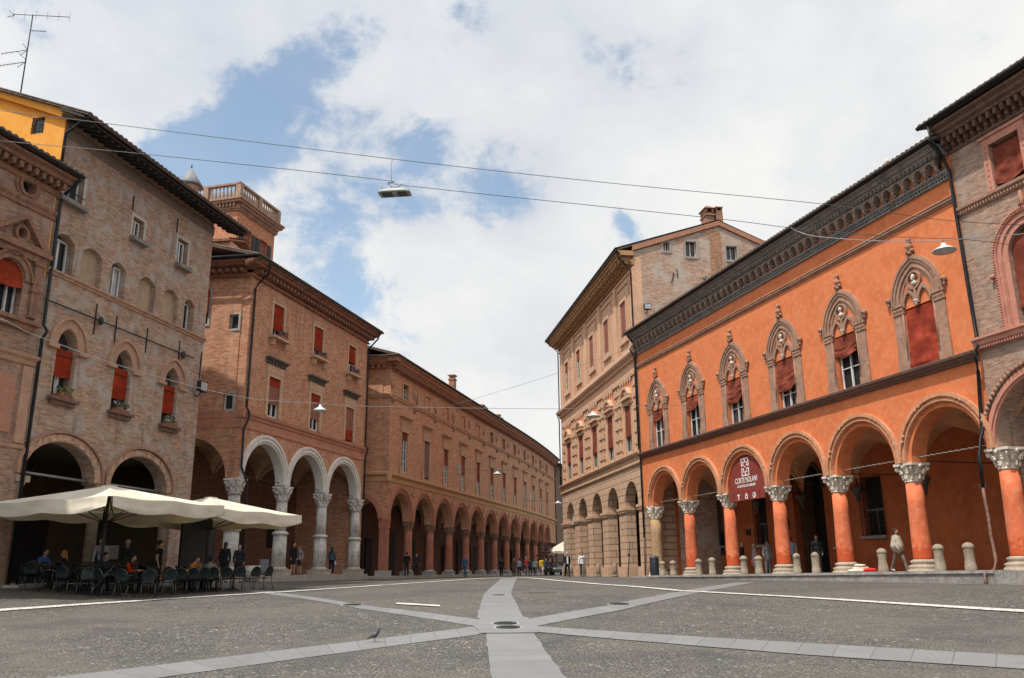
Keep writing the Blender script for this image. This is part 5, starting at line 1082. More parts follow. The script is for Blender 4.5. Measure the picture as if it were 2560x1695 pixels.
# ================================================================== tower with balustraded terrace
M_tb = brick('orange red tower brick', (.43,.16,.085),(.35,.13,.075),(.30,.18,.12),None,0,dirt=(.12,.07,.05),damt=.4)
T = empty('tower', (-22.56,66,0), (0.259,0.966), label='square orange brick roof tower with a balustraded terrace and dark shuttered windows', cat='building')
b = MB(); b.plate(rect(0,5.85,0,29.6),[rect(1.0,2.3,24.2,27.9),rect(3.6,4.75,24.2,27.85)],0,.4); b.box(0,.4,.4,6,0,29.6); b.box(5.45,5.85,.4,6,0,29.6); b.box(.4,5.45,5.6,6,0,29.6); b.build('wall', M_tb, T)
for a, c in ((1.0,2.3),(3.6,4.75)):
    w = pane(T,rect(a,c,24.2,27.9),.2,simple('mauve red blind',(.25,.085,.06),.8),'window'); f = MB(); f.box(a-.6,a-.02,-.08,.0,24.2,27.7); f.box(c+.02,c+.6,-.08,.0,24.2,27.7); f.build('shutter', simple('dark shutter',(.03,.025,.02),.7), w)
b = MB()
for z0, z1, p in ((29.0,29.12,.12),(29.13,29.6,.2),(29.61,29.8,.5),(29.81,30.0,.62)): b.box(-p,5.85+p,-p,6+p,z0,z1)
modill(b,-.1,5.95,.32,.16,-.40,-.21,29.3,29.6)
for i in range(18): b.box(-.40,-.21,.1+i*.33,.26+i*.33,29.3,29.6)
b.build('cornice', M_terra, T)
b = MB()
def pier(x,y): b.box(x-.22,x+.22,y-.22,y+.22,30.0,31.25)
for x in (-.1,2.9,5.95): pier(x,-.1); pier(x,6.1)
for y in (3.0,): pier(-.1,y); pier(5.95,y)
b.box(-.35,6.2,-.28,.08,31.25,31.42); b.box(-.35,6.2,5.92,6.28,31.25,31.42); b.box(-.28,.08,.08,5.92,31.25,31.42); b.box(5.77,6.13,.08,5.92,31.25,31.42)
def bal(x,y): b.lathe([(.06,30.0),(.12,30.2),(.14,30.45),(.06,30.9),(.09,31.25)],(x,y),8)
for k in range(7):
    for u in (.35+k*.36,3.35+k*.36): bal(u,-.1); bal(u,6.1); bal(-.1,u); bal(5.95,u)
b.build('balustrade', plaster('grey brown balustrade',(.30,.20,.14),(.2,.14,.11),(.4,.3,.22),2), T)
T = empty('turret', (-25.1,62,0), label='small round turret with a grey conical cap beside the balustraded tower', cat='turret')
b = MB(); b.lathe([(.62,14),(.62,29.0),(.72,29.15),(.72,29.3)],(0,0),20); b.build('drum', M_bt, T)
b = MB(); b.lathe([(.95,29.28),(.98,29.34),(.62,29.9),(.05,30.85)],(0,0),24); b.build('roof', simple('grey lead cap',(.20,.21,.22),.6), T); b = MB(); b.lathe([(.03,30.8),(.07,30.95),(.02,31.2)],(0,0),8); b.build('finial', M_iron, T)
T = empty('house', (-20.9,56,0), (0.990,-0.139), label='small red brick rooftop house with terracotta tiles between the brick house and the tower', cat='building')
b = MB(); b.plate(rect(-3.5,1.55,14,22.2),[rect(.55,1.05,20.4,21.3)],0,.3); b.box(1.25,1.55,.3,4,14,22.2); b.build('wall', brick('patchy red brick',(.42,.15,.08),(.33,.12,.07),(.32,.24,.18),(.45,.33,.25),.5,pscale=1.5), T)
w = pane(T,rect(.55,1.05,20.4,21.3),.15,M_glass,'window'); casement(w,.57,1.03,20.42,21.28,.13,simple('cream frame',(.6,.55,.45)),2,1,.08)
quad_strip_roof(T,-3.5,1.6,-.3,22.2,2.2,23.1,M_tilered,4.2,22.2)
# ================================================================== dark building closing the street
T = empty('house', (6.6,127.5,0), (0.42,0.907), label='dark grey narrow house closing the far end of the street', cat='building')
M_hd = plaster('dark grey brown plaster', (.17,.115,.085), (.12,.09,.07), (.22,.16,.12), 1.0, dirt=(.07,.055,.05))
b = MB(); b.plate([(-1,-.9),(1.2,-.9),(1.2,3.0)]+arcpts(3.2,3.0,1.6)+[(4.8,-.9),(16,-.9),(16,15.0),(-1,15.0)],[rect(2.4,3.6,8.5,11),rect(.6,1.5,12,13.4),rect(5.5,6.6,12,13.4),rect(5.5,6.6,9,11)],0,.5); b.box(-1,-.6,.5,12,-.9,15); b.box(-.6,16,11.6,12,-.9,15); b.build('wall', M_hd, T)
[pane(T,rect(*q),.3,M_glass,'window') for q in ((2.4,3.6,8.5,11),(.6,1.5,12,13.4),(5.5,6.6,12,13.4),(5.5,6.6,9,11))]
b = MB(); b.box(4.5,6.5,-.8,0,5.2,8.6); b.build('bay_window', simple('dark bay',(.05,.06,.075),.5), T)
b = MB(); b.box(-.6,15.6,3.5,3.8,-.9,6); b.build('inner_wall', M_dark, T)
quad_strip_roof(T,-1.3,16.2,-.8,14.95,5.5,17,M_tile,12,15)
# ================================================================== PARASOLS
def cream_cloth():
    m, t, N, L, bs = newmat('cream canvas'); tc = N.new('ShaderNodeTexCoord')
    f = noisen(N,L,tc.outputs['Object'],1.3,6,0.6,0.4); k = mixc(N,L, mrange(N,L,f,0.35,0.7), (.78,.73,.61), (.69,.63,.50))
    L.new(k, bs.inputs['Base Color']); bs.inputs['Roughness'].default_value = .9; tr = N.new('ShaderNodeBsdfTranslucent'); tr.inputs[0].default_value = (.62,.47,.22,1)
    mx = N.new('ShaderNodeMixShader'); mx.inputs[0].default_value = .16; out = [n for n in N if n.type == 'OUTPUT_MATERIAL'][0]
    L.new(bs.outputs[0], mx.inputs[1]); L.new(tr.outputs[0], mx.inputs[2]); L.new(mx.outputs[0], out.inputs[0]); bump(N,L,f,bs,0.2,0.03); return m
M_canvas = cream_cloth()
def parasol(cx, cy, zr, za, half, rz, label, vh=.36, seed=1, mast=.055):
    g0 = gz(cx,cy); T = empty('parasol', (cx,cy,g0), rz=rz, label=label, cat='parasol', group='large cream cafe parasols')
    zr -= g0; za -= g0; b = MB(); n = 14
    hy = half[1] if isinstance(half,tuple) else half; half = half[0] if isinstance(half,tuple) else half
    cs = [(-half,-hy),(half,-hy),(half,hy),(-half,hy)]
    for k in range(4):
        a, c = Vector(cs[k]), Vector(cs[(k+1)%4])
        def fn(u, v, a=a, c=c, k=k):
            p = a.lerp(c,u)*(1-v*0.93); sag = -.10*sin(pi*v)*sin(pi*u)-.05*sin(2*pi*u)**2*(1-v)
            return (p.x,p.y,zr+(za-zr)*(v**1.08)+sag)
        b.grid(16,12,fn)
    b.box(-half*.07,half*.07,-half*.07,half*.07,za-.02,za+.05)
    cn = b.build('canopy', M_canvas, T)
    b = MB()
    for k in range(4):
        a, c = Vector(cs[k]), Vector(cs[(k+1)%4]); nrm = Vector((c.y-a.y, a.x-c.x)).normalized()
        def fn(u, v, a=a, c=c, k=k):
            p = a.lerp(c,.015+.97*u)+nrm*(.02+.05*sin(u*17+seed+k)*v*(.4+abs(u-.5))+.07*noise.noise(Vector((u*7,v*2,seed+k)))*v)
            drop = vh*(0.85+.30*sin(pi*u)**.7+.14*abs(sin(2*pi*u)))
            return (p.x,p.y,zr+.01-.05*sin(2*pi*u)**2-drop*v)
        b.grid(34,6,fn)
    b.build('valance', M_canvas, cn)
    b = MB(); b.tube([(0,0,0),(0,0,za)],mast,12); b.build('mast', M_iron, T)
    b = MB()
    for k in range(8):
        a = pi/4*k; l = half*(1.38 if k%2 else .98); b.tube([(l*q*cos(a),l*q*sin(a),zr+(za-zr)*(1-q)**1.08-.17-.06*sin(pi*q)) for q in (0,.25,.5,.75,.97)],.022,5); b.tube([(0,0,zr-.6),(l*.55*cos(a),l*.55*sin(a),zr+(za-zr)*.40-.22)],.018,5)
    b.build('ribs', M_iron, T)
    b = MB(); b.box(-.45,.45,-.45,.45,-.05,.10); b.box(-.10,.10,-.10,.10,.10,.45); b.build('base', M_iron, T)
    return T
parasol(-13.64,29.4,2.27,2.86,(2.42,2.9),atan2(4.4,2.0),'big square cream parasol nearest the camera over the cafe terrace',seed=1)
parasol(-11.75,33.95,2.22,2.82,2.50,atan2(.925,.38),'square cream parasol behind the nearest one, reaching out to the right',seed=5)
T = parasol(5.6,97.0,2.05,3.1,1.7,.3,'small cream and orange edged parasol far down the street',vh=.25,seed=3,mast=.03)
# ================================================================== CAFE CHAIRS AND TABLES
M_chair = simple('dark green grey chair metal', (.026,.036,.038), .45, .5, .25)
M_chairt = simple('chair tube metal', (.11,.125,.125), .32, .8, .2)
def make_chair():
    T = empty('cafe_chair')
    s = MB()
    s.grid(10,8,lambda u,v: ((u-.5)*(.44-.06*v), -.22+.44*v, .445-.02*sin(pi*u)*sin(pi*v)+.015*(1-v)))
    s.grid(10,8,lambda u,v: ((u-.5)*(.44-.06*v), -.22+.44*v, .430-.02*sin(pi*u)*sin(pi*v)+.015*(1-v))); s.build('seat', M_chair, T)
    b = MB(); P = [(.205*cos(a),.62+.25*sin(a)) for a in [pi*k/14 for k in range(15)]]
    out = [(.17,.50)]+[(x*.97,z) for x,z in P]+[(-.17,.50)]
    t = MB(); t.plate(out,[],0,.012); b.add([(v[0], .20+.10*(v[2]-.45)/.42+v[1]+.05*(1-(v[0]/.2)**2), v[2]) for v in t.v], t.f); b.build('backrest', M_chair, T)
    f = MB(); f.tube([(.20,.19,.44),(.205,.225,.62)]+[(.205*cos(a),.22+.10*(.17+.25*sin(a))/.42,.62+.25*sin(a)) for a in [pi*k/12 for k in range(1,12)]]+[(-.205,.225,.62),(-.20,.19,.44)],.013,6); f.build('back_frame', M_chairt, T)
    for sx in (-1,1):
        f = MB(); f.tube([(sx*.21,-.20,.44),(sx*.235,-.26,.0)],.013,6); f.build('leg', M_chairt, T)
        f = MB(); f.tube([(sx*.19,.18,.44),(sx*.215,.30,.0)],.013,6); f.build('leg', M_chairt, T)
        f = MB(); f.tube([(sx*.205,-.18,.44),(sx*.24,-.18,.55),(sx*.25,-.14,.64),(sx*.25,-.02,.685),(sx*.24,.10,.68),(sx*.21,.21,.66)],.013,6); f.build('armrest', M_chairt, T)
    return T
def make_table():
    T = empty('cafe_table'); b = MB(); b.lathe([(.02,.70),(.38,.705),(.40,.72),(.38,.735),(.02,.735)],(0,0),28); b.build('tabletop', M_chair, T)
    b = MB(); b.tube([(0,0,.03),(0,0,.71)],.03,8); b.build('pedestal', M_chairt, T)
    b = MB(); [b.tube([(0,0,.06),(.30*cos(a),.30*sin(a),.015)],.018,5) for a in (.4,.4+pi/2,.4+pi,.4+1.5*pi)]; b.build('foot', M_chairt, T); return T
CH = [(-15.96,29.55,200),(-15.15,29.2,110),(-14.45,28.75,185),(-13.75,28.75,20),(-12.95,28.3,150),(-12.35,28.4,175),(-11.75,28.8,205),(-11.45,29.6,215),(-11.45,30.7,200),(-11.3,31.3,205),(-11.15,31.95,210),(-11.0,32.5,212),(-10.65,33.0,195),(-10.35,33.5,220),(-9.95,33.9,230),(-9.6,34.3,235),
      (-16.6,30.6,20),(-15.3,30.4,340),(-14.2,30.0,15),(-13.2,29.9,120),(-12.6,30.6,350),(-12.5,32.4,30),(-12.4,33.6,20),(-12.0,34.6,10),(-11.2,35.0,100),(-14.4,32.2,200),(-13.6,33.0,160),(-15.6,31.0,170),(-14.9,30.5,60),(-13.9,30.9,190),(-12.9,31.6,170),(-12.2,31.2,100),(-13.2,32.4,60),(-11.9,32.9,150),(-12.9,34.9,120)]
where = ['leftmost in the front row, its back to the wall','second from the left, turned sideways','third from the left, with rounded back to the camera','fourth from the left, beside the folded one','fifth from the left, in deep shade','in front of the mast of the near parasol','just right of the near mast','seventh in the front row','eighth in the front row, left of the grey shirted diner','ninth in the front row, beside the grey shirted diner','in front of the back parasol mast','just right of the back parasol mast','fourth from the right end of the row','third from the right end of the row','second from the right end of the row','at the very right end of the row',
      'behind the leftmost front chair','behind the second front chair, by the blond woman','behind the third front chair','facing the near parasol mast','behind the near mast','in the second row near the orange diner','in the second row left of the back mast','behind the back parasol mast','at the right end of the second row','deep under the parasols on the left','deep under the parasols by the wall','drawn up behind the denim jacketed diner','between the blond woman and the denim jacketed diner','behind the red jacketed diner','left of the man standing in black','at the elbow of the orange topped diner','turned away behind the red jacketed diner','beside the grey shirted diner, second row','in front of the slate blue screen']
proto = make_chair()
for i, (x, y, a) in enumerate(CH):
    c = proto if i == 0 else dup(proto)
    c.location = (x,y,gz(x,y)+.005); c.rotation_euler = (0,0,radians(a)+random.uniform(-.15,.15))
    tag(c,'dark metal cafe armchair '+where[i],'chair','metal cafe armchairs on the terrace')
TB = [(-15.6,30.2),(-14.3,29.6),(-12.9,29.2),(-12.1,30.0),(-12.0,31.6),(-11.7,33.3),(-10.8,34.4),(-15.2,32.0),(-13.6,31.8),(-12.9,34.2)]
twh = ['nearest the left end','by the blond woman','under the near parasol','right of the near parasol mast','beside the grey shirted diner','beside the back parasol mast','at the right end of the terrace','deep in shade on the left','in the middle of the deep shade','nearest the house pier']
pt = make_table()
for i, (x, y) in enumerate(TB):
    c = pt if i == 0 else dup(pt); c.location = (x,y,gz(x,y)+.005); c.rotation_euler = (0,0,i*.7); tag(c,'round dark metal cafe table '+twh[i],'table','round cafe tables')
T = empty('folded_chair', (-13.3,28.75,gz(-13.3,28.75)), rz=.4, label='folded metal chair leaning over a table in the front row', cat='chair')
b = MB(); b.tube([(-.3,0,0),(.35,.1,.95)],.016,6); b.tube([(-.3,.4,0),(.35,.5,.95)],.016,6); b.tube([(.35,.1,.95),(.35,.5,.95)],.016,6); b.build('frame', M_chairt, T); b = MB(); b.obox((.0,.25,.62),(.28,.05,.18),(0,.19,0),(-.01,0,.015)); b.build('seat', M_chair, T)
T = empty('terrace_screen', (-14.9,30.75,gz(-14.9,30.75)), rz=-.03, label='low dark timber screen between the front chairs and the seated diners', cat='screen'); b = MB(); [b.box(-2.2,1.9,-.02,.02,.10+q*.13,.20+q*.13) for q in range(6)]; b.box(-2.2,1.9,-.025,.025,.88,.93); b.build('boards', simple('near black timber',(.022,.018,.015),.8), T); 
for x_ in (-2.2,-.8,.6,1.9): b = MB(); b.box(x_-.04,x_+.04,-.045,.045,0,.96); b.build('post', M_iron, T)
T = empty('menu_stand', (-15.0,32.8,gz(-15,32.8)), rz=.2, label='pale grey menu board on a stand behind the seated blond woman', cat='sign'); b = MB(); b.box(-.35,.35,-.02,.02,1.0,1.5); b.build('board', simple('pale board',(.35,.38,.36)), T); b = MB(); b.tube([(0,.04,0),(0,.04,1.4)],.025,6); b.build('post', M_iron, T)
T = empty('screen_panel', (-12.9,36.2,-.45), (.21,.978), label='tall dark blue grey screen panel behind the back parasol mast', cat='screen'); b = MB(); b.box(-1.2,1.1,-.04,.04,0,2.6); b.build('panel', simple('dark slate blue panel',(.03,.038,.05),.7), T); b = MB(); b.box(-1.26,-1.2,-.05,.05,0,2.65); b.box(1.1,1.16,-.05,.05,0,2.65); b.box(-1.2,1.1,-.05,.05,2.6,2.65); b.build('frame', M_iron, T)
def planter(parent, n, w, col, leaf=(.07,.11,.04), h=.16, seed=0):
    b = MB(); b.add([(-w/2,-.09,0),(w/2,-.09,0),(w/2,.09,0),(-w/2,.09,0),(-w/2-.03,-.12,h),(w/2+.03,-.12,h),(w/2+.03,.12,h),(-w/2-.03,.12,h)],[(0,3,2,1),(4,5,6,7),(0,1,5,4),(1,2,6,5),(2,3,7,6),(3,0,4,7)]); b.build('pot', simple('terracotta pot',(.30,.12,.07)), parent)
    rnd = random.Random(seed); l = MB(); f = MB()
    for k in range(n):
        p = Vector((rnd.uniform(-w/2,w/2),rnd.uniform(-.14,.1),h+rnd.uniform(-.03,.28))); d = Vector((rnd.uniform(-1,1),rnd.uniform(-1,1),rnd.uniform(-.3,1))).normalized()*.07; q = d.cross(Vector((rnd.uniform(-1,1),1,rnd.uniform(-1,1)))).normalized()*.035
        (f if k%3 == 0 else l).add([p-d,p+q,p+d,p-q],[(0,1,2,3)])
    l.build('leaves', simple('leaves %.2f'%leaf[1],leaf), parent); f.build('blossom', simple('blossom %.2f'%col[2],col), parent)
def locpt(o, xd, x, y, z): yd = (-xd[1],xd[0]); return (o[0]+xd[0]*x+yd[0]*y, o[1]+xd[1]*x+yd[1]*y, z)
for i, (x, z, col, lb) in enumerate(((-8.93,6.30,(.35,.25,.08),'terracotta pots of yellow green plants on the leftmost pointed window sill'),(-5.63,6.36,(.5,.5,.6),'box of pale blue and white flowers on the middle pointed window sill'),(-2.25,6.34,(.45,.42,.38),'terracotta box of small white flowers on the rightmost pointed window sill'))):
    T = empty('flower_box', locpt((-14.8,40),(.21,.978),x,-.10,z-.02), (.21,.978), label=lb, cat='flower box', group='flower boxes on window sills'); planter(T,110,.8,col,seed=i,h=.13)
for i, x in enumerate((3.33,8.28,13.25)):
    T = empty('flower_box', locpt((-14.48,45),(.258,.966),x+.1,-.28,13.10), (.258,.966), label='flower box of mauve blossom under the %s upper red blind of the white arched house' % ('leftmost','middle','rightmost')[i], cat='flower box', group='flower boxes on window sills'); planter(T,180,1.0,(.30,.10,.22),seed=10+i)

# ================================================================== PEOPLE
def solid(parts, voxel, name, mat, parent, smooth=6):
    b = MB()
    for p in parts:
        if len(p) == 4: a, ra, c, rc = p; a, c = Vector(a), Vector(c); n = max(2,int((c-a).length/.04)); [b.ball(a.lerp(c,i/n), ra+(rc-ra)*i/n, 12, 8) for i in range(n+1)]; b.tube([a,c],[ra,rc],12)
        else: b.ball(p[0],p[1],14,10,p[2])
    me = bpy.data.meshes.new(name); me.from_pydata([tuple(v) for v in b.v],[],b.f)
    o = bpy.data.objects.new(name, me); COL.objects.link(o)
    m = o.modifiers.new('r','REMESH'); m.mode = 'VOXEL'; m.voxel_size = voxel; s = o.modifiers.new('s','SMOOTH'); s.iterations = smooth; s.factor = .5
    dg = bpy.context.evaluated_depsgraph_get(); me2 = bpy.data.meshes.new_from_object(o.evaluated_get(dg)); o.modifiers.clear(); o.data = me2; bpy.data.meshes.remove(me)
    me2.name = name; me2.materials.clear(); me2.materials.append(mat); me2.polygons.foreach_set('use_smooth',[True]*len(me2.polygons)); o.parent = parent; return o
def figure(x, y, z, heading, H, pose, top, bottom, hair, label, skin=(.46,.27,.19), shoes=(.03,.03,.03), skirt=False, longhair=False, jacket=None, sleeves=True, hat=None, bag=None, poncho=False, shorts=False, fat=1.0, group=None, lean=0.0, long_top=0.0, arms=None, bald=False):
    k = H/1.75; T = empty('person', (x,y,z), rz=radians(heading), label=label, cat='person', group=group)
    V3 = lambda a,b_,c: Vector((a*k,b_*k,c*k))
    hip = .92; sw = .175; hw = .09
    if pose == 'sit': hip = .50
    if pose == 'ride': hip = .95
    L_ = V3(0,0,hip); ch = L_+V3(0,-lean*.9,.46) ; nk = L_+V3(0,-lean*1.05,.57); hd = nk+V3(0,-.02-lean*.15,.145)
    legs = []; 
    for s in (-1,1):
        hj = L_+V3(s*hw,0,-.02)
        if pose == 'stand': kn = V3(s*.10,-.01,.49); an = V3(s*.11,.02,.085); toe = V3(s*.14,-.12,.03)
        elif pose == 'walk':
            f = s; kn = V3(s*.09,-.17*f-.03,.50); an = V3(s*.09,-.34*f+(.02 if f > 0 else .0),.09+(0 if f > 0 else .06)); toe = an+V3(.01*s,-.14,-.055 if f > 0 else -.09)
        elif pose == 'sit': kn = V3(s*.13,-.44,.50); an = V3(s*.13,-.42,.08); toe = an+V3(0,-.15,-.05)
        else: kn = V3(s*.10,-.34,.78 if s > 0 else .62); an = V3(s*.11,-.22,.42 if s > 0 else .20); toe = an+V3(0,-.14,-.03)
        legs.append((s,hj,kn,an,toe))
    arm = []
    for s in (-1,1):
        sh = ch+V3(s*sw,0,.03)
        if arms: el, wr = [V3(s*q[0],q[1],0)+Vector((0,0,(hip+q[2])*k))+V3(0,-lean*.6,0) for q in arms[0 if s < 0 else 1]]
        elif pose == 'walk': el = sh+V3(s*.05,.10*s,-.27); wr = el+V3(0,-.06+.10*s,-.22)
        elif pose == 'sit': el = sh+V3(s*.06,-.12,-.24); wr = el+V3(-s*.08,-.22,.02)
        elif pose == 'ride': el = sh+V3(s*.06,-.16,-.22); wr = el+V3(0,-.22,-.10)
        else: el = sh+V3(s*.06,.02,-.28); wr = el+V3(-s*.01,-.06,-.23)
        arm.append((s,sh,el,wr))
    P = [(hd,(.075*k,.095*k,.115*k),None),(hd+V3(0,-.055,-.045),(.05*k,.05*k,.055*k),None),(nk-V3(0,0,.03),.055*k,hd-V3(0,-.01,.06),.05*k),
         (hd+V3(0,-.10,-.015),(.013*k,.02*k,.026*k),None)]
    for s in (-1,1): P.append((hd+V3(s*.076,.01,-.01),(.012*k,.02*k,.032*k),None)); P.append((hd+V3(s*.028,-.083,.012),(.016*k,.012*k,.011*k),None))
    P += [(ch+V3(0,0,-.02),(.155*k*fat,.10*k*fat,.14*k),None),(L_+V3(0,-lean*.4,.20),(.13*k*fat,.095*k*fat,.17*k),None),(L_,(.15*k*fat,.11*k*fat,.12*k),None),(ch+V3(-sw*.7,0,.04),.06*k,ch+V3(sw*.7,0,.04),.06*k)]
    for s,hj,kn,an,toe in legs: P += [(hj,.085*k*fat,kn,.055*k),(kn,.055*k,an,.038*k),(an+V3(0,.02,-.03),.035*k,toe,.03*k)]
    for s,sh,el,wr in arm:
        P += [(sh,.055*k,el,.04*k),(el,.04*k,wr,.027*k)]
        d = (wr-el).normalized(); side = d.cross(Vector((s,0,0))).normalized() if abs(d.x) < .9 else Vector((0,1,0)); pl = wr+d*.045*k
        P.append((wr,.028*k,pl,.034*k))
        for q in range(4):
            o_ = side*(q-1.5)*.019*k; bend = Vector((-s*.012*k,0,0)); l = (.036,.044,.040,.030)[q]*k
            P.append((pl+o_+d*.02*k,.0095*k,pl+o_+d*(.02*k+l)+bend,.009*k)); P.append((pl+o_+d*(.02*k+l)+bend,.009*k,pl+o_*.95+d*(.02*k+l*1.8)+bend*3,.0075*k))
        P.append((wr+d*.02*k-side*.02*k,.011*k,wr+d*.06*k-side*.05*k,.009*k))
    body = solid(P,.0135*k,'body',simple('skin %.2f'%skin[0],skin,.6,0,.08),T,3)
    mt = simple('cloth %.2f %.2f %.2f'%top,top,.9,0,.18,6,.1); mb = simple('cloth %.2f %.2f %.2f'%bottom,bottom,.9,0,.18,6,.1)
    g = .018*k
    Q = [(ch+V3(0,0,-.03),(.165*k*fat+g*.4,.11*k*fat+g,.15*k),None),(L_+V3(0,-lean*.4,.19),(.14*k*fat+g,.105*k*fat+g,.19*k),None),(L_+V3(0,0,.02-long_top*.5),(.155*k*fat+g,.115*k*fat+g,.10*k+long_top*k),None),(ch+V3(-sw*.75,0,.035),.07*k,ch+V3(sw*.75,0,.035),.07*k)]
    for s,sh,el,wr in arm:
        if sleeves: Q += [(sh,.066*k,el,.055*k),(el,.055*k,wr-(wr-el)*.12,.042*k)]
        else: Q.append((sh,.066*k,sh+(el-sh)*.45,.058*k))
    if poncho: Q += [(ch+V3(0,0,-.06),.17*k,L_+V3(0,0,.10),.27*k),(ch+V3(.1,0,-.1),.14*k,L_+V3(.14,0,.12),.17*k),(ch+V3(-.1,0,-.1),.14*k,L_+V3(-.14,0,.12),.17*k)]
    solid(Q,.017*k,'top',mt,T)
    B = [(L_+V3(0,0,.0),(.152*k*fat+g*.6,.112*k*fat+g*.6,.11*k),None)]
    for s,hj,kn,an,toe in legs:
        if skirt: B.append((hj,.12*k,kn.lerp(hj,.1)+V3(-s*.02,0,-.02),.11*k))
        elif shorts: B.append((hj,.10*k*fat,kn.lerp(hj,.25),.08*k))
        else: B += [(hj,.096*k*fat,kn,.072*k),(kn,.072*k,an-V3(0,0,.02),.058*k)]
    solid(B,.018*k,'trousers' if not (skirt or shorts) else ('skirt' if skirt else 'shorts'),mb,T)
    for s,hj,kn,an,toe in legs: solid([(an+V3(0,.03,-.045),.042*k,toe+V3(0,-.01,0),.036*k)],.012,'shoe',simple('shoe %.2f'%shoes[0],shoes),T,2)
    if not bald or hat:
        hc = [(hd+V3(0,.024,.036),(.093*k,.104*k,.108*k),None)]
        if longhair: hc += [(hd+V3(0,.06,-.02),.075*k,nk+V3(0,.075,-.10),.07*k)]
        elif not bald: hc += [(hd+V3(0,.045,-.03),(.07*k,.06*k,.07*k),None)]
        solid(hc,.013*k,'hair' if not hat else 'hat',simple('hair %.2f %.2f'%((hat or hair)[:2]),hat or hair,.8),T,2)
    if jacket: # open front showing a pale shirt
        b = MB(); b.add([ch+V3(-.05,-.125*fat-.02,.06),ch+V3(.05,-.125*fat-.02,.06),L_+V3(.055,-.135*fat-.02,.0),L_+V3(-.055,-.135*fat-.02,.0),ch+V3(-.05,-.10,.06),ch+V3(.05,-.10,.06),L_+V3(.055,-.10,.0),L_+V3(-.055,-.10,.0)],[(0,1,2,3),(7,6,5,4),(0,4,5,1),(1,5,6,2),(2,6,7,3),(3,7,4,0)]); b.build('shirt', simple('shirt %.2f'%jacket[0],jacket,.9), T)
    if bag:
        b = MB(); w_ = arm[0][3]; b.ball(w_+V3(-.03,0,-.22),(.05*k,.13*k,.15*k),10,8); b.tube([w_+V3(-.03,-.08,-.12),w_,w_+V3(-.03,.08,-.12)],.01,5); b.build('handbag', simple('bag %.2f %.2f'%bag[:2],bag), T)
    return T
FO = (8.73,56); FXD = (.283,-.959)
def fpt(x, y): p = locpt(FO,FXD,x,y,0); return p[0],p[1],fl(x)
BLK = (.02,.02,.024); DK = (.03,.03,.035); DENIM = (.05,.08,.13)
p = fpt(21.75,.35); figure(*p,22,1.66,'walk',(.40,.345,.285),(.15,.12,.10),(.02,.018,.015),'curly haired woman in a cream poncho and taupe trousers walking past a bollard',poncho=True,skin=(.30,.16,.11),shoes=(.5,.4,.4),long_top=.08)
p = fpt(7.0,2.2); figure(*p,95,1.76,'stand',BLK,BLK,(.4,.3,.25),'bald man in a black suit talking with the woman in the floral dress',shoes=(.6,.6,.6),bald=True,jacket=None)
p = fpt(7.75,2.5); figure(*p,-80,1.62,'stand',(.40,.30,.29),(.36,.27,.26),(.45,.32,.18),'woman in a pale floral dress with a red bag',skirt=True,bag=(.6,.06,.04),longhair=True)
p = fpt(10.6,1.5); figure(*p,20,1.68,'stand',(.25,.26,.28),(.12,.12,.13),(.02,.015,.012),'person with bushy black hair in a long grey shirt, back turned, beside a bollard',long_top=.12,longhair=True,skin=(.2,.11,.08))
p = fpt(12.95,1.4); figure(*p,160,1.74,'stand',(.20,.31,.47),DK,(.05,.04,.03),'person in a light blue shirt half hidden behind an orange column',sleeves=False)
p = fpt(14.8-.6,2.0); figure(*p,-20,1.80,'stand',BLK,BLK,(.02,.02,.02),'man in a black suit standing right of the orange column by the dark doorway',skin=(.25,.14,.1))
p = fpt(15.1,2.6); figure(*p,-100,1.70,'stand',(.025,.025,.028),BLK,(.03,.025,.02),'woman in black with folded arms in front of the dark doorway',arms=[((.2,-.02,.22),(.04,-.16,.28)),((.2,-.02,.22),(.04,-.18,.24))])
p = fpt(8.9,2.6); figure(*p,60,1.68,'stand',(.04,.05,.06),DK,(.03,.02,.02),'person in a dark jacket mostly hidden behind the second orange column')
figure(3.75,63.0,gz(3.75,63),10,1.72,'walk',(.022,.025,.035),BLK,(.4,.36,.33),'stout older man in an open dark jacket and white shirt walking toward the square',jacket=(.7,.7,.7),fat=1.18,skin=(.5,.27,.2))
figure(5.05,66.3,gz(5.05,66.3),-5,1.78,'walk',(.62,.62,.64),(.10,.11,.12),(.03,.025,.02),'bearded man in a white shirt and grey trousers walking toward the square',skin=(.4,.22,.15))
figure(-4.2,76.5,-.46,150,1.72,'walk',(.07,.14,.25),(.06,.10,.18),(.3,.22,.15),'man in blue denim jacket and jeans stepping by the sixth arch',skin=(.5,.3,.22))
figure(-1.2,84,-.47,180,1.72,'walk',DK,DK,(.05,.04,.03),'man in a dark suit walking inside the far arcade',jacket=(.6,.6,.62))
figure(.0,88,-.48,20,1.66,'stand',(.14,.10,.06),(.12,.09,.06),(.45,.35,.25),'grey haired woman in a long brown coat at the street mouth',long_top=.2)
figure(.5,87,-.48,170,1.68,'stand',(.45,.48,.58),(.03,.03,.04),(.04,.03,.03),'person in a pale lilac top and dark trousers at the street mouth',bag=(.05,.05,.05))
figure(2.05,87.5,-.48,0,1.62,'walk',(.42,.48,.46),DENIM,(.12,.09,.07),'slim pedestrian in a pale green top and jeans near the flowering shrub')
figure(1.65,92,-.49,180,1.74,'stand',(.05,.10,.14),DK,(.03,.02,.02),'pedestrian in a teal jacket standing in the arcade shade')
figure(2.65,85.5,-.47,185,1.70,'walk',(.58,.36,.03),(.45,.47,.5),(.02,.015,.01),'pedestrian in a mustard yellow top and pale shorts with a carrier bag',shorts=True,bag=(.6,.6,.6),fat=1.1,skin=(.3,.17,.12))
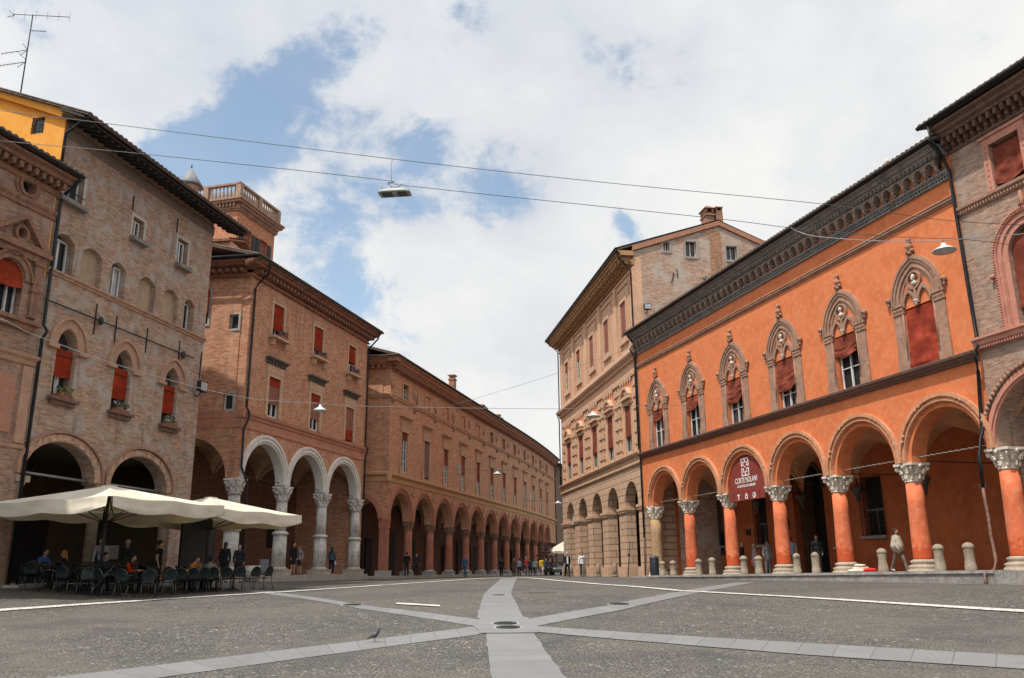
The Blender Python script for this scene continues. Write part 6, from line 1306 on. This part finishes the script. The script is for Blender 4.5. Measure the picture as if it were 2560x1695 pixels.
for i, (x, y, t_) in enumerate(((3.2,90,(.04,.05,.07)),(3.7,92,(.06,.06,.08)),(-8.35+8.35+4.2,95,(.05,.05,.05)))): figure(x,y,-.49,60*i,1.7,'stand',t_,DK,(.04,.03,.02),'dark clothed pedestrian %s' % ('just right of the yellow topped one','in front of the parked scooter','behind the stone bollards far down the street')[i])
# arcade people on the left
CO = (-14.48,45); CXD = (.258,.966)
def cpt(x, y): q = locpt(CO,CXD,x,y,0); return q[0],q[1],-.10
figure(-13.2,38.0,-.38,-70,1.78,'walk',(.32,.38,.46),(.05,.08,.11),(.02,.02,.02),'man in a white shirt and dark waistcoat walking behind the terrace')
figure(-12.75,39.2,-.38,180,1.72,'stand',BLK,BLK,(.015,.015,.015),'woman in a black coat with bare legs beside the corner column',skirt=True,longhair=True,long_top=.15)
figure(-12.25,39.6,-.38,20,1.64,'stand',(.03,.03,.035),BLK,(.02,.015,.01),'woman in dark clothes facing the coated woman by the corner column',skirt=True)
p = cpt(7.55,.5); figure(*p,60,1.86,'stand',BLK,(.03,.03,.03),(.02,.02,.02),'tall man in black jacket and shorts standing with a woman between the fluted columns',shorts=True,skin=(.5,.33,.26))
p = cpt(8.15,.4); figure(*p,-30,1.66,'stand',(.30,.27,.28),(.05,.05,.04),(.12,.07,.05),'woman in a grey printed top and shorts standing with the tall man in black',shorts=True,bag=(.4,.3,.2),longhair=True)
p = cpt(11.35,-.1); figure(*p,170,1.66,'stand',(.06,.10,.11),BLK,(.01,.01,.01),'woman with long black hair seen from behind left of the last fluted column',longhair=True,bag=(.4,.45,.55),shoes=(.5,.5,.5))
figure(-8.0,66.4,-.28,200,1.72,'stand',BLK,DK,(.05,.04,.03),'dark clothed person standing in the first arch of the long palace')
figure(-7.4,67.4,-.28,20,1.66,'stand',(.04,.04,.05),DK,(.03,.02,.02),'second dark figure in the first arch of the long palace')
# cafe guests
def sitter(x, y, hd_, top, hair, label, **kw):
    z = gz(x,y)-.03; return figure(x,y,z,hd_,1.70,'sit',top,kw.pop('bottom',DK),hair,label,**kw)
sitter(-16.65,31.2,70,(.045,.13,.38),(.03,.02,.02),'diner in a bright blue T-shirt leaning on the table at the left edge',sleeves=False,lean=.2)
sitter(-15.75,31.3,-75,(.02,.02,.02),(.42,.20,.08),'blond woman in a black sleeveless top gesturing at the cafe table',sleeves=False,lean=.08,longhair=True)
sitter(-14.6,31.3,60,(.06,.12,.20),(.015,.012,.01),'diner in a denim jacket bending over the table',lean=.3)
figure(-14.95,32.3,gz(-15,32.3),10,1.76,'stand',(.40,.43,.50),(.03,.03,.035),(.02,.015,.01),'waiter in a white shirt bending over the diners',lean=.3)
figure(-14.3,32.8,gz(-14.3,32.8),0,1.74,'stand',(.04,.045,.045),BLK,(.3,.3,.3),'man in dark clothes with a pale grey cap in the cafe shade',hat=(.42,.44,.44))
sitter(-13.4,30.9,80,(.55,.05,.015),(.02,.015,.01),'diner in a bright red jacket in the shade beside the parasol mast',lean=.15)
figure(-12.9,32.3,gz(-12.9,32.3),100,1.78,'stand',BLK,BLK,(.02,.02,.02),'man in black standing with a hand on his hip among the tables',sleeves=False)
sitter(-12.0,32.4,100,(.50,.20,.05),(.05,.03,.02),'diner bending forward in an orange top',lean=.35)
sitter(-12.1,34.1,-30,(.42,.24,.08),(.03,.02,.01),'diner in a yellow orange top facing the square',lean=0)
sitter(-11.35,33.3,175,(.28,.30,.26),(.015,.012,.01),'diner in a pale grey T-shirt seen from behind',sleeves=False)
# ================================================================== STREET THINGS
M_bol = plaster('pitted sandstone bollard', (0.25,0.205,0.15), (0.17,0.14,0.105), (0.34,0.29,0.22), 3.5, dirt=(.14,.12,.1),damt=.6)
BP = [(26.4,1.0,'nearest the right hand palace column, pale and upright'),(25.0,1.0,'second from the right, with a crack line round it'),(22.0,.95,'beside the woman in the cream poncho'),(17.7,.95,'left of the column by the dark doorway, leaning slightly'),(16.3,.95,'in front of the dark doorway, with a worn round top'),(13.15,.9,'just left of the third orange column'),(11.8,.95,'hiding the legs of the grey shirted person'),(8.6,.95,'just left of the second orange column, by the bald man'),(7.1,.9,'between the first and second orange columns'),(4.0,.88,'left of the first orange column'),(2.6,.88,'next to the black litter bin')]
for i, (x, h, lb) in enumerate(BP):
    q = locpt(FO,FXD,x,-.62,fl(x)-.03); T = empty('bollard', q, rz=i*1.3, label='weathered sandstone bollard '+lb, cat='bollard', group='stone bollards along the orange portico'); rnd = random.Random(i)
    b = MB(); r = .175; tp = h*.80; e = lambda: rnd.uniform(-.012,.012)
    b.lathe([(r*1.12,0),(r*1.1+e(),.06),(r*1.08,.20),(r*.97+e(),.22),(r*.96+e(),.4),(r*.95+e(),tp*.7),(r*.98+e(),tp-.06),(r*1.0,tp-.04)],(0,0),22); sh_ = b.build('shaft', M_bol, T)
    b = MB(); 
    if i in (3,4): b.lathe([(r*.98,tp-.04),(r*.95,tp+.02),(r*.75,tp+.10),(r*.35,tp+.15),(.01,tp+.16)],(.01,0),20)
    else: b.lathe([(r*1.02,tp-.04),(r*1.12,tp-.02),(r*1.12,tp+.04),(r*.95,tp+.09),(r*.6,tp+.14),(.01,tp+.17)],(0,0),20)
    b.build('cap', M_bol, T)
for x, y, lb in ((5.35,80.5,'broad grey stone post behind the man in the open jacket'),(6.15,79.0,'broad grey stone post against the ochre palace corner')):
    T = empty('stone_post', (x,y,-.5), label=lb, cat='bollard', group='broad stone posts at the street mouth'); b = MB(); b.lathe([(.62,0),(.60,.1),(.52,.16),(.50,1.2),(.56,1.26),(.56,1.4),(.40,1.5)],(0,0),26); b.build('drum', plaster('grey green stone post',(.27,.27,.23),None,None,2), T); b = MB(); b.lathe([(.66,-.1),(.66,.08),(.62,.10)],(0,0),26); b.build('foot', M_stone, T)
for i, x in enumerate((-20.4,-15.75,-11.05,-6.4,-22.9)):
    q = locpt((8.48,56.86),(.158,-.987),x,-.35,-.45); T = empty('bollard', q, label='small worn stone bollard against the %s rusticated pier of the ochre palace' % ('fourth','third','second','first','farthest')[i], cat='bollard', group='small bollards along the ochre palace'); b = MB(); b.lathe([(.17,0),(.16,.5),(.15,.8),(.08,.92),(.01,.95)],(0,0),16); b.build('shaft', M_bol, T); b = MB(); b.lathe([(.20,0),(.20,.12),(.17,.14)],(0,0),16); b.build('foot', M_bol, T)
q = locpt(FO,FXD,1.35,-.55,fl(1)); T = empty('litter_bin', q, label='black cylindrical litter bin beside the bare stone column', cat='bin'); b = MB(); b.lathe([(.27,0),(.28,.04),(.28,1.0),(.27,1.02)],(0,0),24); b.build('body', simple('blue black bin',(.025,.03,.04),.45), T); b = MB(); b.lathe([(.30,1.03),(.30,1.08),(.22,1.16),(.05,1.19)],(0,0),24); b.build('lid', simple('dark lid',(.05,.055,.06),.4), T)
q = locpt(FO,FXD,20.2,-.35,fl(20)); T = empty('stone_rubble', q, label='low heap of broken base stones beside the column near the poncho woman', cat='stones'); b = MB(); b.ball((0,0,.06),(.5,.3,.10),12,6); b.ball((.1,.05,.17),(.36,.22,.08),12,6); b.ball((.05,0,.27),(.26,.18,.06),10,6); b.build('stones', M_marble, T)
q = locpt(FO,FXD,21.0,-.45,fl(20)+.03); T = empty('cloth_bag', q, rz=.4, label='bright red cloth lying on the portico step by the rubble', cat='bag'); b = MB(); b.ball((0,0,.06),(.34,.16,.08),12,7); b.ball((.2,.02,.03),(.2,.1,.05),10,6); b.build('cloth', simple('bright red cloth',(.75,.03,.02),.8), T)
q = locpt((-14.48,45),(.258,.966),.9,-.9,-.42); T = empty('planter', q, label='pale concrete tub beside the corner fluted column', cat='planter'); b = MB(); b.lathe([(.30,0),(.38,.8),(.34,.8),(.32,.7)],(0,0),20); b.build('tub', plaster('pale concrete',(.42,.40,.36)), T)
q = locpt((-14.48,45),(.258,.966),4.1,.3,-.10); T = empty('shop_board', q, (.258,.966), label='grey board standing left of the second fluted column', cat='sign'); b = MB(); b.box(-.5,.35,-.02,.03,.1,.85); b.build('board', simple('blue grey board',(.17,.20,.24)), T); b = MB(); b.box(-.5,-.46,-.03,.04,0,.1); b.box(.31,.35,-.03,.04,0,.1); b.build('legs', M_iron, T)
q = locpt((8.48,56.86),(.158,-.987),-3.0,-.3,-.42); T = empty('pole', q, (.158,-.987), label='thin dark iron bar leaning on the nearest rusticated pier', cat='pole'); b = MB(); b.tube([(0,-.1,0),(.1,.12,2.3)],.03,6); b.build('bar', M_iron, T); b = MB(); b.box(-.05,.15,-.05,.02,1.35,1.5); b.build('bracket', M_iron, T)
# flowering shrub and scooter at the street mouth
T = empty('shrub', (3.45,95,-.5), label='pink flowering shrub beside the far parasol', cat='shrub'); b = MB(); b.tube([(0,0,0),(.05,0,1.0),(-.1,0,2.0)],[.05,.04,.02],6); b.tube([(0,0,.8),(.5,.1,1.6)],.02,5); b.tube([(0,0,.6),(-.6,0,1.6)],.02,5); b.build('trunk', M_brownwood, T)
rnd = random.Random(4); l = MB(); f = MB()
for i in range(1500):
    a = rnd.uniform(0,2*pi); h = rnd.uniform(.6,3.2); rr = (1.1 if h < 2 else 1.1*(3.3-h)/1.3)*sqrt(rnd.random()); p = Vector((rr*cos(a),rr*sin(a),h+.2*sin(a*3))); d = Vector((rnd.uniform(-1,1),rnd.uniform(-1,1),rnd.uniform(-1,1))).normalized()*.09; q_ = d.cross(Vector((rnd.random(),1,rnd.random()))).normalized()*.05
    (f if rnd.random() < .45 else l).add([p-d,p+q_,p+d,p-q_],[(0,1,2,3)])
l.build('leaves', simple('dark shrub leaves',(.05,.07,.04)), T); f.build('blossom', simple('pink blossom',(.50,.22,.24)), T)
def car(x, y, rz, col, label):
    T = empty('parked_car', (x,y,-.5), rz=rz, label=label, cat='car'); m = simple('car paint %.2f'%col[0],col,.3,.3)
    b = MB(); b.extr([(-2.0,.35),(-2.05,.65),(-1.9,.85),(-1.1,.98),(-.6,1.42),(.9,1.45),(1.6,1.05),(2.0,.95),(2.05,.4)],-.85,.85); b.build('body', m, T)
    b = MB(); b.extr([(-1.02,.99),(-.58,1.37),(.85,1.40),(1.45,1.05)],-.865,.865); b.build('window', M_glass, T)
    for yy in (-1.3,1.3):
        for s in (-1,1):
            b = MB(); t = MB(); t.lathe([(.32,-.1),(.32,.1)],(0,0),18); b.add([(s*.82+v[2],yy+v[0],.32+v[1]) for v in t.v],t.f,True); w = b.build('wheel', simple('tyre',(.02,.02,.02)), T)
    for s in (-1,1): b = MB(); b.ball((s*.6,-2.0,.68),(.16,.08,.08),8,6); b.build('headlight', M_white, T)
    return T
car(4.55,96.5,.15,(.10,.11,.12),'dark grey parked car under the small far parasol')
# bicycle
T = empty('bicycle', (1.15,86.2,-.46), rz=radians(175), label='city bicycle ridden away by the person in the red shirt', cat='bicycle')
def wheel(y):
    b = MB(); b.tube([(0,y+.33*cos(a),.34+.33*sin(a)) for a in [2*pi*k/24 for k in range(25)]],.02,6); b.build('wheel', simple('pale tyre',(.35,.34,.32)), T)
    s = MB(); [s.tube([(0,y,.34),(0,y+.32*cos(a),.34+.32*sin(a))],.003,3) for a in [pi*k/6 for k in range(12)]]; s.build('spokes', M_chairt, T)
wheel(-.52); wheel(.52)
b = MB(); b.tube([(0,.52,.34),(0,.15,.85),(0,-.40,.80),(0,0,.30),(0,.15,.85)],.018,6); b.tube([(0,.52,.34),(0,0,.30)],.014,5); b.tube([(0,-.52,.34),(0,-.38,.95)],.018,6); b.tube([(-.25,-.30,1.02),(0,-.40,.98),(.25,-.30,1.02)],.014,6); b.build('frame', simple('red bicycle paint',(.4,.04,.05),.4), T)
b = MB(); b.ball((0,.2,.93),(.08,.13,.04),8,6); b.build('saddle', M_dark, T)
figure(1.15,86.35,-.46,175,1.74,'ride',(.62,.10,.11),(.45,.42,.42),(.5,.48,.46),'cyclist in a coral red shirt and pale helmet riding away down the street',hat=(.6,.6,.58),lean=.12,bag=None)
# manhole covers
M_mh = simple('dark cast iron cover', (.055,.058,.06), .6, .5, .35, 20)
for i, (x, y, r, lb) in enumerate(((-.21,20.30,.26,'farther of the two iron manhole covers at the crossing of the slab paths'),(-.14,19.62,.26,'nearer of the two iron manhole covers at the crossing of the slab paths'),(2.82,24.25,.27,'iron manhole cover on the slab path to the orange palace'),(-4.45,24.72,.25,'iron manhole cover on the slab path to the cafe'),(-.5,28.2,.20,'small iron cover on the slab path up the street'))):
    T = empty('manhole_cover', (x,y,gz(x,y)+.028), label=lb, cat='manhole cover', group='manhole covers'); sl_ = (gz(x,y+.5)-gz(x,y-.5)); T.rotation_euler = (math.atan(sl_),math.atan(-(gz(x+.5,y)-gz(x-.5,y))),0)
    b = MB(); b.lathe([(r,-.03),(r,.004),(.01,.005)],(0,0),40); [b.box(-r*.6,r*.6,q*r*.2-.008,q*r*.2+.008,.005,.009) for q in range(-3,4)]; b.build('cover', M_mh, T)
    b = MB(); n = 30
    for k in range(n): a = 2*pi*k/n; b.obox(((r+.04)*cos(a),(r+.04)*sin(a),-.012),(.022*cos(a),.022*sin(a),0),(-.028*sin(a),.028*cos(a),0),(0,0,.006))
    b.build('stone_ring', simple('pale setts',(.34,.34,.33),.7), T)
# pigeon
T = empty('pigeon', (-2.72,17.68,gz(-2.72,17.68)+.02), rz=radians(75), label='grey pigeon standing on the slab path in the left foreground', cat='bird')
M_pg = simple('grey feathers', (.12,.13,.15), .6, 0, .3, 20)
b = solid([(Vector((0,.0,.125)),(.045,.085,.05),Matrix.Rotation(radians(-22),3,'X')),(Vector((0,-.05,.15)),.035,Vector((0,-.085,.22)),.020),(Vector((0,-.092,.232)),(.019,.024,.019),None),(Vector((0,.06,.10)),.026,Vector((0,.15,.055)),.012),(Vector((0,-.11,.23)),.006,Vector((0,-.128,.226)),.003)],.004,'body',simple('dark pigeon feathers',(.06,.065,.08),.6),T,2)
for s in (-1,1):
    w = solid([(Vector((s*.034,.015,.135)),(.016,.075,.034),Matrix.Rotation(radians(-24),3,'X'))],.005,'wing',M_pg,T,2)
    b = MB(); b.tube([(s*.018,.0,.085),(s*.018,.0,.005)],.004,5); [b.tube([(s*.018,0,.006),(s*.018+q*.014,-.025,.004)],.003,4) for q in (-1,0,1)]; b.build('leg', simple('red bird leg',(.3,.1,.08)), T)
# ================================================================== OVERHEAD LINES AND LAMPS
M_wire = simple('steel cable', (.10,.105,.11), .4, .6); M_wirel = simple('pale steel cable', (.38,.39,.40), .4, .5)
def wire(pts, label, r=.0105, mat=None):
    P = [Vector(p) for p in pts]; Q = []
    for i in range(len(P)-1):
        p0, p1, p2, p3 = P[max(0,i-1)], P[i], P[i+1], P[min(len(P)-1,i+2)]
        for k in range(6):
            t = k/6; Q.append(.5*((2*p1)+(p2-p0)*t+(2*p0-5*p1+4*p2-p3)*t*t+(3*p1-p0-3*p2+p3)*t**3))
    Q.append(P[-1]); b = MB(); b.tube(Q,r,5); return b.build('overhead_cable', mat or M_wire, None, label=label, cat='cable', group='overhead cables')
wire([(-19.2,22.9,14.1),(-16.27,23.5,13.79),(-12.56,24.0,13.49),(-3.72,25.0,12.69),(3.04,25.5,12.05),(10.12,26.0,11.46),(14.34,26.4,11.01),(17.6,26.6,10.87)],'upper dark cable crossing the whole square above the long street lamp')
wire([(-19.2,22.9,13.1),(-16.11,23.5,12.75),(-11.06,24.0,12.41),(-4.11,25.0,11.98),(-3.15,25.0,11.75),(6.47,25.6,10.82),(8.98,25.8,10.55),(12.4,26.0,10.29),(14.9,26.3,10.28),(17.6,26.5,9.98)],'lower dark cable carrying the long street lamp in the middle of the sky')
wire([(8.98,25.8,10.55),(9.2,25.8,10.42),(9.76,25.6,10.16),(11.67,25.4,9.91),(13.59,25.4,9.92),(17.2,25.4,10.2)],'pale cable carrying the flat lamp in front of the orange palace',.014,M_wirel)
wire([(-17.9,24.6,7.3),(-14.95,23.8,7.17),(-14.37,25.0,6.99),(-13.16,29.0,6.85),(-10.95,34.0,6.85),(-8.51,37.0,7.14),(-6.73,40.0,7.54),(2.56,46.0,8.45),(6.29,48.0,8.97),(10.5,50.3,9.35)],'pale cable sagging from the left palace past the white arches to the orange palace',.012,M_wirel)
wire([(-10.81,61.2,11.66),(-6.98,60.0,11.06),(-4.43,59.0,11.13),(-1.03,58.5,11.96),(3.76,58.0,13.36),(8.41,57.0,14.74)],'cable climbing from the white arched house to the corner of the orange palace roof')
wire([(-6.2,74.0,8.91),(-4.9,76.0,8.71),(-1.46,79.0,8.87),(4.75,80.0,9.15)],'cable across the street behind the climbing cable',.016)
wire([(1.0,100.0,7.83),(4.48,88.0,6.79),(4.9,81.0,6.5)],'short cable holding the farthest street lamp',.016)
T = empty('street_lamp', (-3.65,25.0,11.5), rz=radians(-6), label='long rectangular lamp hanging in the middle of the sky', cat='street lamp', group='lamps hung from cables'); T.scale = (1.28,1.28,1.15)
b = MB()
def rb(u,v): a = 2*pi*u; cx_ = .36*cos(a); sx = .17*sin(a); e = lambda q,p_: math.copysign(abs(q)**p_,q); return (.40*e(cos(a),.35)*(1-.25*v*v), .19*e(sin(a),.5)*(1-.3*v*v), .0+.10*v)
b.grid(32,5,rb); b.box(-.385,.385,-.17,.17,-.02,.015); b.build('housing', simple('grey lamp housing',(.33,.36,.34),.5), T)
b = MB(); b.box(-.30,-.05,-.13,.13,-.035,-.021); b.box(.08,.31,-.13,.13,-.035,-.021); b.build('lens', simple('dark lens',(.06,.07,.07),.2), T)
b = MB(); b.box(-.08,.08,-.05,.05,.10,.19); b.tube([(-.17,0,.30),(-.08,0,.22),(0,0,.19),(.10,0,.22),(.16,0,.27)],.02,6); b.tube([(-.33,0,.33),(-.34,0,.22),(-.28,0,.10)],.008,5); b.tube([(-.06,0,1.25),(-.10,0,.9),(-.10,0,.55),(-.07,0,.29)],.008,5); b.build('hanger', simple('galvanised hanger',(.3,.3,.31),.4,.5), T)
def disc_lamp(x,y,z,r,label,flat=False):
    T = empty('street_lamp', (x,y,z), label=label, cat='street lamp', group='lamps hung from cables')
    b = MB(); b.lathe([(r,-.02),(r*1.0,.0),(r*.62,.09),(r*.28,.15),(r*.18,.24),(.04,.26)],(0,0),28); b.build('shade', simple('white lamp enamel',(.55,.56,.56),.4), T)
    b = MB(); b.lathe([(r*.9,-.045),(r*.9,-.021),(.02,-.021)],(0,0),24); b.build('diffuser', simple('lamp diffuser',(.45,.44,.42),.3), T); b = MB(); b.tube([(0,0,.25),(0,0,.42)],.015,5); b.build('hook', M_wire, T)
disc_lamp(13.57,25.4,9.58,.36,'flat white lamp hanging in front of the right end of the orange palace')
disc_lamp(-8.4,37.1,6.84,.30,'white disc lamp hanging in front of the white arched house')
disc_lamp(4.46,47.3,8.25,.40,'white disc lamp hanging in front of the ochre palace')
disc_lamp(-1.46,79.0,8.55,.42,'white disc lamp hanging over the street before the long palace')
disc_lamp(4.48,88.0,6.55,.40,'farthest white disc lamp at the end of the street')
# floodlights
def flood(loc, xd, label, s=1.0):
    T = empty('floodlight', loc, xd, label=label, cat='floodlight'); b = MB(); b.box(-.25*s,.25*s,-.45,-.25,-.2*s,.2*s); b.build('housing', M_iron, T); b = MB(); b.box(-.21*s,.21*s,-.462,-.452,-.16*s,.16*s); b.build('glass', simple('pale flood glass',(.42,.44,.45),.2), T); b = MB(); b.tube([(0,-.3,-.2*s),(0,-.15,-.4*s),(0,0,-.3*s)],.03,6); b.build('bracket', M_iron, T)
flood(locpt((-14.8,40),(.21,.978),-.45,-.05,8.45),(.21,.978),'floodlight with pale glass on the corner of the tall weathered brick house',1.2)
flood(locpt((8.48,56.86),(.98,.158),.8,-.0,17.45),(.98,.158),'dark floodlight on the grey brick gable wall',1.0)
# TV antenna
T = empty('antenna', locpt((-17.0,29.73),(.978,-.21),-2.6,.3,18.2), label='tall rooftop television antenna mast above the yellow wall', cat='antenna')
b = MB(); b.tube([(0,0,0),(0,0,3.95)],.025,6); b.build('mast', M_iron, T)
def yagi(z, x0_, x1_, n, el, ang, tilt=0.0):
    b = MB(); c, s = cos(ang), sin(ang); b.tube([(x0_*c,x0_*s,z-tilt*x0_),(x1_*c,x1_*s,z-tilt*x1_)],.014,5)
    for k in range(n):
        x = x0_+(x1_-x0_)*k/(n-1); b.tube([(x*c,x*s,z-el-tilt*x),(x*c,x*s,z+el-tilt*x)],.006,4)
    b.build('aerial', M_iron, T)
yagi(3.92,-.75,1.45,6,.22,.1); yagi(3.2,0,.6,7,.05,.1); yagi(2.3,-1.2,0,6,.06,-.2); yagi(1.75,-1.3,0,9,.08,-.2)
b = MB(); b.tube([(0,0,2.3),(-.22,0,2.6)],.012,5); b.tube([(0,0,2.3),(-.25,0,2.05)],.012,5); b.tube([(-.75,0,3.92),(-1.0,0,4.15)],.012,5); b.tube([(-.75,0,3.92),(-1.02,0,3.85)],.012,5); b.tube([(0,0,1.85),(-.35,0,2.2)],.01,5); b.tube([(0,0,1.75),(-.3,0,1.5)],.012,5); b.build('reflector', M_iron, T)
# ================================================================== SHOP AWNING in the third arch, with its lettering
T = empty('awning', locpt(FO,FXD,FC[2],.06,3.3), FXD, label='dark red sign awning filling the third portico arch, lettered in white', cat='awning')
M_aw = simple('dark red awning canvas', (.22,.035,.025), .8, 0, .12); M_let = simple('white lettering', (.78,.77,.74), .7)
b = MB(); b.plate([(-1.78,.55)]+arcpts(0,.62,1.79,n=28)+[(1.78,.55)],[],0,.03); b.build('panel', M_aw, T)
n = 7
for i in range(n):
    w = 3.5/n; xx = -1.75+w*i; b = MB(); b.box(xx+.03,xx+w-.03,-.05,-.03,.12,.54); b.box(xx+.03,xx+w-.03,-.05,0,.54,.552); b.build('flap', M_aw, T)
def text(s_, x, z, size, parent, sx=1.0, name='lettering'):
    cu = bpy.data.curves.new(name,'FONT'); cu.body = s_; cu.size = size; cu.align_x = 'CENTER'; cu.extrude = .004; cu.offset = .002
    o = bpy.data.objects.new(name, cu); COL.objects.link(o); dg = bpy.context.evaluated_depsgraph_get(); me = bpy.data.meshes.new_from_object(o.evaluated_get(dg)); bpy.data.objects.remove(o)
    me.materials.clear(); me.materials.append(M_let); o = bpy.data.objects.new(name, me); COL.objects.link(o); o.parent = parent; o.location = (x,-.012,z); o.rotation_euler = (pi/2,0,0); o.scale = (sx,1,1); return o
text('CORTE ISOLANI',0,1.02,.40,T,.74); text('AL CENTRO DEI DESIDERI',0,.80,.18,T,.84)
b = MB()     # emblem: two facing bracket frames round a small lozenge
def fr(x0,x1,z0,z1,t=.045): b.box(min(x0,x1),max(x0,x1),-.016,-.002,min(z0,z1),max(z0,z1))
cz = 1.82; Wd, Hh, t = .36, .46, .06
for s in (-1,1):
    fr(-Wd,Wd,cz+s*Hh,cz+s*(Hh-t)); fr(-Wd,-Wd+t,cz+s*(Hh-t-.001),cz+s*.05); fr(Wd-t,Wd,cz+s*(Hh-t-.001),cz+s*.05)
    fr(-Wd+t+.001,-.14,cz+s*.05,cz+s*.10); fr(.14,Wd-t-.001,cz+s*.05,cz+s*.10); fr(-.19,-.14,cz+s*.101,cz+s*.28); fr(.14,.19,cz+s*.101,cz+s*.28); fr(-.1399,.1399,cz+s*.235,cz+s*.28)
    fr(-.03,.03,cz+s*.281,cz+s*(Hh-t-.001))
b.plate([(-.04,cz),(0,cz-.06),(.04,cz),(0,cz+.06)],[],-.016,-.002)
b.build('emblem', M_let, T)
b = MB()
def icon(cx): return cx, .32
cx, z = icon(-.75); b.plate([(cx-.13,z+.14),(cx-.02,z-.01),(cx-.02,z-.12),(cx-.08,z-.14),(cx+.08,z-.14),(cx+.02,z-.12),(cx+.02,z-.01),(cx+.13,z+.14)],[],-.064,-.052)
b.build('glass_icon', M_let, T); b = MB()
cx, z = icon(-.0); b.plate([(cx-.12,z-.13),(cx+.12,z-.13),(cx+.12,z+.07),(cx-.12,z+.07)],[[(cx-.07,z-.08),(cx+.07,z-.08),(cx+.07,z+.02),(cx-.07,z+.02)]],-.064,-.052); b.ring(cx,z+.07,.05,.085,-.064,-.052,n=10)
b.build('bag_icon', M_let, T); b = MB()
cx, z = icon(.5+.25); b.ring(cx,z,.11,.15,-.064,-.052,0,2*pi,24); b.plate([(cx-.02,z+.09),(cx+.03,z+.09),(cx+.06,z-.09),(cx+.01,z-.09)],[],-.064,-.052); b.build('clock_icon', M_let, T)
